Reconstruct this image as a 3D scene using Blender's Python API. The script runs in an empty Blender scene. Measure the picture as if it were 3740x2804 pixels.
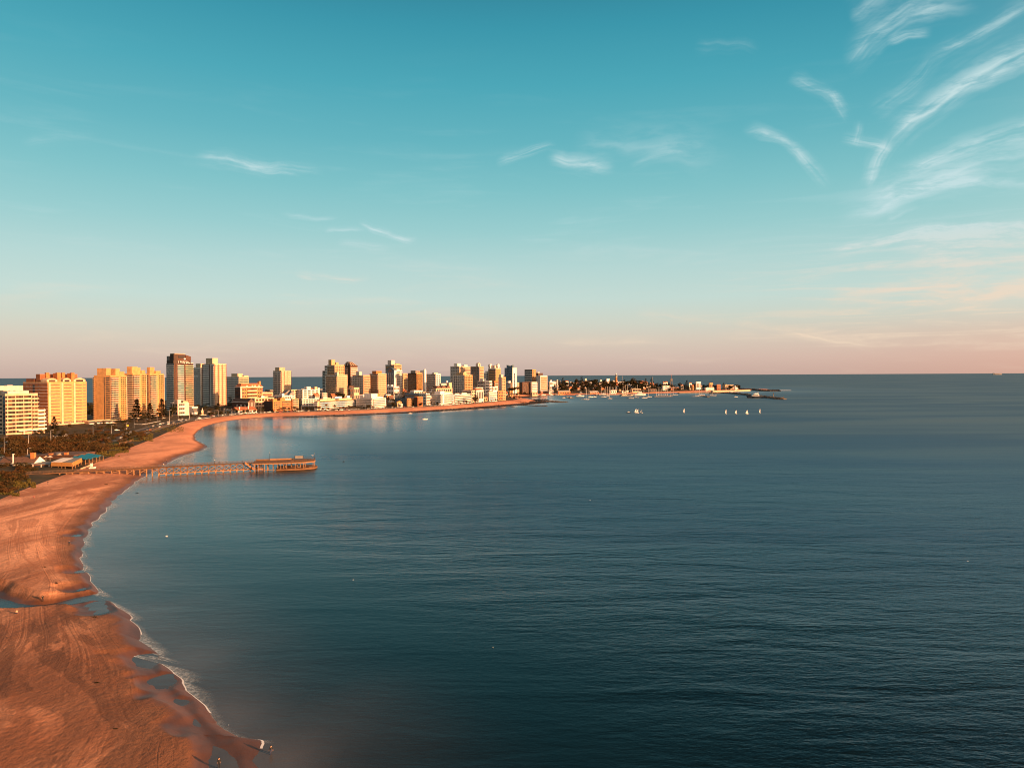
import bpy, bmesh, math, random
import numpy as np
from mathutils import Vector, Matrix, noise as mnoise
from mathutils.bvhtree import BVHTree

random.seed(7)
rng = np.random.default_rng(7)
SC = bpy.context.scene
COL = SC.collection
PI = math.pi
rad = math.radians

# ------------------------------------------------------------------ camera
PW, PH, FPX = 3740.0, 2804.0, 2593.0          # photograph size and focal length in its pixels
CAM = Vector((0.0, 0.0, 58.0))
ROLL, PITCH = rad(0.285), rad(0.68)
_F = Vector((0, math.cos(PITCH), -math.sin(PITCH)))
_U0 = Vector((0, math.sin(PITCH), math.cos(PITCH)))
_R0 = Vector((1, 0, 0))
_R = _R0 * math.cos(ROLL) - _U0 * math.sin(ROLL)
_U = _U0 * math.cos(ROLL) + _R0 * math.sin(ROLL)
cam_d = bpy.data.cameras.new('camera')
cam_d.sensor_width = 36.0
cam_d.lens = 36.0 * FPX / PW
cam_d.clip_start, cam_d.clip_end = 0.5, 300000.0
cam = bpy.data.objects.new('camera', cam_d)
COL.objects.link(cam)
cam.matrix_world = Matrix(((_R.x, _U.x, -_F.x, CAM.x), (_R.y, _U.y, -_F.y, CAM.y), (_R.z, _U.z, -_F.z, CAM.z), (0, 0, 0, 1)))
SC.camera = cam

def ray(px, py):
    """Direction of the sight line through a point of the photograph."""
    d = _R * ((px - PW / 2) / FPX) + _U * ((PH / 2 - py) / FPX) + _F
    return d

def G(px, py, z=0.0):
    d = ray(px, py)
    k = (z - CAM.z) / d.z
    return CAM + d * k

def atdepth(px, py, Y):
    d = ray(px, py)
    return CAM + d * (Y / d.y)

# ------------------------------------------------------------------ light
SUN_AZ, SUN_EL = rad(28.0), rad(10.5)
SUN = Vector((math.cos(SUN_AZ) * math.cos(SUN_EL), -math.sin(SUN_AZ) * math.cos(SUN_EL), math.sin(SUN_EL)))
sun_d = bpy.data.lights.new('sun', 'SUN')
sun_d.energy = 5.0
sun_d.color = (1.0, 0.49, 0.22)
sun_d.angle = rad(0.6)
sun = bpy.data.objects.new('sun', sun_d)
COL.objects.link(sun)
sun.rotation_euler = (-SUN).to_track_quat('-Z', 'Y').to_euler()
sun.location = (400, -300, 300)

SC.view_settings.view_transform = 'Standard'
SC.view_settings.look = 'None'
SC.view_settings.gamma = 1.0
SC.view_settings.use_curve_mapping = False
EXPO = 1.28
SC.view_settings.exposure = EXPO
SC.cycles.use_denoising = True
SC.cycles.filter_width = 1.05
SC.cycles.max_bounces = 6
SC.cycles.diffuse_bounces = 2
SC.cycles.glossy_bounces = 3
SC.cycles.transparent_max_bounces = 6
SC.cycles.caustics_reflective = False
SC.cycles.caustics_refractive = False

def lin(r, g, b, k=1.0):
    def f(c):
        c /= 255.0
        return (c / 12.92 if c <= 0.04045 else ((c + 0.055) / 1.055) ** 2.4) * k
    return (f(r), f(g), f(b), 1.0)

# ------------------------------------------------------------------ sky
W = bpy.data.worlds.new('World')
SC.world = W
W.use_nodes = True
nt = W.node_tree
for n in list(nt.nodes):
    nt.nodes.remove(n)

class NG:
    """Small helper to write node graphs."""
    def __init__(self, tree): self.t = tree
    def n(self, kind, **kw):
        nd = self.t.nodes.new(kind)
        for k, v in kw.items(): setattr(nd, k, v)
        return nd
    def put(self, sock, v):
        if isinstance(v, bpy.types.NodeSocket): self.t.links.new(v, sock)
        else: sock.default_value = v
    def m(self, op, a, b=0.0, c=0.0, clamp=False):
        nd = self.n('ShaderNodeMath', operation=op, use_clamp=clamp)
        self.put(nd.inputs[0], a); self.put(nd.inputs[1], b); self.put(nd.inputs[2], c)
        return nd.outputs[0]
    def mr(self, v, a, b, c=0.0, d=1.0, smooth=True):
        nd = self.n('ShaderNodeMapRange', interpolation_type='SMOOTHSTEP' if smooth else 'LINEAR', clamp=True)
        for i, x in enumerate((v, a, b, c, d)): self.put(nd.inputs[i], x)
        return nd.outputs[0]
    def mix(self, f, a, b, mode='MIX'):
        nd = self.n('ShaderNodeMix', data_type='RGBA', blend_type=mode)
        self.put(nd.inputs[0], f); self.put(nd.inputs[6], a); self.put(nd.inputs[7], b)
        return nd.outputs[2]
    def noise(self, vec, scale, detail=3.0, rough=0.55, dist=0.0, dims='3D'):
        nd = self.n('ShaderNodeTexNoise', noise_dimensions=dims)
        self.put(nd.inputs['Vector'], vec)
        self.put(nd.inputs['Scale'], scale); nd.inputs['Detail'].default_value = detail
        nd.inputs['Roughness'].default_value = rough; nd.inputs['Distortion'].default_value = dist
        return nd.outputs['Fac']
    def xyz(self, x, y, z=0.0):
        nd = self.n('ShaderNodeCombineXYZ')
        for i, v in enumerate((x, y, z)): self.put(nd.inputs[i], v)
        return nd.outputs[0]
    def sep(self, v):
        nd = self.n('ShaderNodeSeparateXYZ'); self.put(nd.inputs[0], v)
        return nd.outputs
    def mapping(self, vec, loc=(0, 0, 0), rot=(0, 0, 0), scale=(1, 1, 1), kind='POINT'):
        nd = self.n('ShaderNodeMapping', vector_type=kind)
        self.put(nd.inputs[0], vec)
        nd.inputs[1].default_value = loc; nd.inputs[2].default_value = rot; nd.inputs[3].default_value = scale
        return nd.outputs[0]
    def ramp(self, f, stops, interp='LINEAR'):
        nd = self.n('ShaderNodeValToRGB'); self.put(nd.inputs[0], f)
        cr = nd.color_ramp; cr.interpolation = interp
        while len(cr.elements) < len(stops): cr.elements.new(0.5)
        for e, (p, c) in zip(cr.elements, stops): e.position = p; e.color = c
        return nd.outputs[0]

g = NG(nt)
SKYK = 1.0 / 2 ** EXPO
dirv = g.n('ShaderNodeTexCoord').outputs['Generated']
dx, dy, dz = g.sep(dirv)
el = g.m('ARCSINE', dz)
az = g.m('ARCTAN2', dx, dy)                     # 0 along the view axis, positive to the right
eld = g.m('MULTIPLY', el, 180.0 / PI)
sky_stops = [(-6, (90, 98, 102)), (0.0, (198, 172, 162)), (1.3, (211, 187, 175)), (2.8, (214, 201, 186)), (4.2, (207, 211, 198)), (6.0, (196, 217, 210)),
             (8.6, (180, 213, 210)), (11.5, (152, 204, 205)), (14.5, (127, 194, 199)), (18.0, (99, 180, 191)),
             (22.0, (73, 167, 183)), (26.0, (54, 150, 170)), (30, (42, 124, 147)), (44, (26, 64, 80)), (90, (18, 40, 50))]
pos = lambda d: (d + 6.0) / 96.0
sky = g.ramp(g.m('DIVIDE', g.m('ADD', eld, 6.0), 96.0), [(pos(d), lin(*c)) for d, c in sky_stops])
# towards the sun the low sky turns pinker, the high sky a little deeper
azd = g.m('MULTIPLY', az, 180.0 / PI)
side = g.mr(azd, 8.0, 62.0)
lowband = g.mr(eld, 6.0, 0.0)
sky = g.mix(g.m('MULTIPLY', g.m('MULTIPLY', side, lowband), 0.75), sky, lin(232, 164, 136))
sky = g.mix(g.m('MULTIPLY', side, g.mr(eld, 12.0, 28.0)), sky, g.mix(1.0, sky, (0.60, 0.70, 0.80, 1), 'MULTIPLY'))
# broad glow round the low sun itself (behind the camera, to the right)
vm = g.n('ShaderNodeVectorMath', operation='DOT_PRODUCT'); g.put(vm.inputs[0], dirv); vm.inputs[1].default_value = SUN
glow = g.m('POWER', g.m('MAXIMUM', vm.outputs['Value'], 0.0), 2.6)
sky = g.mix(g.m('MULTIPLY', glow, 0.60), sky, lin(255, 208, 166, 4.6))

# cirrus: wisps laid out by azimuth and elevation
q = g.xyz(az, el, 0.0)
w1 = g.n('ShaderNodeTexNoise', noise_dimensions='2D'); g.put(w1.inputs['Vector'], q)
w1.inputs['Scale'].default_value = 9.0; w1.inputs['Detail'].default_value = 4.0
wv = g.n('ShaderNodeVectorMath', operation='MULTIPLY_ADD')
g.put(wv.inputs[0], w1.outputs['Color']); wv.inputs[1].default_value = (0.030, 0.024, 0); wv.inputs[2].default_value = (-0.015, -0.012, 0)
qa = g.n('ShaderNodeVectorMath', operation='ADD'); g.put(qa.inputs[0], q); g.put(qa.inputs[1], wv.outputs[0])
qw = qa.outputs[0]
def azel(px, py):
    d = ray(px, py).normalized()
    return math.atan2(d.x, d.y), math.asin(d.z)
WISPS = [  # x0,y0, x1,y1, half width px, bend, strength, fibre tilt
    (3075, 250, 3560, -10, 38, 0.14, .62, 0), (3225, 158, 3400, 118, 13, 0, .42, 0), (3330, 260, 3790, 50, 26, .05, .42, 0), (3180, 420, 3420, 190, 22, -.05, .26, 0),
    (3150, 690, 3262, 490, 24, .06, .62, 0), (3215, 545, 3790, 275, 34, .11, .85, 0), (3075, 512, 3270, 545, 15, 0, .5, 0), (3120, 540, 3150, 440, 10, 0, .35, 0),
    (3260, 650, 3790, 470, 24, .04, .62, 0), (3060, 770, 3800, 575, 52, .02, .85, 0), (3350, 690, 3800, 640, 34, 0, .55, 0), (3240, 800, 3370, 775, 13, 0, .45, 0),
    (3030, 908, 3800, 842, 18, .02, 2.2, 0), (2990, 915, 3800, 868, 12, .02, 1.3, 0), (3280, 868, 3800, 828, 12, .01, 1.2, 0), (3250, 915, 3800, 880, 28, 0, 1.1, 0), (3300, 1000, 3850, 965, 40, 0, .5, 0), (3340, 1050, 3850, 1030, 20, 0, .6, 0),
    (2700, 478, 3050, 682, 17, .10, .55, 0), (2880, 290, 3110, 430, 20, .1, .34, 0), (3030, 330, 3110, 450, 14, .0, .26, 0), (2540, 170, 2780, 195, 20, .1, .12, 0),
    (2650, 1170, 3230, 1258, 16, -.02, .55, 0), (2900, 1120, 3800, 1090, 36, .02, .45, 0), (3000, 1065, 3500, 1040, 20, 0, .35, 0), (2300, 1150, 2700, 1180, 20, 0, .25, 0),
    (1825, 590, 2030, 532, 15, .06, .62, 0), (1985, 572, 2250, 612, 26, 0, .62, 0), (2060, 545, 2720, 545, 60, .03, .24, 0), (2280, 610, 2560, 560, 22, .05, .2, 0),
    (700, 560, 1200, 630, 20, -.02, .62, 0), (880, 610, 1110, 650, 12, 0, .4, 0), (1300, 806, 1550, 880, 13, -.03, .75, 0), (1180, 838, 1340, 842, 11, 0, .45, 0),
    (1240, 888, 1440, 905, 12, 0, .35, 0), (1060, 998, 1380, 1028, 12, -.03, .6, 0), (1010, 782, 1250, 792, 9, 0, .35, 0), (90, 528, 400, 505, 16, .02, .12, 0),
    (2000, 1245, 2500, 1255, 18, 0, .35, 0), (3100, 60, 3250, -60, 30, 0, .3, 0)]
cl = None
for i, (x0, y0, x1, y1, hw, bend, st, _t) in enumerate(WISPS):
    if x1 > 3700: x1, y1, bend = x0 + (x1 - x0) * 1.5, y0 + (y1 - y0) * 1.5, bend * 1.2      # these run on out of the view
    a0, e0 = azel(x0, y0); a1, e1 = azel(x1, y1)
    L = math.hypot(a1 - a0, e1 - e0); ang = math.atan2(e1 - e0, a1 - a0)
    if cl is not None:      # tie each wisp to the one before, so that the graph is worked through one by one
        va = g.n('ShaderNodeVectorMath', operation='ADD'); g.put(va.inputs[0], qw); g.put(va.inputs[1], g.xyz(0.0, 0.0, g.m('MULTIPLY', cl, 1e-7)))
        src = va.outputs[0]
    else: src = qw
    p = g.mapping(src, (a0, e0, 0), (0, 0, ang), (L, hw / FPX, 1), 'TEXTURE')
    t, w_, _z = g.sep(p)
    arch = g.m('MULTIPLY', g.m('MULTIPLY', t, g.m('SUBTRACT', 1.0, t)), 4.0 * bend * L / (hw / FPX))
    wv_ = g.m('SUBTRACT', w_, arch)
    # fibres run along the wisp
    fb = g.noise(g.xyz(g.m('MULTIPLY_ADD', t, L * 5.5, i * 3.7), g.m('MULTIPLY', wv_, 0.5), 0.0), 1.0, 3.0, 0.66, 0.0, '2D')
    prof = g.m('SUBTRACT', 1.0, g.m('ABSOLUTE', g.m('ADD', g.m('MULTIPLY', wv_, 0.52), g.m('MULTIPLY', g.m('SUBTRACT', fb, 0.5), 1.5))), clamp=True)
    prof = g.m('MULTIPLY', prof, prof)
    ends = g.m('MULTIPLY', g.mr(t, 0.0, 0.22), g.mr(t, 1.0, 0.66))
    v = g.m('MULTIPLY', g.m('MULTIPLY', prof, ends), g.m('MULTIPLY', g.mr(fb, 0.22, 0.58), st * 1.3))
    cl = v if cl is None else g.m('ADD', cl, v)
# a faint high veil everywhere, torn into streaks
veil = g.noise(g.xyz(g.m('MULTIPLY', az, 4.0), g.m('MULTIPLY', el, 34.0), 0.0), 1.0, 3.0, 0.6, 0.3, '2D')
veil = g.m('MULTIPLY', g.mr(veil, 0.52, 0.8), g.m('MULTIPLY', g.mr(eld, 26.0, 3.0), 0.30))
lowr = g.noise(g.xyz(g.m('MULTIPLY', az, 5.5), g.m('MULTIPLY', el, 95.0), 0.0), 1.0, 4.0, 0.62, 0.5, '2D')     # thin layers low towards the sunset
lowr = g.m('MULTIPLY', g.m('MULTIPLY', g.mr(lowr, 0.44, 0.70), g.mr(azd, 12.0, 30.0)), g.m('MULTIPLY', g.mr(eld, 12.5, 7.0), g.mr(eld, 0.8, 3.5)))
cl = g.m('MINIMUM', g.m('ADD', g.m('ADD', cl, veil), g.m('MULTIPLY', lowr, 0.62)), 0.95)
fine = g.noise(g.mapping(qw, rot=(0, 0, -.35), scale=(16, 75, 1)), 1.0, 4.0, 0.7, 0.0, '2D')            # torn fine fibres
cl = g.m('MULTIPLY', cl, g.mr(fine, 0.30, 0.62, 0.42, 1.1))
ccol = g.mix(g.mr(eld, 12.0, 3.5), lin(196, 224, 226), lin(240, 216, 192))
sky = g.mix(g.m('MULTIPLY', cl, 0.97), sky, ccol)
skyk = g.n('ShaderNodeVectorMath', operation='SCALE'); g.put(skyk.inputs[0], sky); skyk.inputs['Scale'].default_value = SKYK
bg1 = g.n('ShaderNodeBackground'); g.put(bg1.inputs[0], skyk.outputs[0]); bg1.inputs[1].default_value = 0.96
ns = g.n('ShaderNodeTexSky', sky_type='NISHITA', sun_disc=False)
ns.sun_elevation = SUN_EL
ns.sun_rotation = PI / 2 + SUN_AZ               # same direction as the sun lamp
bg2 = g.n('ShaderNodeBackground'); g.put(bg2.inputs[0], ns.outputs[0]); bg2.inputs[1].default_value = 0.004
add = g.n('ShaderNodeAddShader'); nt.links.new(bg1.outputs[0], add.inputs[0]); nt.links.new(bg2.outputs[0], add.inputs[1])
W.cycles.sampling_method = 'NONE'             # a smooth sky needs no importance map
wo = g.n('ShaderNodeOutputWorld'); nt.links.new(add.outputs[0], wo.inputs[0])

# ------------------------------------------------------------------ materials
def newmat(name):
    m = bpy.data.materials.new(name); m.use_nodes = True
    b = m.node_tree.nodes['Principled BSDF']
    b.inputs['Specular IOR Level'].default_value = 0.25
    return m, NG(m.node_tree), b

MATS = {}
def paint(name, c, rough=0.8, var=0.22, scale=0.25, streak=True, spec=0.2, metal=0.0):
    """Plain weathered surface: base colour with broad mottling, rain streaks and grime."""
    if name in MATS: return MATS[name]
    m, h, b = newmat(name)
    co = h.n('ShaderNodeTexCoord').outputs['Object']
    n1 = h.noise(co, scale, 4, 0.6)
    col = h.mix(h.mr(n1, 0.3, 0.75), (c[0] * (1 + var * .6), c[1] * (1 + var * .6), c[2] * (1 + var * .55), 1), (c[0] * (1 - var), c[1] * (1 - var), c[2] * (1 - var * .9), 1))
    if streak:
        n2 = h.noise(h.mapping(co, scale=(1.3, 1.3, 0.10)), 1.0, 3, 0.6)
        col = h.mix(h.m('MULTIPLY', h.mr(n2, 0.52, 0.75), 0.35), col, (c[0] * .55, c[1] * .52, c[2] * .5, 1))
    h.put(b.inputs['Base Color'], col)
    b.inputs['Roughness'].default_value = rough
    b.inputs['Specular IOR Level'].default_value = spec
    b.inputs['Metallic'].default_value = metal
    MATS[name] = m
    return m

def P(name, r, gr, b, **kw):
    return paint(name, (r, gr, b), **kw)

M_WHITE = P('white_render', .74, .67, .61)
M_WHITE2 = P('white_paint', .80, .73, .68, var=.12)
M_OFFW = P('off_white_render', .62, .57, .52)
M_CREAM = P('cream_render', .60, .41, .265)
M_YEL = P('yellow_cream_render', .54, .325, .17)
M_GOLD = P('golden_render', .53, .275, .112)
M_ORY = P('ochre_render', .50, .255, .10)
M_PINK = P('pinkish_render', .62, .48, .40)
M_CONC = P('concrete_flank_shade', .58, .49, .42)  # concrete, and left flanks with their shade put into the colour
M_CONC2 = P('pale_concrete_flank_shade', .76, .66, .58)  # pale concrete, also the shade tone painted on many left flanks
M_DCONC = P('dark_grey_concrete', .20, .18, .165)
M_BRICK = P('red_brick', .28, .105, .05, var=.3)
M_BRICK2 = P('orange_brick', .48, .17, .06, var=.25)
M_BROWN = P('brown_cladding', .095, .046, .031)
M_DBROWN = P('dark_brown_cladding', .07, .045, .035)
M_ORANGE = P('orange_render', .55, .20, .07)
M_BEIGE = P('beige_render', .50, .36, .24)
M_BLUEG = P('blue_grey_panel', .16, .20, .26)
M_SLATE = P('slate_blue_panel', .10, .15, .19)
M_TILE = P('clay_roof_tile', .33, .12, .06, var=.35, scale=.6)
M_TILE2 = P('brown_roof_tile', .13, .075, .055, var=.35, scale=.6)
M_ROOF = P('bitumen_roof', .10, .095, .09)
M_ROOF2 = P('grey_roof_sheet', .22, .215, .21)
M_RAIL = P('white_metal', .50, .48, .46, streak=False, rough=.5)
M_STEEL = P('grey_steel', .30, .30, .31, streak=False, rough=.45, metal=.6)
M_DARK = P('black_metal', .03, .03, .03, streak=False, rough=.5)
M_WOOD = P('weathered_timber', .17, .086, .042, var=.35, scale=1.2)
M_WOODD = P('dark_timber', .12, .075, .05, var=.35, scale=1.0)
M_WOODL = P('pale_timber', .31, .165, .082, var=.3, scale=1.2)
M_ASPH = P('asphalt', .05, .05, .052, var=.2, streak=False)
M_PAVE = P('pavement_concrete', .14, .12, .10, var=.2, streak=False)
M_ROCK = P('dark_shore_rock', .055, .042, .034, var=.5, scale=.15, streak=False, rough=.7)
M_ROCK2 = P('breakwater_rock', .13, .10, .08, var=.5, scale=.2, streak=False)
M_BLUET = P('blue_canvas', .02, .22, .34, var=.2, streak=False)
M_ORCAN = P('orange_canvas', .44, .20, .06, var=.12, streak=False)
M_TRUNK = P('bark', .10, .07, .05, streak=False)
M_SAIL = P('sail_cloth', .80, .77, .73, var=.06, streak=False)
M_HULLW = P('white_hull', .78, .76, .74, var=.05, streak=False, rough=.35, spec=.5)
M_HULLD = P('dark_hull', .03, .04, .06, var=.1, streak=False, rough=.35, spec=.5)
M_RUB = P('black_rubber', .02, .02, .02, streak=False)
M_SKIN = P('skin', .45, .27, .18, var=.05, streak=False)
M_HAIR = P('dark_hair', .03, .02, .015, var=.05, streak=False)

def glass(name, a, bcol, rough=0.12):
    m, h, b = newmat(name)
    r = h.n('ShaderNodeNewGeometry').outputs['Random Per Island']
    o = h.n('ShaderNodeObjectInfo').outputs['Random']
    s = h.m('FRACT', h.m('ADD', r, h.m('MULTIPLY', o, 7.31)))
    h.put(b.inputs['Base Color'], h.mix(h.mr(s, 0.55, 0.95), a + (1,), bcol + (1,)))
    b.inputs['Roughness'].default_value = rough
    b.inputs['Specular IOR Level'].default_value = 0.6
    MATS[name] = m
    return m
M_GLASS = glass('window_glass', (.045, .047, .05), (.13, .11, .09))
M_GLASSW = glass('warm_window_glass', (.030, .018, .011), (.12, .06, .025))
M_GLASSB = glass('blue_window_glass', (.02, .05, .075), (.07, .13, .17))
M_SHUT = glass('orange_blind', (.21, .075, .022), (.13, .05, .02), rough=.6)

def foliage(name, a, b_, c_):
    m, h, b = newmat(name)
    isl = h.n('ShaderNodeNewGeometry').outputs['Random Per Island']
    o = h.n('ShaderNodeObjectInfo').outputs['Random']
    col = h.mix(isl, a + (1,), b_ + (1,))
    col = h.mix(h.m('MULTIPLY', o, 0.6), col, c_ + (1,))
    h.put(b.inputs['Base Color'], col)
    b.inputs['Roughness'].default_value = 0.75
    b.inputs['Specular IOR Level'].default_value = 0.1
    MATS[name] = m
    return m
M_LEAF = foliage('dark_foliage', (.014, .018, .008), (.042, .040, .014), (.050, .027, .010))
M_PINE = foliage('pine_needles', (.010, .014, .008), (.028, .027, .012), (.024, .018, .009))
M_SCRUB = foliage('dune_scrub', (.018, .018, .008), (.060, .042, .014), (.105, .040, .012))
M_GRASS = foliage('dune_grass', (.045, .045, .012), (.12, .085, .022), (.10, .06, .016))

# ------------------------------------------------------------------ mesh helpers
CUBE_F = ((0, 3, 2, 1), (4, 5, 6, 7), (0, 1, 5, 4), (1, 2, 6, 5), (2, 3, 7, 6), (3, 0, 4, 7))
class MB:
    """Collects boxes, prisms and bars into one mesh."""
    def __init__(self): self.v, self.f, self.mi, self.mats = [], [], [], []
    def _m(self, mat):
        if mat not in self.mats: self.mats.append(mat)
        return self.mats.index(mat)
    def box(self, x0, x1, y0, y1, z0, z1, mat, side=None):
        if x1 < x0: x0, x1 = x1, x0
        if y1 < y0: y0, y1 = y1, y0
        b = len(self.v); k = self._m(mat)
        self.v += [(x0, y0, z0), (x1, y0, z0), (x1, y1, z0), (x0, y1, z0), (x0, y0, z1), (x1, y0, z1), (x1, y1, z1), (x0, y1, z1)]
        for i, q in enumerate(CUBE_F):
            self.f.append(tuple(b + j for j in q))
            self.mi.append(self._m(side[i]) if side and i in side else k)
        return self
    def hull8(self, pts, mat):
        b = len(self.v); k = self._m(mat); self.v += [tuple(p) for p in pts]
        for q in CUBE_F: self.f.append(tuple(b + j for j in q)); self.mi.append(k)
        return self
    def face(self, pts, mat):
        b = len(self.v); k = self._m(mat); self.v += [tuple(p) for p in pts]
        self.f.append(tuple(range(b, b + len(pts)))); self.mi.append(k)
        return self
    def prism(self, poly, z0, z1, mat, top=None):
        """Vertical prism over a polygon (counter-clockwise)."""
        n = len(poly); b = len(self.v); k = self._m(mat); kt = self._m(top) if top else k
        self.v += [(x, y, z0) for x, y in poly] + [(x, y, z1) for x, y in poly]
        for i in range(n):
            j = (i + 1) % n
            self.f.append((b + i, b + j, b + n + j, b + n + i)); self.mi.append(k)
        self.f.append(tuple(b + n + i for i in range(n))); self.mi.append(kt)
        self.f.append(tuple(b + n - 1 - i for i in range(n))); self.mi.append(k)
        return self
    def bar(self, a, c, w, mat, h=None, n=4):
        """A bar with a square (or round) section between two points."""
        a, c = Vector(a), Vector(c); d = (c - a); 
        if d.length < 1e-6: return self
        d.normalize(); s = d.cross(Vector((0, 0, 1)))
        if s.length < 1e-3: s = Vector((1, 0, 0))
        s.normalize(); u = s.cross(d); hw = w / 2; hh = (h or w) / 2
        b = len(self.v); k = self._m(mat)
        off = [2 * PI * (i + .5) / n for i in range(n)]; q = math.sqrt(2) if n == 4 else 1
        for p in (a, c):
            for o in off: self.v.append(tuple(p + s * (math.cos(o) * hw * q) + u * (math.sin(o) * hh * q)))
        for i in range(n):
            j = (i + 1) % n
            self.f.append((b + i, b + j, b + n + j, b + n + i)); self.mi.append(k)
        self.f.append(tuple(b + n - 1 - i for i in range(n))); self.mi.append(k)
        self.f.append(tuple(b + n + i for i in range(n))); self.mi.append(k)
        return self
    def rings(self, rings, mat, cap=True):
        n = len(rings[0]); k = self._m(mat); b = len(self.v)
        for r in rings: self.v += [tuple(p) for p in r]
        for i in range(len(rings) - 1):
            for j in range(n):
                jj = (j + 1) % n
                self.f.append((b + i * n + j, b + i * n + jj, b + (i + 1) * n + jj, b + (i + 1) * n + j)); self.mi.append(k)
        if cap:
            self.f.append(tuple(b + n - 1 - j for j in range(n))); self.mi.append(k)
            e = b + (len(rings) - 1) * n; self.f.append(tuple(e + j for j in range(n))); self.mi.append(k)
        return self
    def lathe(self, prof, mat, n=10, c=(0, 0)):
        return self.rings([[(c[0] + r * math.cos(2 * PI * i / n), c[1] + r * math.sin(2 * PI * i / n), z) for i in range(n)] for r, z in prof], mat)
    def mesh(self, name, smooth=False):
        me = bpy.data.meshes.new(name)
        me.from_pydata(self.v, [], self.f)
        for m in self.mats: me.materials.append(m)
        me.polygons.foreach_set('material_index', self.mi)
        if smooth: me.polygons.foreach_set('use_smooth', [True] * len(self.f))
        me.update()
        return me
    def build(self, name, parent=None, loc=None, smooth=False):
        return link(name, self.mesh(name, smooth), parent, loc)

def link(name, me, parent=None, loc=None):
    o = bpy.data.objects.new(name, me); COL.objects.link(o)
    if parent is not None: o.parent = parent
    if loc is not None: o.location = loc
    return o

def tag(o, label, cat, group=None, kind=None):
    if label: o['label'] = label
    if cat: o['category'] = cat
    if group: o['group'] = group
    if kind: o['kind'] = kind
    return o

def thing(name, label, cat, loc=(0, 0, 0), rz=0.0, group=None):
    o = bpy.data.objects.new(name, None); COL.objects.link(o)
    o.empty_display_size = 1.0
    o.location = loc; o.rotation_euler = (0, 0, rz)
    return tag(o, label, cat, group)

def dup(root, loc, rz=0.0, label=None, group=None, scale=None):
    """A copy of a thing with copies of its parts and sub-parts."""
    r = root.copy(); COL.objects.link(r); r.location = loc; r.rotation_euler = (0, 0, rz)
    if label: r['label'] = label
    if group: r['group'] = group
    if scale is not None: r.scale = (scale,) * 3 if not hasattr(scale, '__len__') else scale
    for ch in list(root.children):
        c = ch.copy(); COL.objects.link(c); c.parent = r
        for gr in ch.children:
            d = gr.copy(); COL.objects.link(d); d.parent = c
    return r

def structure(o):
    o['kind'] = 'structure'; return o
def stuff(o):
    o['kind'] = 'stuff'; return o
# ------------------------------------------------------------------ coast, beach, land, sea
WL = [(-15, -60), (-22, 40), (-36, 103), (-47, 121), (-60, 136), (-71, 150), (-92, 172), (-111, 190), (-130, 212), (-153, 251), (-183, 321),
      (-211, 400), (-238, 500), (-252, 585), (-292, 655), (-324, 726), (-360, 835), (-374, 930), (-368, 985), (-345, 1030), (-309, 1043), (-240, 1094),
      (-166, 1162), (-84, 1280), (-11, 1408), (47, 1535), (52, 1640), (28, 1790), (24, 1930), (70, 2050), (130, 2106), (230, 2112), (400, 2185), (560, 2300), (700, 2420), (860, 2545), (960, 2640)]
BL = [(-150, -60), (-150, 40), (-165, 110), (-172, 140), (-180, 162), (-187, 185), (-196, 215), (-204, 240), (-213, 268), (-225, 302), (-240, 350),
      (-257, 418), (-276, 485), (-298, 555), (-319, 630), (-352, 735), (-385, 835), (-399, 925), (-391, 1006), (-362, 1064), (-321, 1090), (-249, 1140),
      (-174, 1222), (-88, 1350), (-14, 1530), (8, 1600), (12, 1680), (-8, 1800), (-10, 1940), (42, 2080), (120, 2140), (225, 2150), (393, 2220), (548, 2340), (685, 2455), (835, 2575), (925, 2648)]
KL = [(-1700, -60), (-1700, 40), (-1700, 110), (-1700, 160), (-1700, 220), (-1700, 280), (-1700, 340), (-1700, 420), (-1700, 520), (-1700, 650), (-1700, 820),
      (-1650, 1000), (-1600, 1150), (-1500, 1280), (-1350, 1390), (-1200, 1460), (-1080, 1520), (-980, 1580), (-900, 1650), (-800, 1760), (-720, 1880), (-620, 2020),
      (-500, 2180), (-380, 2300), (-280, 2390), (-220, 2430), (-170, 2460), (-110, 2480), (-50, 2500), (30, 2530), (120, 2560), (300, 2620), (500, 2670), (650, 2690), (750, 2695), (880, 2690), (962, 2660)]
for i_, (px_, py_) in {2: (952, 2804), 3: (838, 2682), 4: (735, 2588), 5: (662, 2480), 6: (518, 2345), 7: (478, 2250), 8: (345, 2140), 9: (300, 1985)}.items():
    WL[i_] = (G(px_, py_).x, G(px_, py_).y)
NP = len(WL)

def catmull(pts, us):
    """Points on a smooth curve through PTS at parameters US (index units)."""
    p = np.array(pts, float); n = len(p)
    us = np.asarray(us, float); i = np.clip(np.floor(us).astype(int), 0, n - 2); f = (us - i)[:, None]
    a, b, c, d = p[np.clip(i - 1, 0, n - 1)], p[i], p[i + 1], p[np.clip(i + 2, 0, n - 1)]
    return 0.5 * ((2 * b) + (-a + c) * f + (2 * a - 5 * b + 4 * c - d) * f * f + (-a + 3 * b - 3 * c + d) * f ** 3)

DENSE = np.linspace(0, NP - 1, 1400)
BD, KD, WD = catmull(BL, DENSE), catmull(KL, DENSE), catmull(WL, DENSE)
def dist_to(P_, line, chunk=4000):
    out = np.empty(len(P_))
    for i in range(0, len(P_), chunk):
        d = P_[i:i + chunk, None, :] - line[None, ::2, :]
        out[i:i + chunk] = np.sqrt((d ** 2).sum(2).min(1))
    return out
def sstep(x, a, b):
    t = np.clip((x - a) / (b - a), 0, 1); return t * t * (3 - 2 * t)

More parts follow.
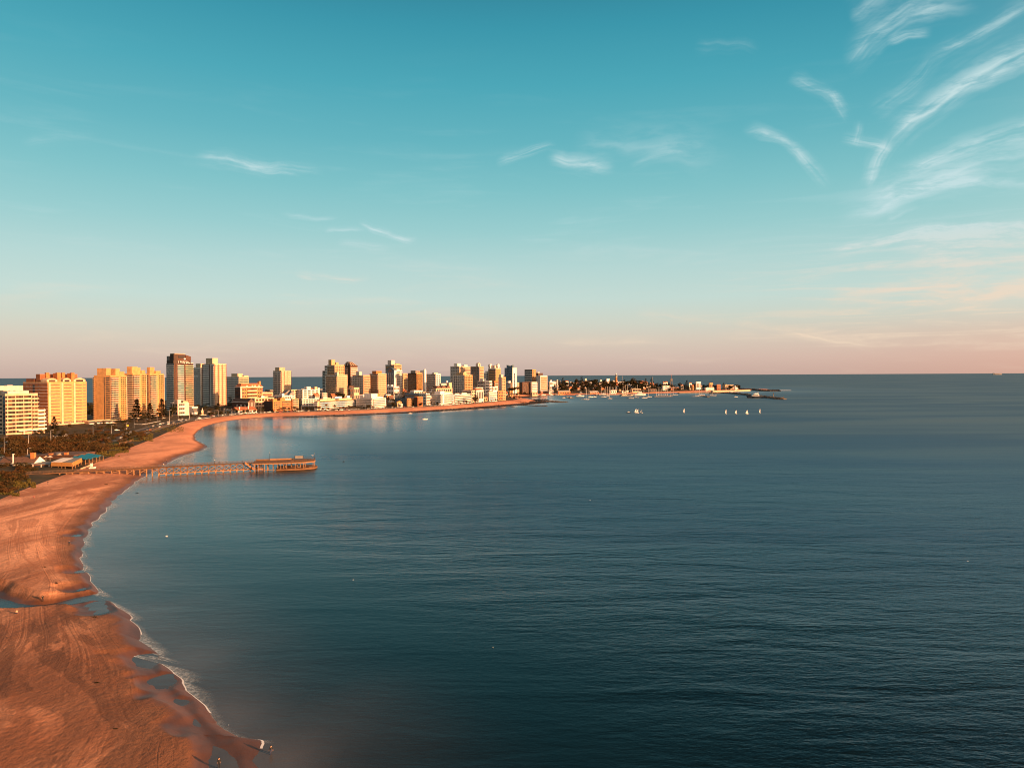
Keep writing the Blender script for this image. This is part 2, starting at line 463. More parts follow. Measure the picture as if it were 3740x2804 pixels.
def land_height(P_):
    """Height of the built-up ground: low behind the dunes, rising to the ridge of the peninsula and the lighthouse hill."""
    x, y = P_[:, 0], P_[:, 1]
    d, k = dist_to(P_, BD), dist_to(P_, KD)
    amp = 1.5 + 12.5 * sstep(x, -640, -330)
    z = 3.5 + amp * sstep(d, 0, 300)
    z += 14.0 * np.exp(-((x - 330) / 330) ** 2 - ((y - 2400) / 150) ** 2) * sstep(d, 0, 110)
    dune = sstep(y, 620, 330) * sstep(d, 2, 16) * sstep(d, 60, 30)
    z += dune * (1.0 + 0.8 * np.sin(x * .12 + y * .05))
    return z * sstep(k, 0, 90) + (-1.2) * (1 - sstep(k, 0, 90))

def vnoise(x, y, s, o=0.0):
    """Smooth value noise for arrays."""
    x = np.asarray(x, float) / s + o * 17.13; y = np.asarray(y, float) / s + o * 9.71
    xi, yi = np.floor(x), np.floor(y); fx, fy = x - xi, y - yi
    fx = fx * fx * (3 - 2 * fx); fy = fy * fy * (3 - 2 * fy)
    h = lambda a, b: np.modf(np.abs(np.sin(a * 127.1 + b * 311.7 + o * 3.3)) * 43758.5453)[0]
    return (h(xi, yi) * (1 - fx) + h(xi + 1, yi) * fx) * (1 - fy) + (h(xi, yi + 1) * (1 - fx) + h(xi + 1, yi + 1) * fx) * fy

def pixline(pts, z=0.0):
    return np.array([(G(a, b, z).x, G(a, b, z).y) for a, b in pts])
def seg_dist(P_, line):
    best = np.full(len(P_), 1e9)
    for a, b in zip(line[:-1], line[1:]):
        ab = b - a; t = np.clip(((P_ - a) @ ab) / (ab @ ab), 0, 1)
        best = np.minimum(best, np.sqrt(((P_ - a - t[:, None] * ab) ** 2).sum(1)))
    return best

CREEK = pixline([(-260, 2150), (-60, 2188), (0, 2203), (45, 2213), (90, 2219), (150, 2217), (210, 2208), (290, 2190), (360, 2178), (460, 2185)], 0.0)
RUNNEL = pixline([(500, 2380), (530, 2405), (556, 2445), (600, 2492), (650, 2565), (695, 2602), (748, 2672), (800, 2760), (900, 2900)], 0.0)
POOLS = pixline([(280, 1955), (295, 2085), (300, 2151), (345, 2207), (350, 2220), (365, 2235), (590, 2480), (610, 2495)], 0.0)

# beach sheet
rows = []
for i in range(NP - 1):
    n = 34 if 2 <= i <= 9 else (14 if 10 <= i <= 15 else 9)
    rows += [i + k / n for k in range(n)]
rows.append(NP - 1.0)
rows = np.array(rows)
Wc, Bc = catmull(WL, rows), catmull(BL, rows)
arc = np.concatenate([[0], np.cumsum(np.sqrt(((Wc[1:] - Wc[:-1]) ** 2).sum(1)))])
NC = 190
tt = np.linspace(0, 1, NC) ** 1.35
dirn = Bc - Wc; wid = np.sqrt((dirn ** 2).sum(1))
SEA = 26.0
avals = -SEA + (wid[:, None] + SEA) * tt[None, :]                        # metres inland of the mean waterline
XY = Wc[:, None, :] + dirn[:, None, :] / wid[:, None, None] * avals[..., None]
S = np.repeat(arc[:, None], NC, 1)
PX = XY.reshape(-1, 2)
cusp = (np.abs(np.sin(S / 5.1 + 2.6 * vnoise(S, S * 0, 31, 2))) ** 0.8 - .62) * 4.0 * (.25 + .75 * vnoise(S, S * 0, 37, 5)) + (vnoise(S, S * 0, 22, 3) - .5) * 2.4 + (vnoise(S, S * 0, 3.2, 6) - .5) * .9
near = sstep(XY[..., 1], 560, 330)
cusp = cusp * (0.35 + 0.65 * near)
a2 = avals + cusp * np.exp(-np.maximum(avals, 0) / 9.0)
w3 = np.maximum(wid[:, None], 20)
z = np.where(a2 > 0, 3.5 * (1 - np.exp(-3.0 * np.clip(a2, 0, None) / w3)) / (1 - math.exp(-3.0)), a2 * 0.055)
z = z + near * ((vnoise(XY[..., 0], XY[..., 1], 19, 1) - .5) * .22 + (vnoise(XY[..., 0], XY[..., 1], 7, 4) - .5) * .12) * sstep(a2, 4, 22)
# grooves left by vehicles along the beach
zf = z.reshape(-1)
warp = 3.2 * (vnoise(S, avals, 38, 8) - .5)
for k, (a0, dep) in enumerate([(19, .06), (20.9, .06), (38, .05), (40, .05), (57, .05)]):
    dd = avals + warp + 4.0 * np.sin(S / 55.0 + k) - a0
    z = z - near * dep * np.exp(-(dd / .42) ** 2) + near * dep * .5 * np.exp(-((dd - .95) / .5) ** 2)
zf = z.reshape(-1)
dc = seg_dist(PX, CREEK) + (vnoise(PX[:, 0], PX[:, 1], 6, 9) - .5) * 1.6
zf = np.minimum(zf, -0.30 + (np.maximum(dc - 0.1, 0) / 3.1) ** 2 * .60)
dr = seg_dist(PX, RUNNEL) + (vnoise(PX[:, 0], PX[:, 1], 6, 11) - .38) * 5.0 + (vnoise(PX[:, 0], PX[:, 1], 2.2, 12) - .5) * 1.4
zf = np.minimum(zf, -0.10 + np.maximum(dr - .3, 0) * .05 + np.maximum(dr, 0) ** 2 * .03)
for p in POOLS:
    dp = np.sqrt((((PX - p) * np.array([1.0, .8])) ** 2).sum(1)) + (vnoise(PX[:, 0], PX[:, 1], 4, 13) - .5) * 2.0
    zf = np.minimum(zf, -0.07 + np.maximum(dp - 1.0, 0) * .07 + np.maximum(dp - 1.0, 0) ** 2 * .06)
z = zf.reshape(z.shape)
# meet the ground behind
zb = land_height(Bc)[:, None]
e = sstep(tt, .9, 1.0)[None, :]
z = z * (1 - e) + zb * e
nr = len(rows)
V = np.concatenate([XY, z[..., None]], 2).reshape(-1, 3)
def grid_faces(nr, nc):
    i = np.arange(nr - 1)[:, None] * nc + np.arange(nc - 1)[None, :]
    return np.stack([i, i + 1, i + nc + 1, i + nc], -1).reshape(-1, 4)
def mesh_np(name, V, F, uv=None, mats=(), smooth=True):
    me = bpy.data.meshes.new(name)
    me.vertices.add(len(V)); me.vertices.foreach_set('co', np.asarray(V, np.float32).ravel())
    me.loops.add(F.size); me.loops.foreach_set('vertex_index', F.astype(np.int32).ravel())
    me.polygons.add(len(F))
    k = F.shape[1]
    me.polygons.foreach_set('loop_start', np.arange(0, F.size, k, dtype=np.int32))
    me.polygons.foreach_set('use_smooth', np.full(len(F), smooth))
    for m in mats: me.materials.append(m)
    if uv is not None:
        l = me.uv_layers.new(name='UVMap'); l.data.foreach_set('uv', np.asarray(uv, np.float32)[F.ravel()].ravel())
    me.update(calc_edges=True); me.validate()
    return me

m, h, b = newmat('beach_sand')
geo = h.n('ShaderNodeNewGeometry'); pos = geo.outputs['Position']
uvn = h.n('ShaderNodeUVMap'); uvn.uv_map = 'UVMap'; uv = uvn.outputs[0]
us, ua, _ = h.sep(uv)
px_, py_, pz_ = h.sep(pos)
nA = h.noise(h.mapping(pos, rot=(0, 0, -.95), scale=(.030, .011, .05)), 1.0, 5, .62, .9)      # long wind streaks slanting across; shade of small undulations put into the colour
nB = h.noise(h.mapping(uv, scale=(.028, .060, 1)), 1.0, 4, .6, 1.4)
nC = h.noise(pos, .9, 4, .65)
dry = h.mix(h.mr(nA, .38, .60), (.34, .135, .070, 1), (.76, .36, .21, 1))
dry = h.mix(h.m('MULTIPLY', h.mr(nB, .50, .62), .45), dry, (.30, .100, .045, 1))
dry = h.mix(h.m('MULTIPLY', h.mr(nC, .42, .66), .34), dry, (.22, .095, .05, 1))
# trampled and driven tracks: pairs of lines that follow the shore and wander
tw = h.m('ADD', ua, h.m('MULTIPLY', h.noise(h.xyz(h.m('MULTIPLY', us, .013), h.m('MULTIPLY', ua, .012), 0), 1.0, 2, .5), 26.0))
st = h.noise(h.xyz(h.m('MULTIPLY', us, .011), h.m('MULTIPLY', tw, .42), 0), 1.0, 5, .72)
s2 = h.noise(h.xyz(h.m('MULTIPLY', us, .02), h.m('MULTIPLY_ADD', tw, .8, h.m('MULTIPLY', us, .012)), 7.0), 1.0, 4, .7)
patch = h.mr(h.noise(h.mapping(uv, scale=(.016, .05, 1)), 1.0, 3, .6), .44, .58, .0, 1.0)
nearf = h.mr(py_, 360.0, 200.0, .12, 1.0)
lines = h.m('MULTIPLY', h.m('MULTIPLY', h.m('MAXIMUM', h.mr(st, .56, .64), h.mr(s2, .60, .66)), patch), nearf)
lines2 = h.m('MULTIPLY', h.m('MULTIPLY', h.mr(st, .45, .38), patch), nearf)
dry = h.mix(h.m('MULTIPLY', lines, .13), dry, (.17, .060, .030, 1))
dry = h.mix(h.m('MULTIPLY', lines2, .14), dry, (.88, .40, .215, 1))
wp = h.noise(h.xyz(h.m('MULTIPLY', us, .010), 0.0, 0.0), 1.0, 3, .5)
dmin = None
for a_, wk in ((12.5, 9), (14.3, 9), (18.5, -6), (20.3, -6), (25.5, 12), (27.3, 12), (31, -9), (36.2, 7), (38.0, 7), (44, -12), (45.8, -12), (53, 9), (60.5, -7), (62.3, -7), (71, 10), (82, -9), (83.8, -9), (96, 9)):
    d_ = h.m('ABSOLUTE', h.m('SUBTRACT', h.m('MULTIPLY_ADD', wp, float(wk), ua), a_ + wk * .5))
    dmin = d_ if dmin is None else h.m('MINIMUM', dmin, d_)
trk = h.m('MULTIPLY', h.m('MULTIPLY', h.mr(dmin, .42, .12), patch), h.mr(py_, 300.0, 215.0))
edge = h.m('MULTIPLY', h.m('MULTIPLY', h.m('MULTIPLY', h.mr(dmin, .40, .60), h.mr(dmin, 1.0, .65)), patch), h.mr(py_, 300.0, 215.0))
dry = h.mix(h.m('MULTIPLY', trk, .45), dry, (.13, .046, .022, 1))
dry = h.mix(h.m('MULTIPLY', edge, .30), dry, (.88, .40, .215, 1))
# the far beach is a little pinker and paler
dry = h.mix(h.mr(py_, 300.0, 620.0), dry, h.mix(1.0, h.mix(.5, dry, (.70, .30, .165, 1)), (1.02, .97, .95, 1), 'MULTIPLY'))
# wet sand by height above the sea; shade on the near sand painted in too
wz = h.m('ADD', h.m('MULTIPLY', pz_, h.mr(py_, 420.0, 800.0, 1.0, 2.6)), h.m('MULTIPLY', h.m('SUBTRACT', h.noise(pos, .06, 4, .6, 1.0), .5), 1.5))
wet = h.mr(wz, 1.35, .35)
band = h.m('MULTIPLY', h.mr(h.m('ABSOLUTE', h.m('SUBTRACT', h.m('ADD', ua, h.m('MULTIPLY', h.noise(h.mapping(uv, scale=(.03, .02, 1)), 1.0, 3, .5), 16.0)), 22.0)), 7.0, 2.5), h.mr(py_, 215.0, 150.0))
shade_pat = h.mr(h.noise(h.mapping(uv, scale=(.024, .045, 1), loc=(3, 1, 0)), 1.0, 5, .62, 1.2), .50, .56, 1.0, 0.0)  # broad patches of shade put into the near sand's colour
lit_mound = h.mr(h.noise(h.mapping(uv, scale=(.05, .10, 1), loc=(9, 4, 0)), 1.0, 4, .6, .6), .60, .66)      # dried mounds and sunlit patches, painted bright
damp = h.m('MAXIMUM', h.m('MAXIMUM', h.mr(wz, 2.4, 1.0), band), h.m('MULTIPLY', h.m('MULTIPLY', h.m('MAXIMUM', shade_pat, .66), h.m('SUBTRACT', 1.0, h.m('MULTIPLY', lit_mound, .9))), h.mr(py_, 240.0, 165.0)))  # real damp and wet band, plus shade painted over the near sand
wet = h.mr(wz, 1.15, .35)
wet_shade_c = h.mix(h.mr(nB, .35, .7), (.085, .036, .020, 1), (.155, .062, .032, 1))
col = h.mix(h.m('MULTIPLY', damp, .90), dry, h.mix(.10, wet_shade_c, dry))
col = h.mix(wet, col, wet_shade_c)
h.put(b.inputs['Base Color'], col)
h.put(b.inputs['Roughness'], h.mr(wet, 0.0, 1.0, .92, .42))
b.inputs['Specular IOR Level'].default_value = .3
bh = h.m('ADD', h.m('MULTIPLY', nC, .34), h.m('MULTIPLY', h.noise(pos, 3.5, 3, .6), .06))
bh = h.m('ADD', bh, h.m('MULTIPLY', h.m('SUBTRACT', lines2, lines), .05))
bh = h.m('ADD', bh, h.m('MULTIPLY', h.noise(h.mapping(pos, rot=(0, 0, .5), scale=(.22, .06, .2)), 1.0, 4, .6), .40))
bp = h.n('ShaderNodeBump'); h.put(bp.inputs['Height'], bh); h.put(bp.inputs['Strength'], h.mr(wet, 0, 1, .75, .10)); bp.inputs['Distance'].default_value = 1.0
h.t.links.new(bp.outputs[0], b.inputs['Normal'])
M_SAND = m
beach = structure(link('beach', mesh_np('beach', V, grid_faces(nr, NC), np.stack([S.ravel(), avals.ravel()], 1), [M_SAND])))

# land behind the beach
m, h, b = newmat('ground_cover')
geo = h.n('ShaderNodeNewGeometry'); pos = geo.outputs['Position']
n1 = h.noise(pos, .05, 5, .6, .5); n2 = h.noise(pos, .4, 4, .6)
col = h.ramp(n1, [(.30, (.022, .022, .010, 1)), (.48, (.038, .030, .014, 1)), (.60, (.07, .042, .02, 1)), (.75, (.12, .07, .035, 1))])
col = h.mix(h.m('MULTIPLY', n2, .55), col, (.035, .03, .015, 1))
h.put(b.inputs['Base Color'], col); b.inputs['Roughness'].default_value = .95
bp = h.n('ShaderNodeBump'); h.put(bp.inputs['Height'], n2); bp.inputs['Strength'].default_value = .5; bp.inputs['Distance'].default_value = .6
h.t.links.new(bp.outputs[0], b.inputs['Normal'])
M_GROUND = m
lr = np.linspace(0, NP - 1, 260)
Bl, Kl = catmull(BL, lr), catmull(KL, lr)
lt = np.linspace(0, 1, 70) ** 2.0
LX = Bl[:, None, :] + (Kl - Bl)[:, None, :] * lt[None, :, None]
lz = land_height(LX.reshape(-1, 2))
LV = np.concatenate([LX.reshape(-1, 2), lz[:, None]], 1)
land = structure(link('ground', mesh_np('ground', LV, grid_faces(260, 70), None, [M_GROUND])))

# ---- sea
def stretched(lo, hi, mid0, mid1, n_mid, n_out):
    a = np.linspace(mid0, mid1, n_mid)
    g1 = mid0 - np.geomspace(1, mid0 - lo + 1, n_out)[::-1] + 1
    g2 = mid1 + np.geomspace(1, hi - mid1 + 1, n_out) - 1
    return np.unique(np.concatenate([g1, a, g2]))
gx = stretched(-120000, 120000, -420, 420, 210, 26)
gy = stretched(-60000, 140000, -60, 1300, 270, 30)
GX, GY = np.meshgrid(gx, gy)
SV = np.stack([GX.ravel(), GY.ravel(), np.zeros(GX.size)], 1)
m, h, b = newmat('sea_water')
pos = h.n('ShaderNodeNewGeometry').outputs['Position']
at = h.n('ShaderNodeAttribute'); at.attribute_name = 'water'         # shelter, openness and shallowness, stored on the mesh
calm, far, shal = h.sep(at.outputs['Vector'])
h.t.nodes.remove(b)
# wind waves of three lengths, crests roughly across the view
wA = h.noise(h.mapping(pos, rot=(0, 0, .22), scale=(.17, .46, 1)), 1.0, 4, .62, .3)
wB = h.noise(h.mapping(pos, rot=(0, 0, -.30), scale=(.42, 1.05, 1)), 1.0, 3, .6, .2)
wC = h.noise(h.mapping(pos, rot=(0, 0, .33), scale=(.020, .070, 1)), 1.0, 3, .55, .5)
ht = h.m('MULTIPLY_ADD', wC, 2.6, h.m('MULTIPLY_ADD', wB, .34, h.m('MULTIPLY', wA, .72)))
n_big = h.noise(h.mapping(pos, rot=(0, 0, .12), scale=(.0022, .009, 1)), 1.0, 4, .55, .4)    # lanes of ruffled and smooth water
bp = h.n('ShaderNodeBump'); h.put(bp.inputs['Height'], ht); bp.inputs['Distance'].default_value = 1.0
h.put(bp.inputs['Strength'], h.m('MULTIPLY', h.mr(calm, 0, 1, .52, .08, False), h.mr(far, 0, 1, 1.0, .28, False)))
# a dark body under a reflecting skin; chop holds back the warm part of the reflection, calm water mirrors it all
df = h.n('ShaderNodeBsdfDiffuse'); h.put(df.inputs['Color'], h.mix(shal, (.0022, .0070, .0090, 1), (.085, .083, .090, 1)))
gl = h.n('ShaderNodeBsdfGlossy'); h.put(gl.inputs['Color'], h.mix(calm, h.mix(h.mr(n_big, .36, .64), (.50, .71, .88, 1), (.62, .87, 1.0, 1)), (.92, .95, .97, 1)))
h.put(gl.inputs['Roughness'], h.m('ADD', h.mr(far, 0, 1, .22, h.mr(calm, 0, 1, .40, .20, False), False), h.m('MULTIPLY', h.m('SUBTRACT', n_big, .5), .30)))
fr = h.n('ShaderNodeFresnel'); fr.inputs['IOR'].default_value = 1.27
for nd_ in (df, gl, fr): h.t.links.new(bp.outputs[0], nd_.inputs['Normal'])
ms = h.n('ShaderNodeMixShader'); h.put(ms.inputs[0], h.m('MINIMUM', fr.outputs[0], h.mr(calm, 0, 1, .295, .62, False)))      # waves face up to the high sky even far off
h.t.links.new(df.outputs[0], ms.inputs[1]); h.t.links.new(gl.outputs[0], ms.inputs[2])
h.t.links.new(ms.outputs[0], h.t.nodes['Material Output'].inputs[0])
M_SEA = m
me = mesh_np('sea', SV, grid_faces(len(gy), len(gx)), None, [M_SEA], True)
dsh = dist_to(SV[:, :2], WD)
shv = np.exp(-dsh / 26.0) * .75 + np.exp(-dsh / 150.0) * .28
lee = np.exp(-((SV[:, 0] + 270) / 230) ** 2 - ((SV[:, 1] - 900) / 300) ** 2)        # sheltered water in the corner of the bay and under the town
lee = np.maximum(lee, .85 * np.exp(-dsh / 130.0) * sstep(SV[:, 1], 600, 900))
calm = np.maximum(sstep(shv, .05, .34), lee); dcam = np.sqrt(SV[:, 0] ** 2 + SV[:, 1] ** 2)
shal = sstep(shv, .34, .98) * (.45 + .8 * vnoise(SV[:, 0], SV[:, 1], 14, 5))
att = me.attributes.new('water', 'FLOAT_VECTOR', 'POINT'); att.data.foreach_set('vector', np.stack([calm, sstep(dcam, 90, 850), shal], 1).astype(np.float32).ravel())
sea = structure(link('sea', me))

# ---- surface queries
dgraph = bpy.context.evaluated_depsgraph_get()
def bvh_of(objs):
    vs, fs = [], []
    for o in objs:
        k = len(vs); vs += [v.co.copy() for v in o.data.vertices]; fs += [tuple(k + i for i in p.vertices) for p in o.data.polygons]
    return BVHTree.FromPolygons(vs, fs)
TERR = bvh_of([beach, land])
def surf(x, y):
    hit = TERR.ray_cast(Vector((x, y, 300)), Vector((0, 0, -1)))
    return max(hit[0].z, 0.0) if hit[0] else 0.0
def ghit(px, py, lift=0.0):
    """Where the sight line through a point of the photograph meets the ground (or the sea)."""
    d = ray(px, py).normalized()
    hit = TERR.ray_cast(CAM, d)
    w = G(px, py, 0.0) if d.z < 0 else None
    if hit[0] is None or (w is not None and (w - CAM).length < (hit[0] - CAM).length): return w
    return hit[0]

# ---- foam along the edge of the sea
m, h, b = newmat('foam')
h.put(b.inputs['Base Color'], (.72, .72, .74, 1)); b.inputs['Roughness'].default_value = .8
M_FOAM = m
fv, ff = [], []
prev = None
for r in range(nr):
    if not (2.2 <= rows[r] <= 15.5): prev = None; continue
    zz = z[r]; j = np.argmax(zz > 0.0)
    if j == 0: prev = None; continue
    f = (0 - zz[j - 1]) / (zz[j] - zz[j - 1] + 1e-9)
    p = XY[r, j - 1] * (1 - f) + XY[r, j] * f
    on = vnoise([arc[r]], [0.], 13, 21)[0]
    wdt = (.10 + .32 * vnoise([arc[r]], [0.], 5, 22)[0]) * (1 if on > .42 else 0)
    if wdt <= 0: prev = None; continue
    u = -dirn[r] / wid[r]
    q0, q1 = p - u * .15, p + u * wdt
    k = len(fv); fv += [(q0[0], q0[1], .035), (q1[0], q1[1], .03)]
    if prev is not None: ff.append((prev, prev + 1, k + 1, k))
    prev = k
for lay in range(1):                                                   # thinner lines of old foam a little out
    prev = None
    for r in range(nr):
        zz = z[r]; j = np.argmax(zz > 0.0)
        on = vnoise([arc[r]], [0.], 9 + 5 * lay, 31 + lay)[0]
        if not (2.7 <= rows[r] <= 12) or rows[r] < 3.4 or j == 0 or on < .66: prev = None; continue
        f = (0 - zz[j - 1]) / (zz[j] - zz[j - 1] + 1e-9); p = XY[r, j - 1] * (1 - f) + XY[r, j] * f
        u = -dirn[r] / wid[r]; o_ = 1.2 + 2.2 * lay + 2.4 * vnoise([arc[r]], [0.], 6, 41 + lay)[0]; wdt = (on - .62) * (.9 if lay == 0 else .6)
        q0, q1 = p + u * o_, p + u * (o_ + wdt); k = len(fv); fv += [(q0[0], q0[1], .03), (q1[0], q1[1], .03)]
        if prev is not None: ff.append((prev, prev + 1, k + 1, k))
        prev = k
me = bpy.data.meshes.new('foam'); me.from_pydata(fv, [], ff); me.materials.append(M_FOAM)
stuff(link('foam', me))

# lacy wash spreading out from the edge: a thin broken film
m, h, b = newmat('wash_foam')
uvn = h.n('ShaderNodeUVMap'); uvn.uv_map = 'UVMap'; u_, v_, _ = h.sep(uvn.outputs[0])
pos = h.n('ShaderNodeNewGeometry').outputs['Position']
lace = h.mr(h.noise(pos, 1.1, 5, .7, .8), .42, .62)
al = h.m('MULTIPLY', h.m('MULTIPLY', h.mr(v_, 1.0, 0.0), h.mr(lace, 0, 1, .35, 1.0)), h.m('MULTIPLY', u_, .85))
h.put(b.inputs['Base Color'], (.50, .54, .57, 1)); b.inputs['Roughness'].default_value = .35; h.put(b.inputs['Alpha'], al)
wv, wf, wu, prev = [], [], [], None
for r in range(nr):
    zz = z[r]; j = int(np.argmax(zz > 0.0))
    if not (2.3 <= rows[r] <= 13) or j == 0: prev = None; continue
    f = (0 - zz[j - 1]) / (zz[j] - zz[j - 1] + 1e-9); p = XY[r, j - 1] * (1 - f) + XY[r, j] * f; u = -dirn[r] / wid[r]
    on = float(sstep(vnoise([arc[r]], [0.], 17, 51)[0], .15, .6)); wdt = 2.5 + 8.0 * on * abs(math.sin(arc[r] / 6.3 + 2.6 * vnoise([arc[r]], [0.], 29, 52)[0])) ** .7
    k = len(wv)
    for t_ in (0.0, .35, 1.0): q = p + u * (wdt * t_ - .25); wv.append((q[0], q[1], .022 - .004 * t_)); wu.append((.35 + .65 * on, t_))
    if prev is not None: wf += [(prev, prev + 1, k + 1, k), (prev + 1, prev + 2, k + 2, k + 1)]
    prev = k
stuff(link('wash_foam', mesh_np('wash_foam', np.array(wv), np.array(wf), np.array(wu), [m])))

# ---- strips that follow the shore: pavement, road, kerbs
def offset_line(us, off):
    """The line at OFF metres inland of the top of the beach."""
    p = catmull(BL, us); d = np.gradient(p, axis=0); d /= np.sqrt((d ** 2).sum(1))[:, None]
    nrm = np.stack([-d[:, 1], d[:, 0]], 1)
    return p + nrm * np.asarray(off)[:, None]
def strip(name, us, o0, o1, lift, mat, ncross=3, thick=None):
    os_ = [offset_line(us, o0 + (o1 - o0) * k / (ncross - 1)) for k in range(ncross)]
    P_ = np.stack(os_, 1)
    zz = np.array([surf(x, y) for x, y in P_.reshape(-1, 2)]).reshape(P_.shape[:2]) + lift
    VV = np.concatenate([P_, zz[..., None]], 2)
    if thick:
        lo = VV[:, [0, -1]].copy(); lo[..., 2] -= thick
        VV = np.concatenate([lo[:, :1], VV, lo[:, 1:]], 1)
    return structure(link(name, mesh_np(name, VV.reshape(-1, 3), grid_faces(len(us), VV.shape[1]), None, [mat], False)))
UR = np.linspace(8.0, 24.2, 260)
roadoff = np.interp(UR, [8, 10, 11, 12, 13, 14, 15, 16, 18, 24.2], [74, 72, 66, 52, 36, 26, 18, 12, 9, 9])
strip('pavement', UR, roadoff - 3.4, roadoff - .2, .34, M_PAVE, 3, .7)
strip('road', UR, roadoff, roadoff + 13, .22, M_ASPH, 5, .6)
strip('pavement', UR, roadoff + 13.2, roadoff + 16, .34, M_PAVE, 3, .7)
mark = P('road_marking_paint', .72, .70, .66, streak=False, var=.1)
strip('lane_marking', UR[::1], roadoff + 6.3, roadoff + 6.6, .235, mark, 2)
M_LAWN = P('lawn_grass', .035, .045, .013, streak=False, var=.45, scale=.2, rough=.95)
UL = np.linspace(8.6, 13.6, 70); rl = np.interp(UL, UR, roadoff)
strip('lawn', UL, rl + 18, rl + 34, .12, M_LAWN, 5)
UL = np.linspace(9.5, 14.5, 70); rl = np.interp(UL, UR, roadoff)
strip('lawn', UL, rl - 14, rl - 4.5, .12, M_LAWN, 4)
def roadpt(u, off):
    ro = np.interp(u, UR, roadoff)
    us = np.array([u - .02, u, u + .02]); p = offset_line(us, np.full(3, ro + off))
    d = p[2] - p[0]
    return Vector((p[1][0], p[1][1], surf(*p[1]) + .22)), math.atan2(d[1], d[0])
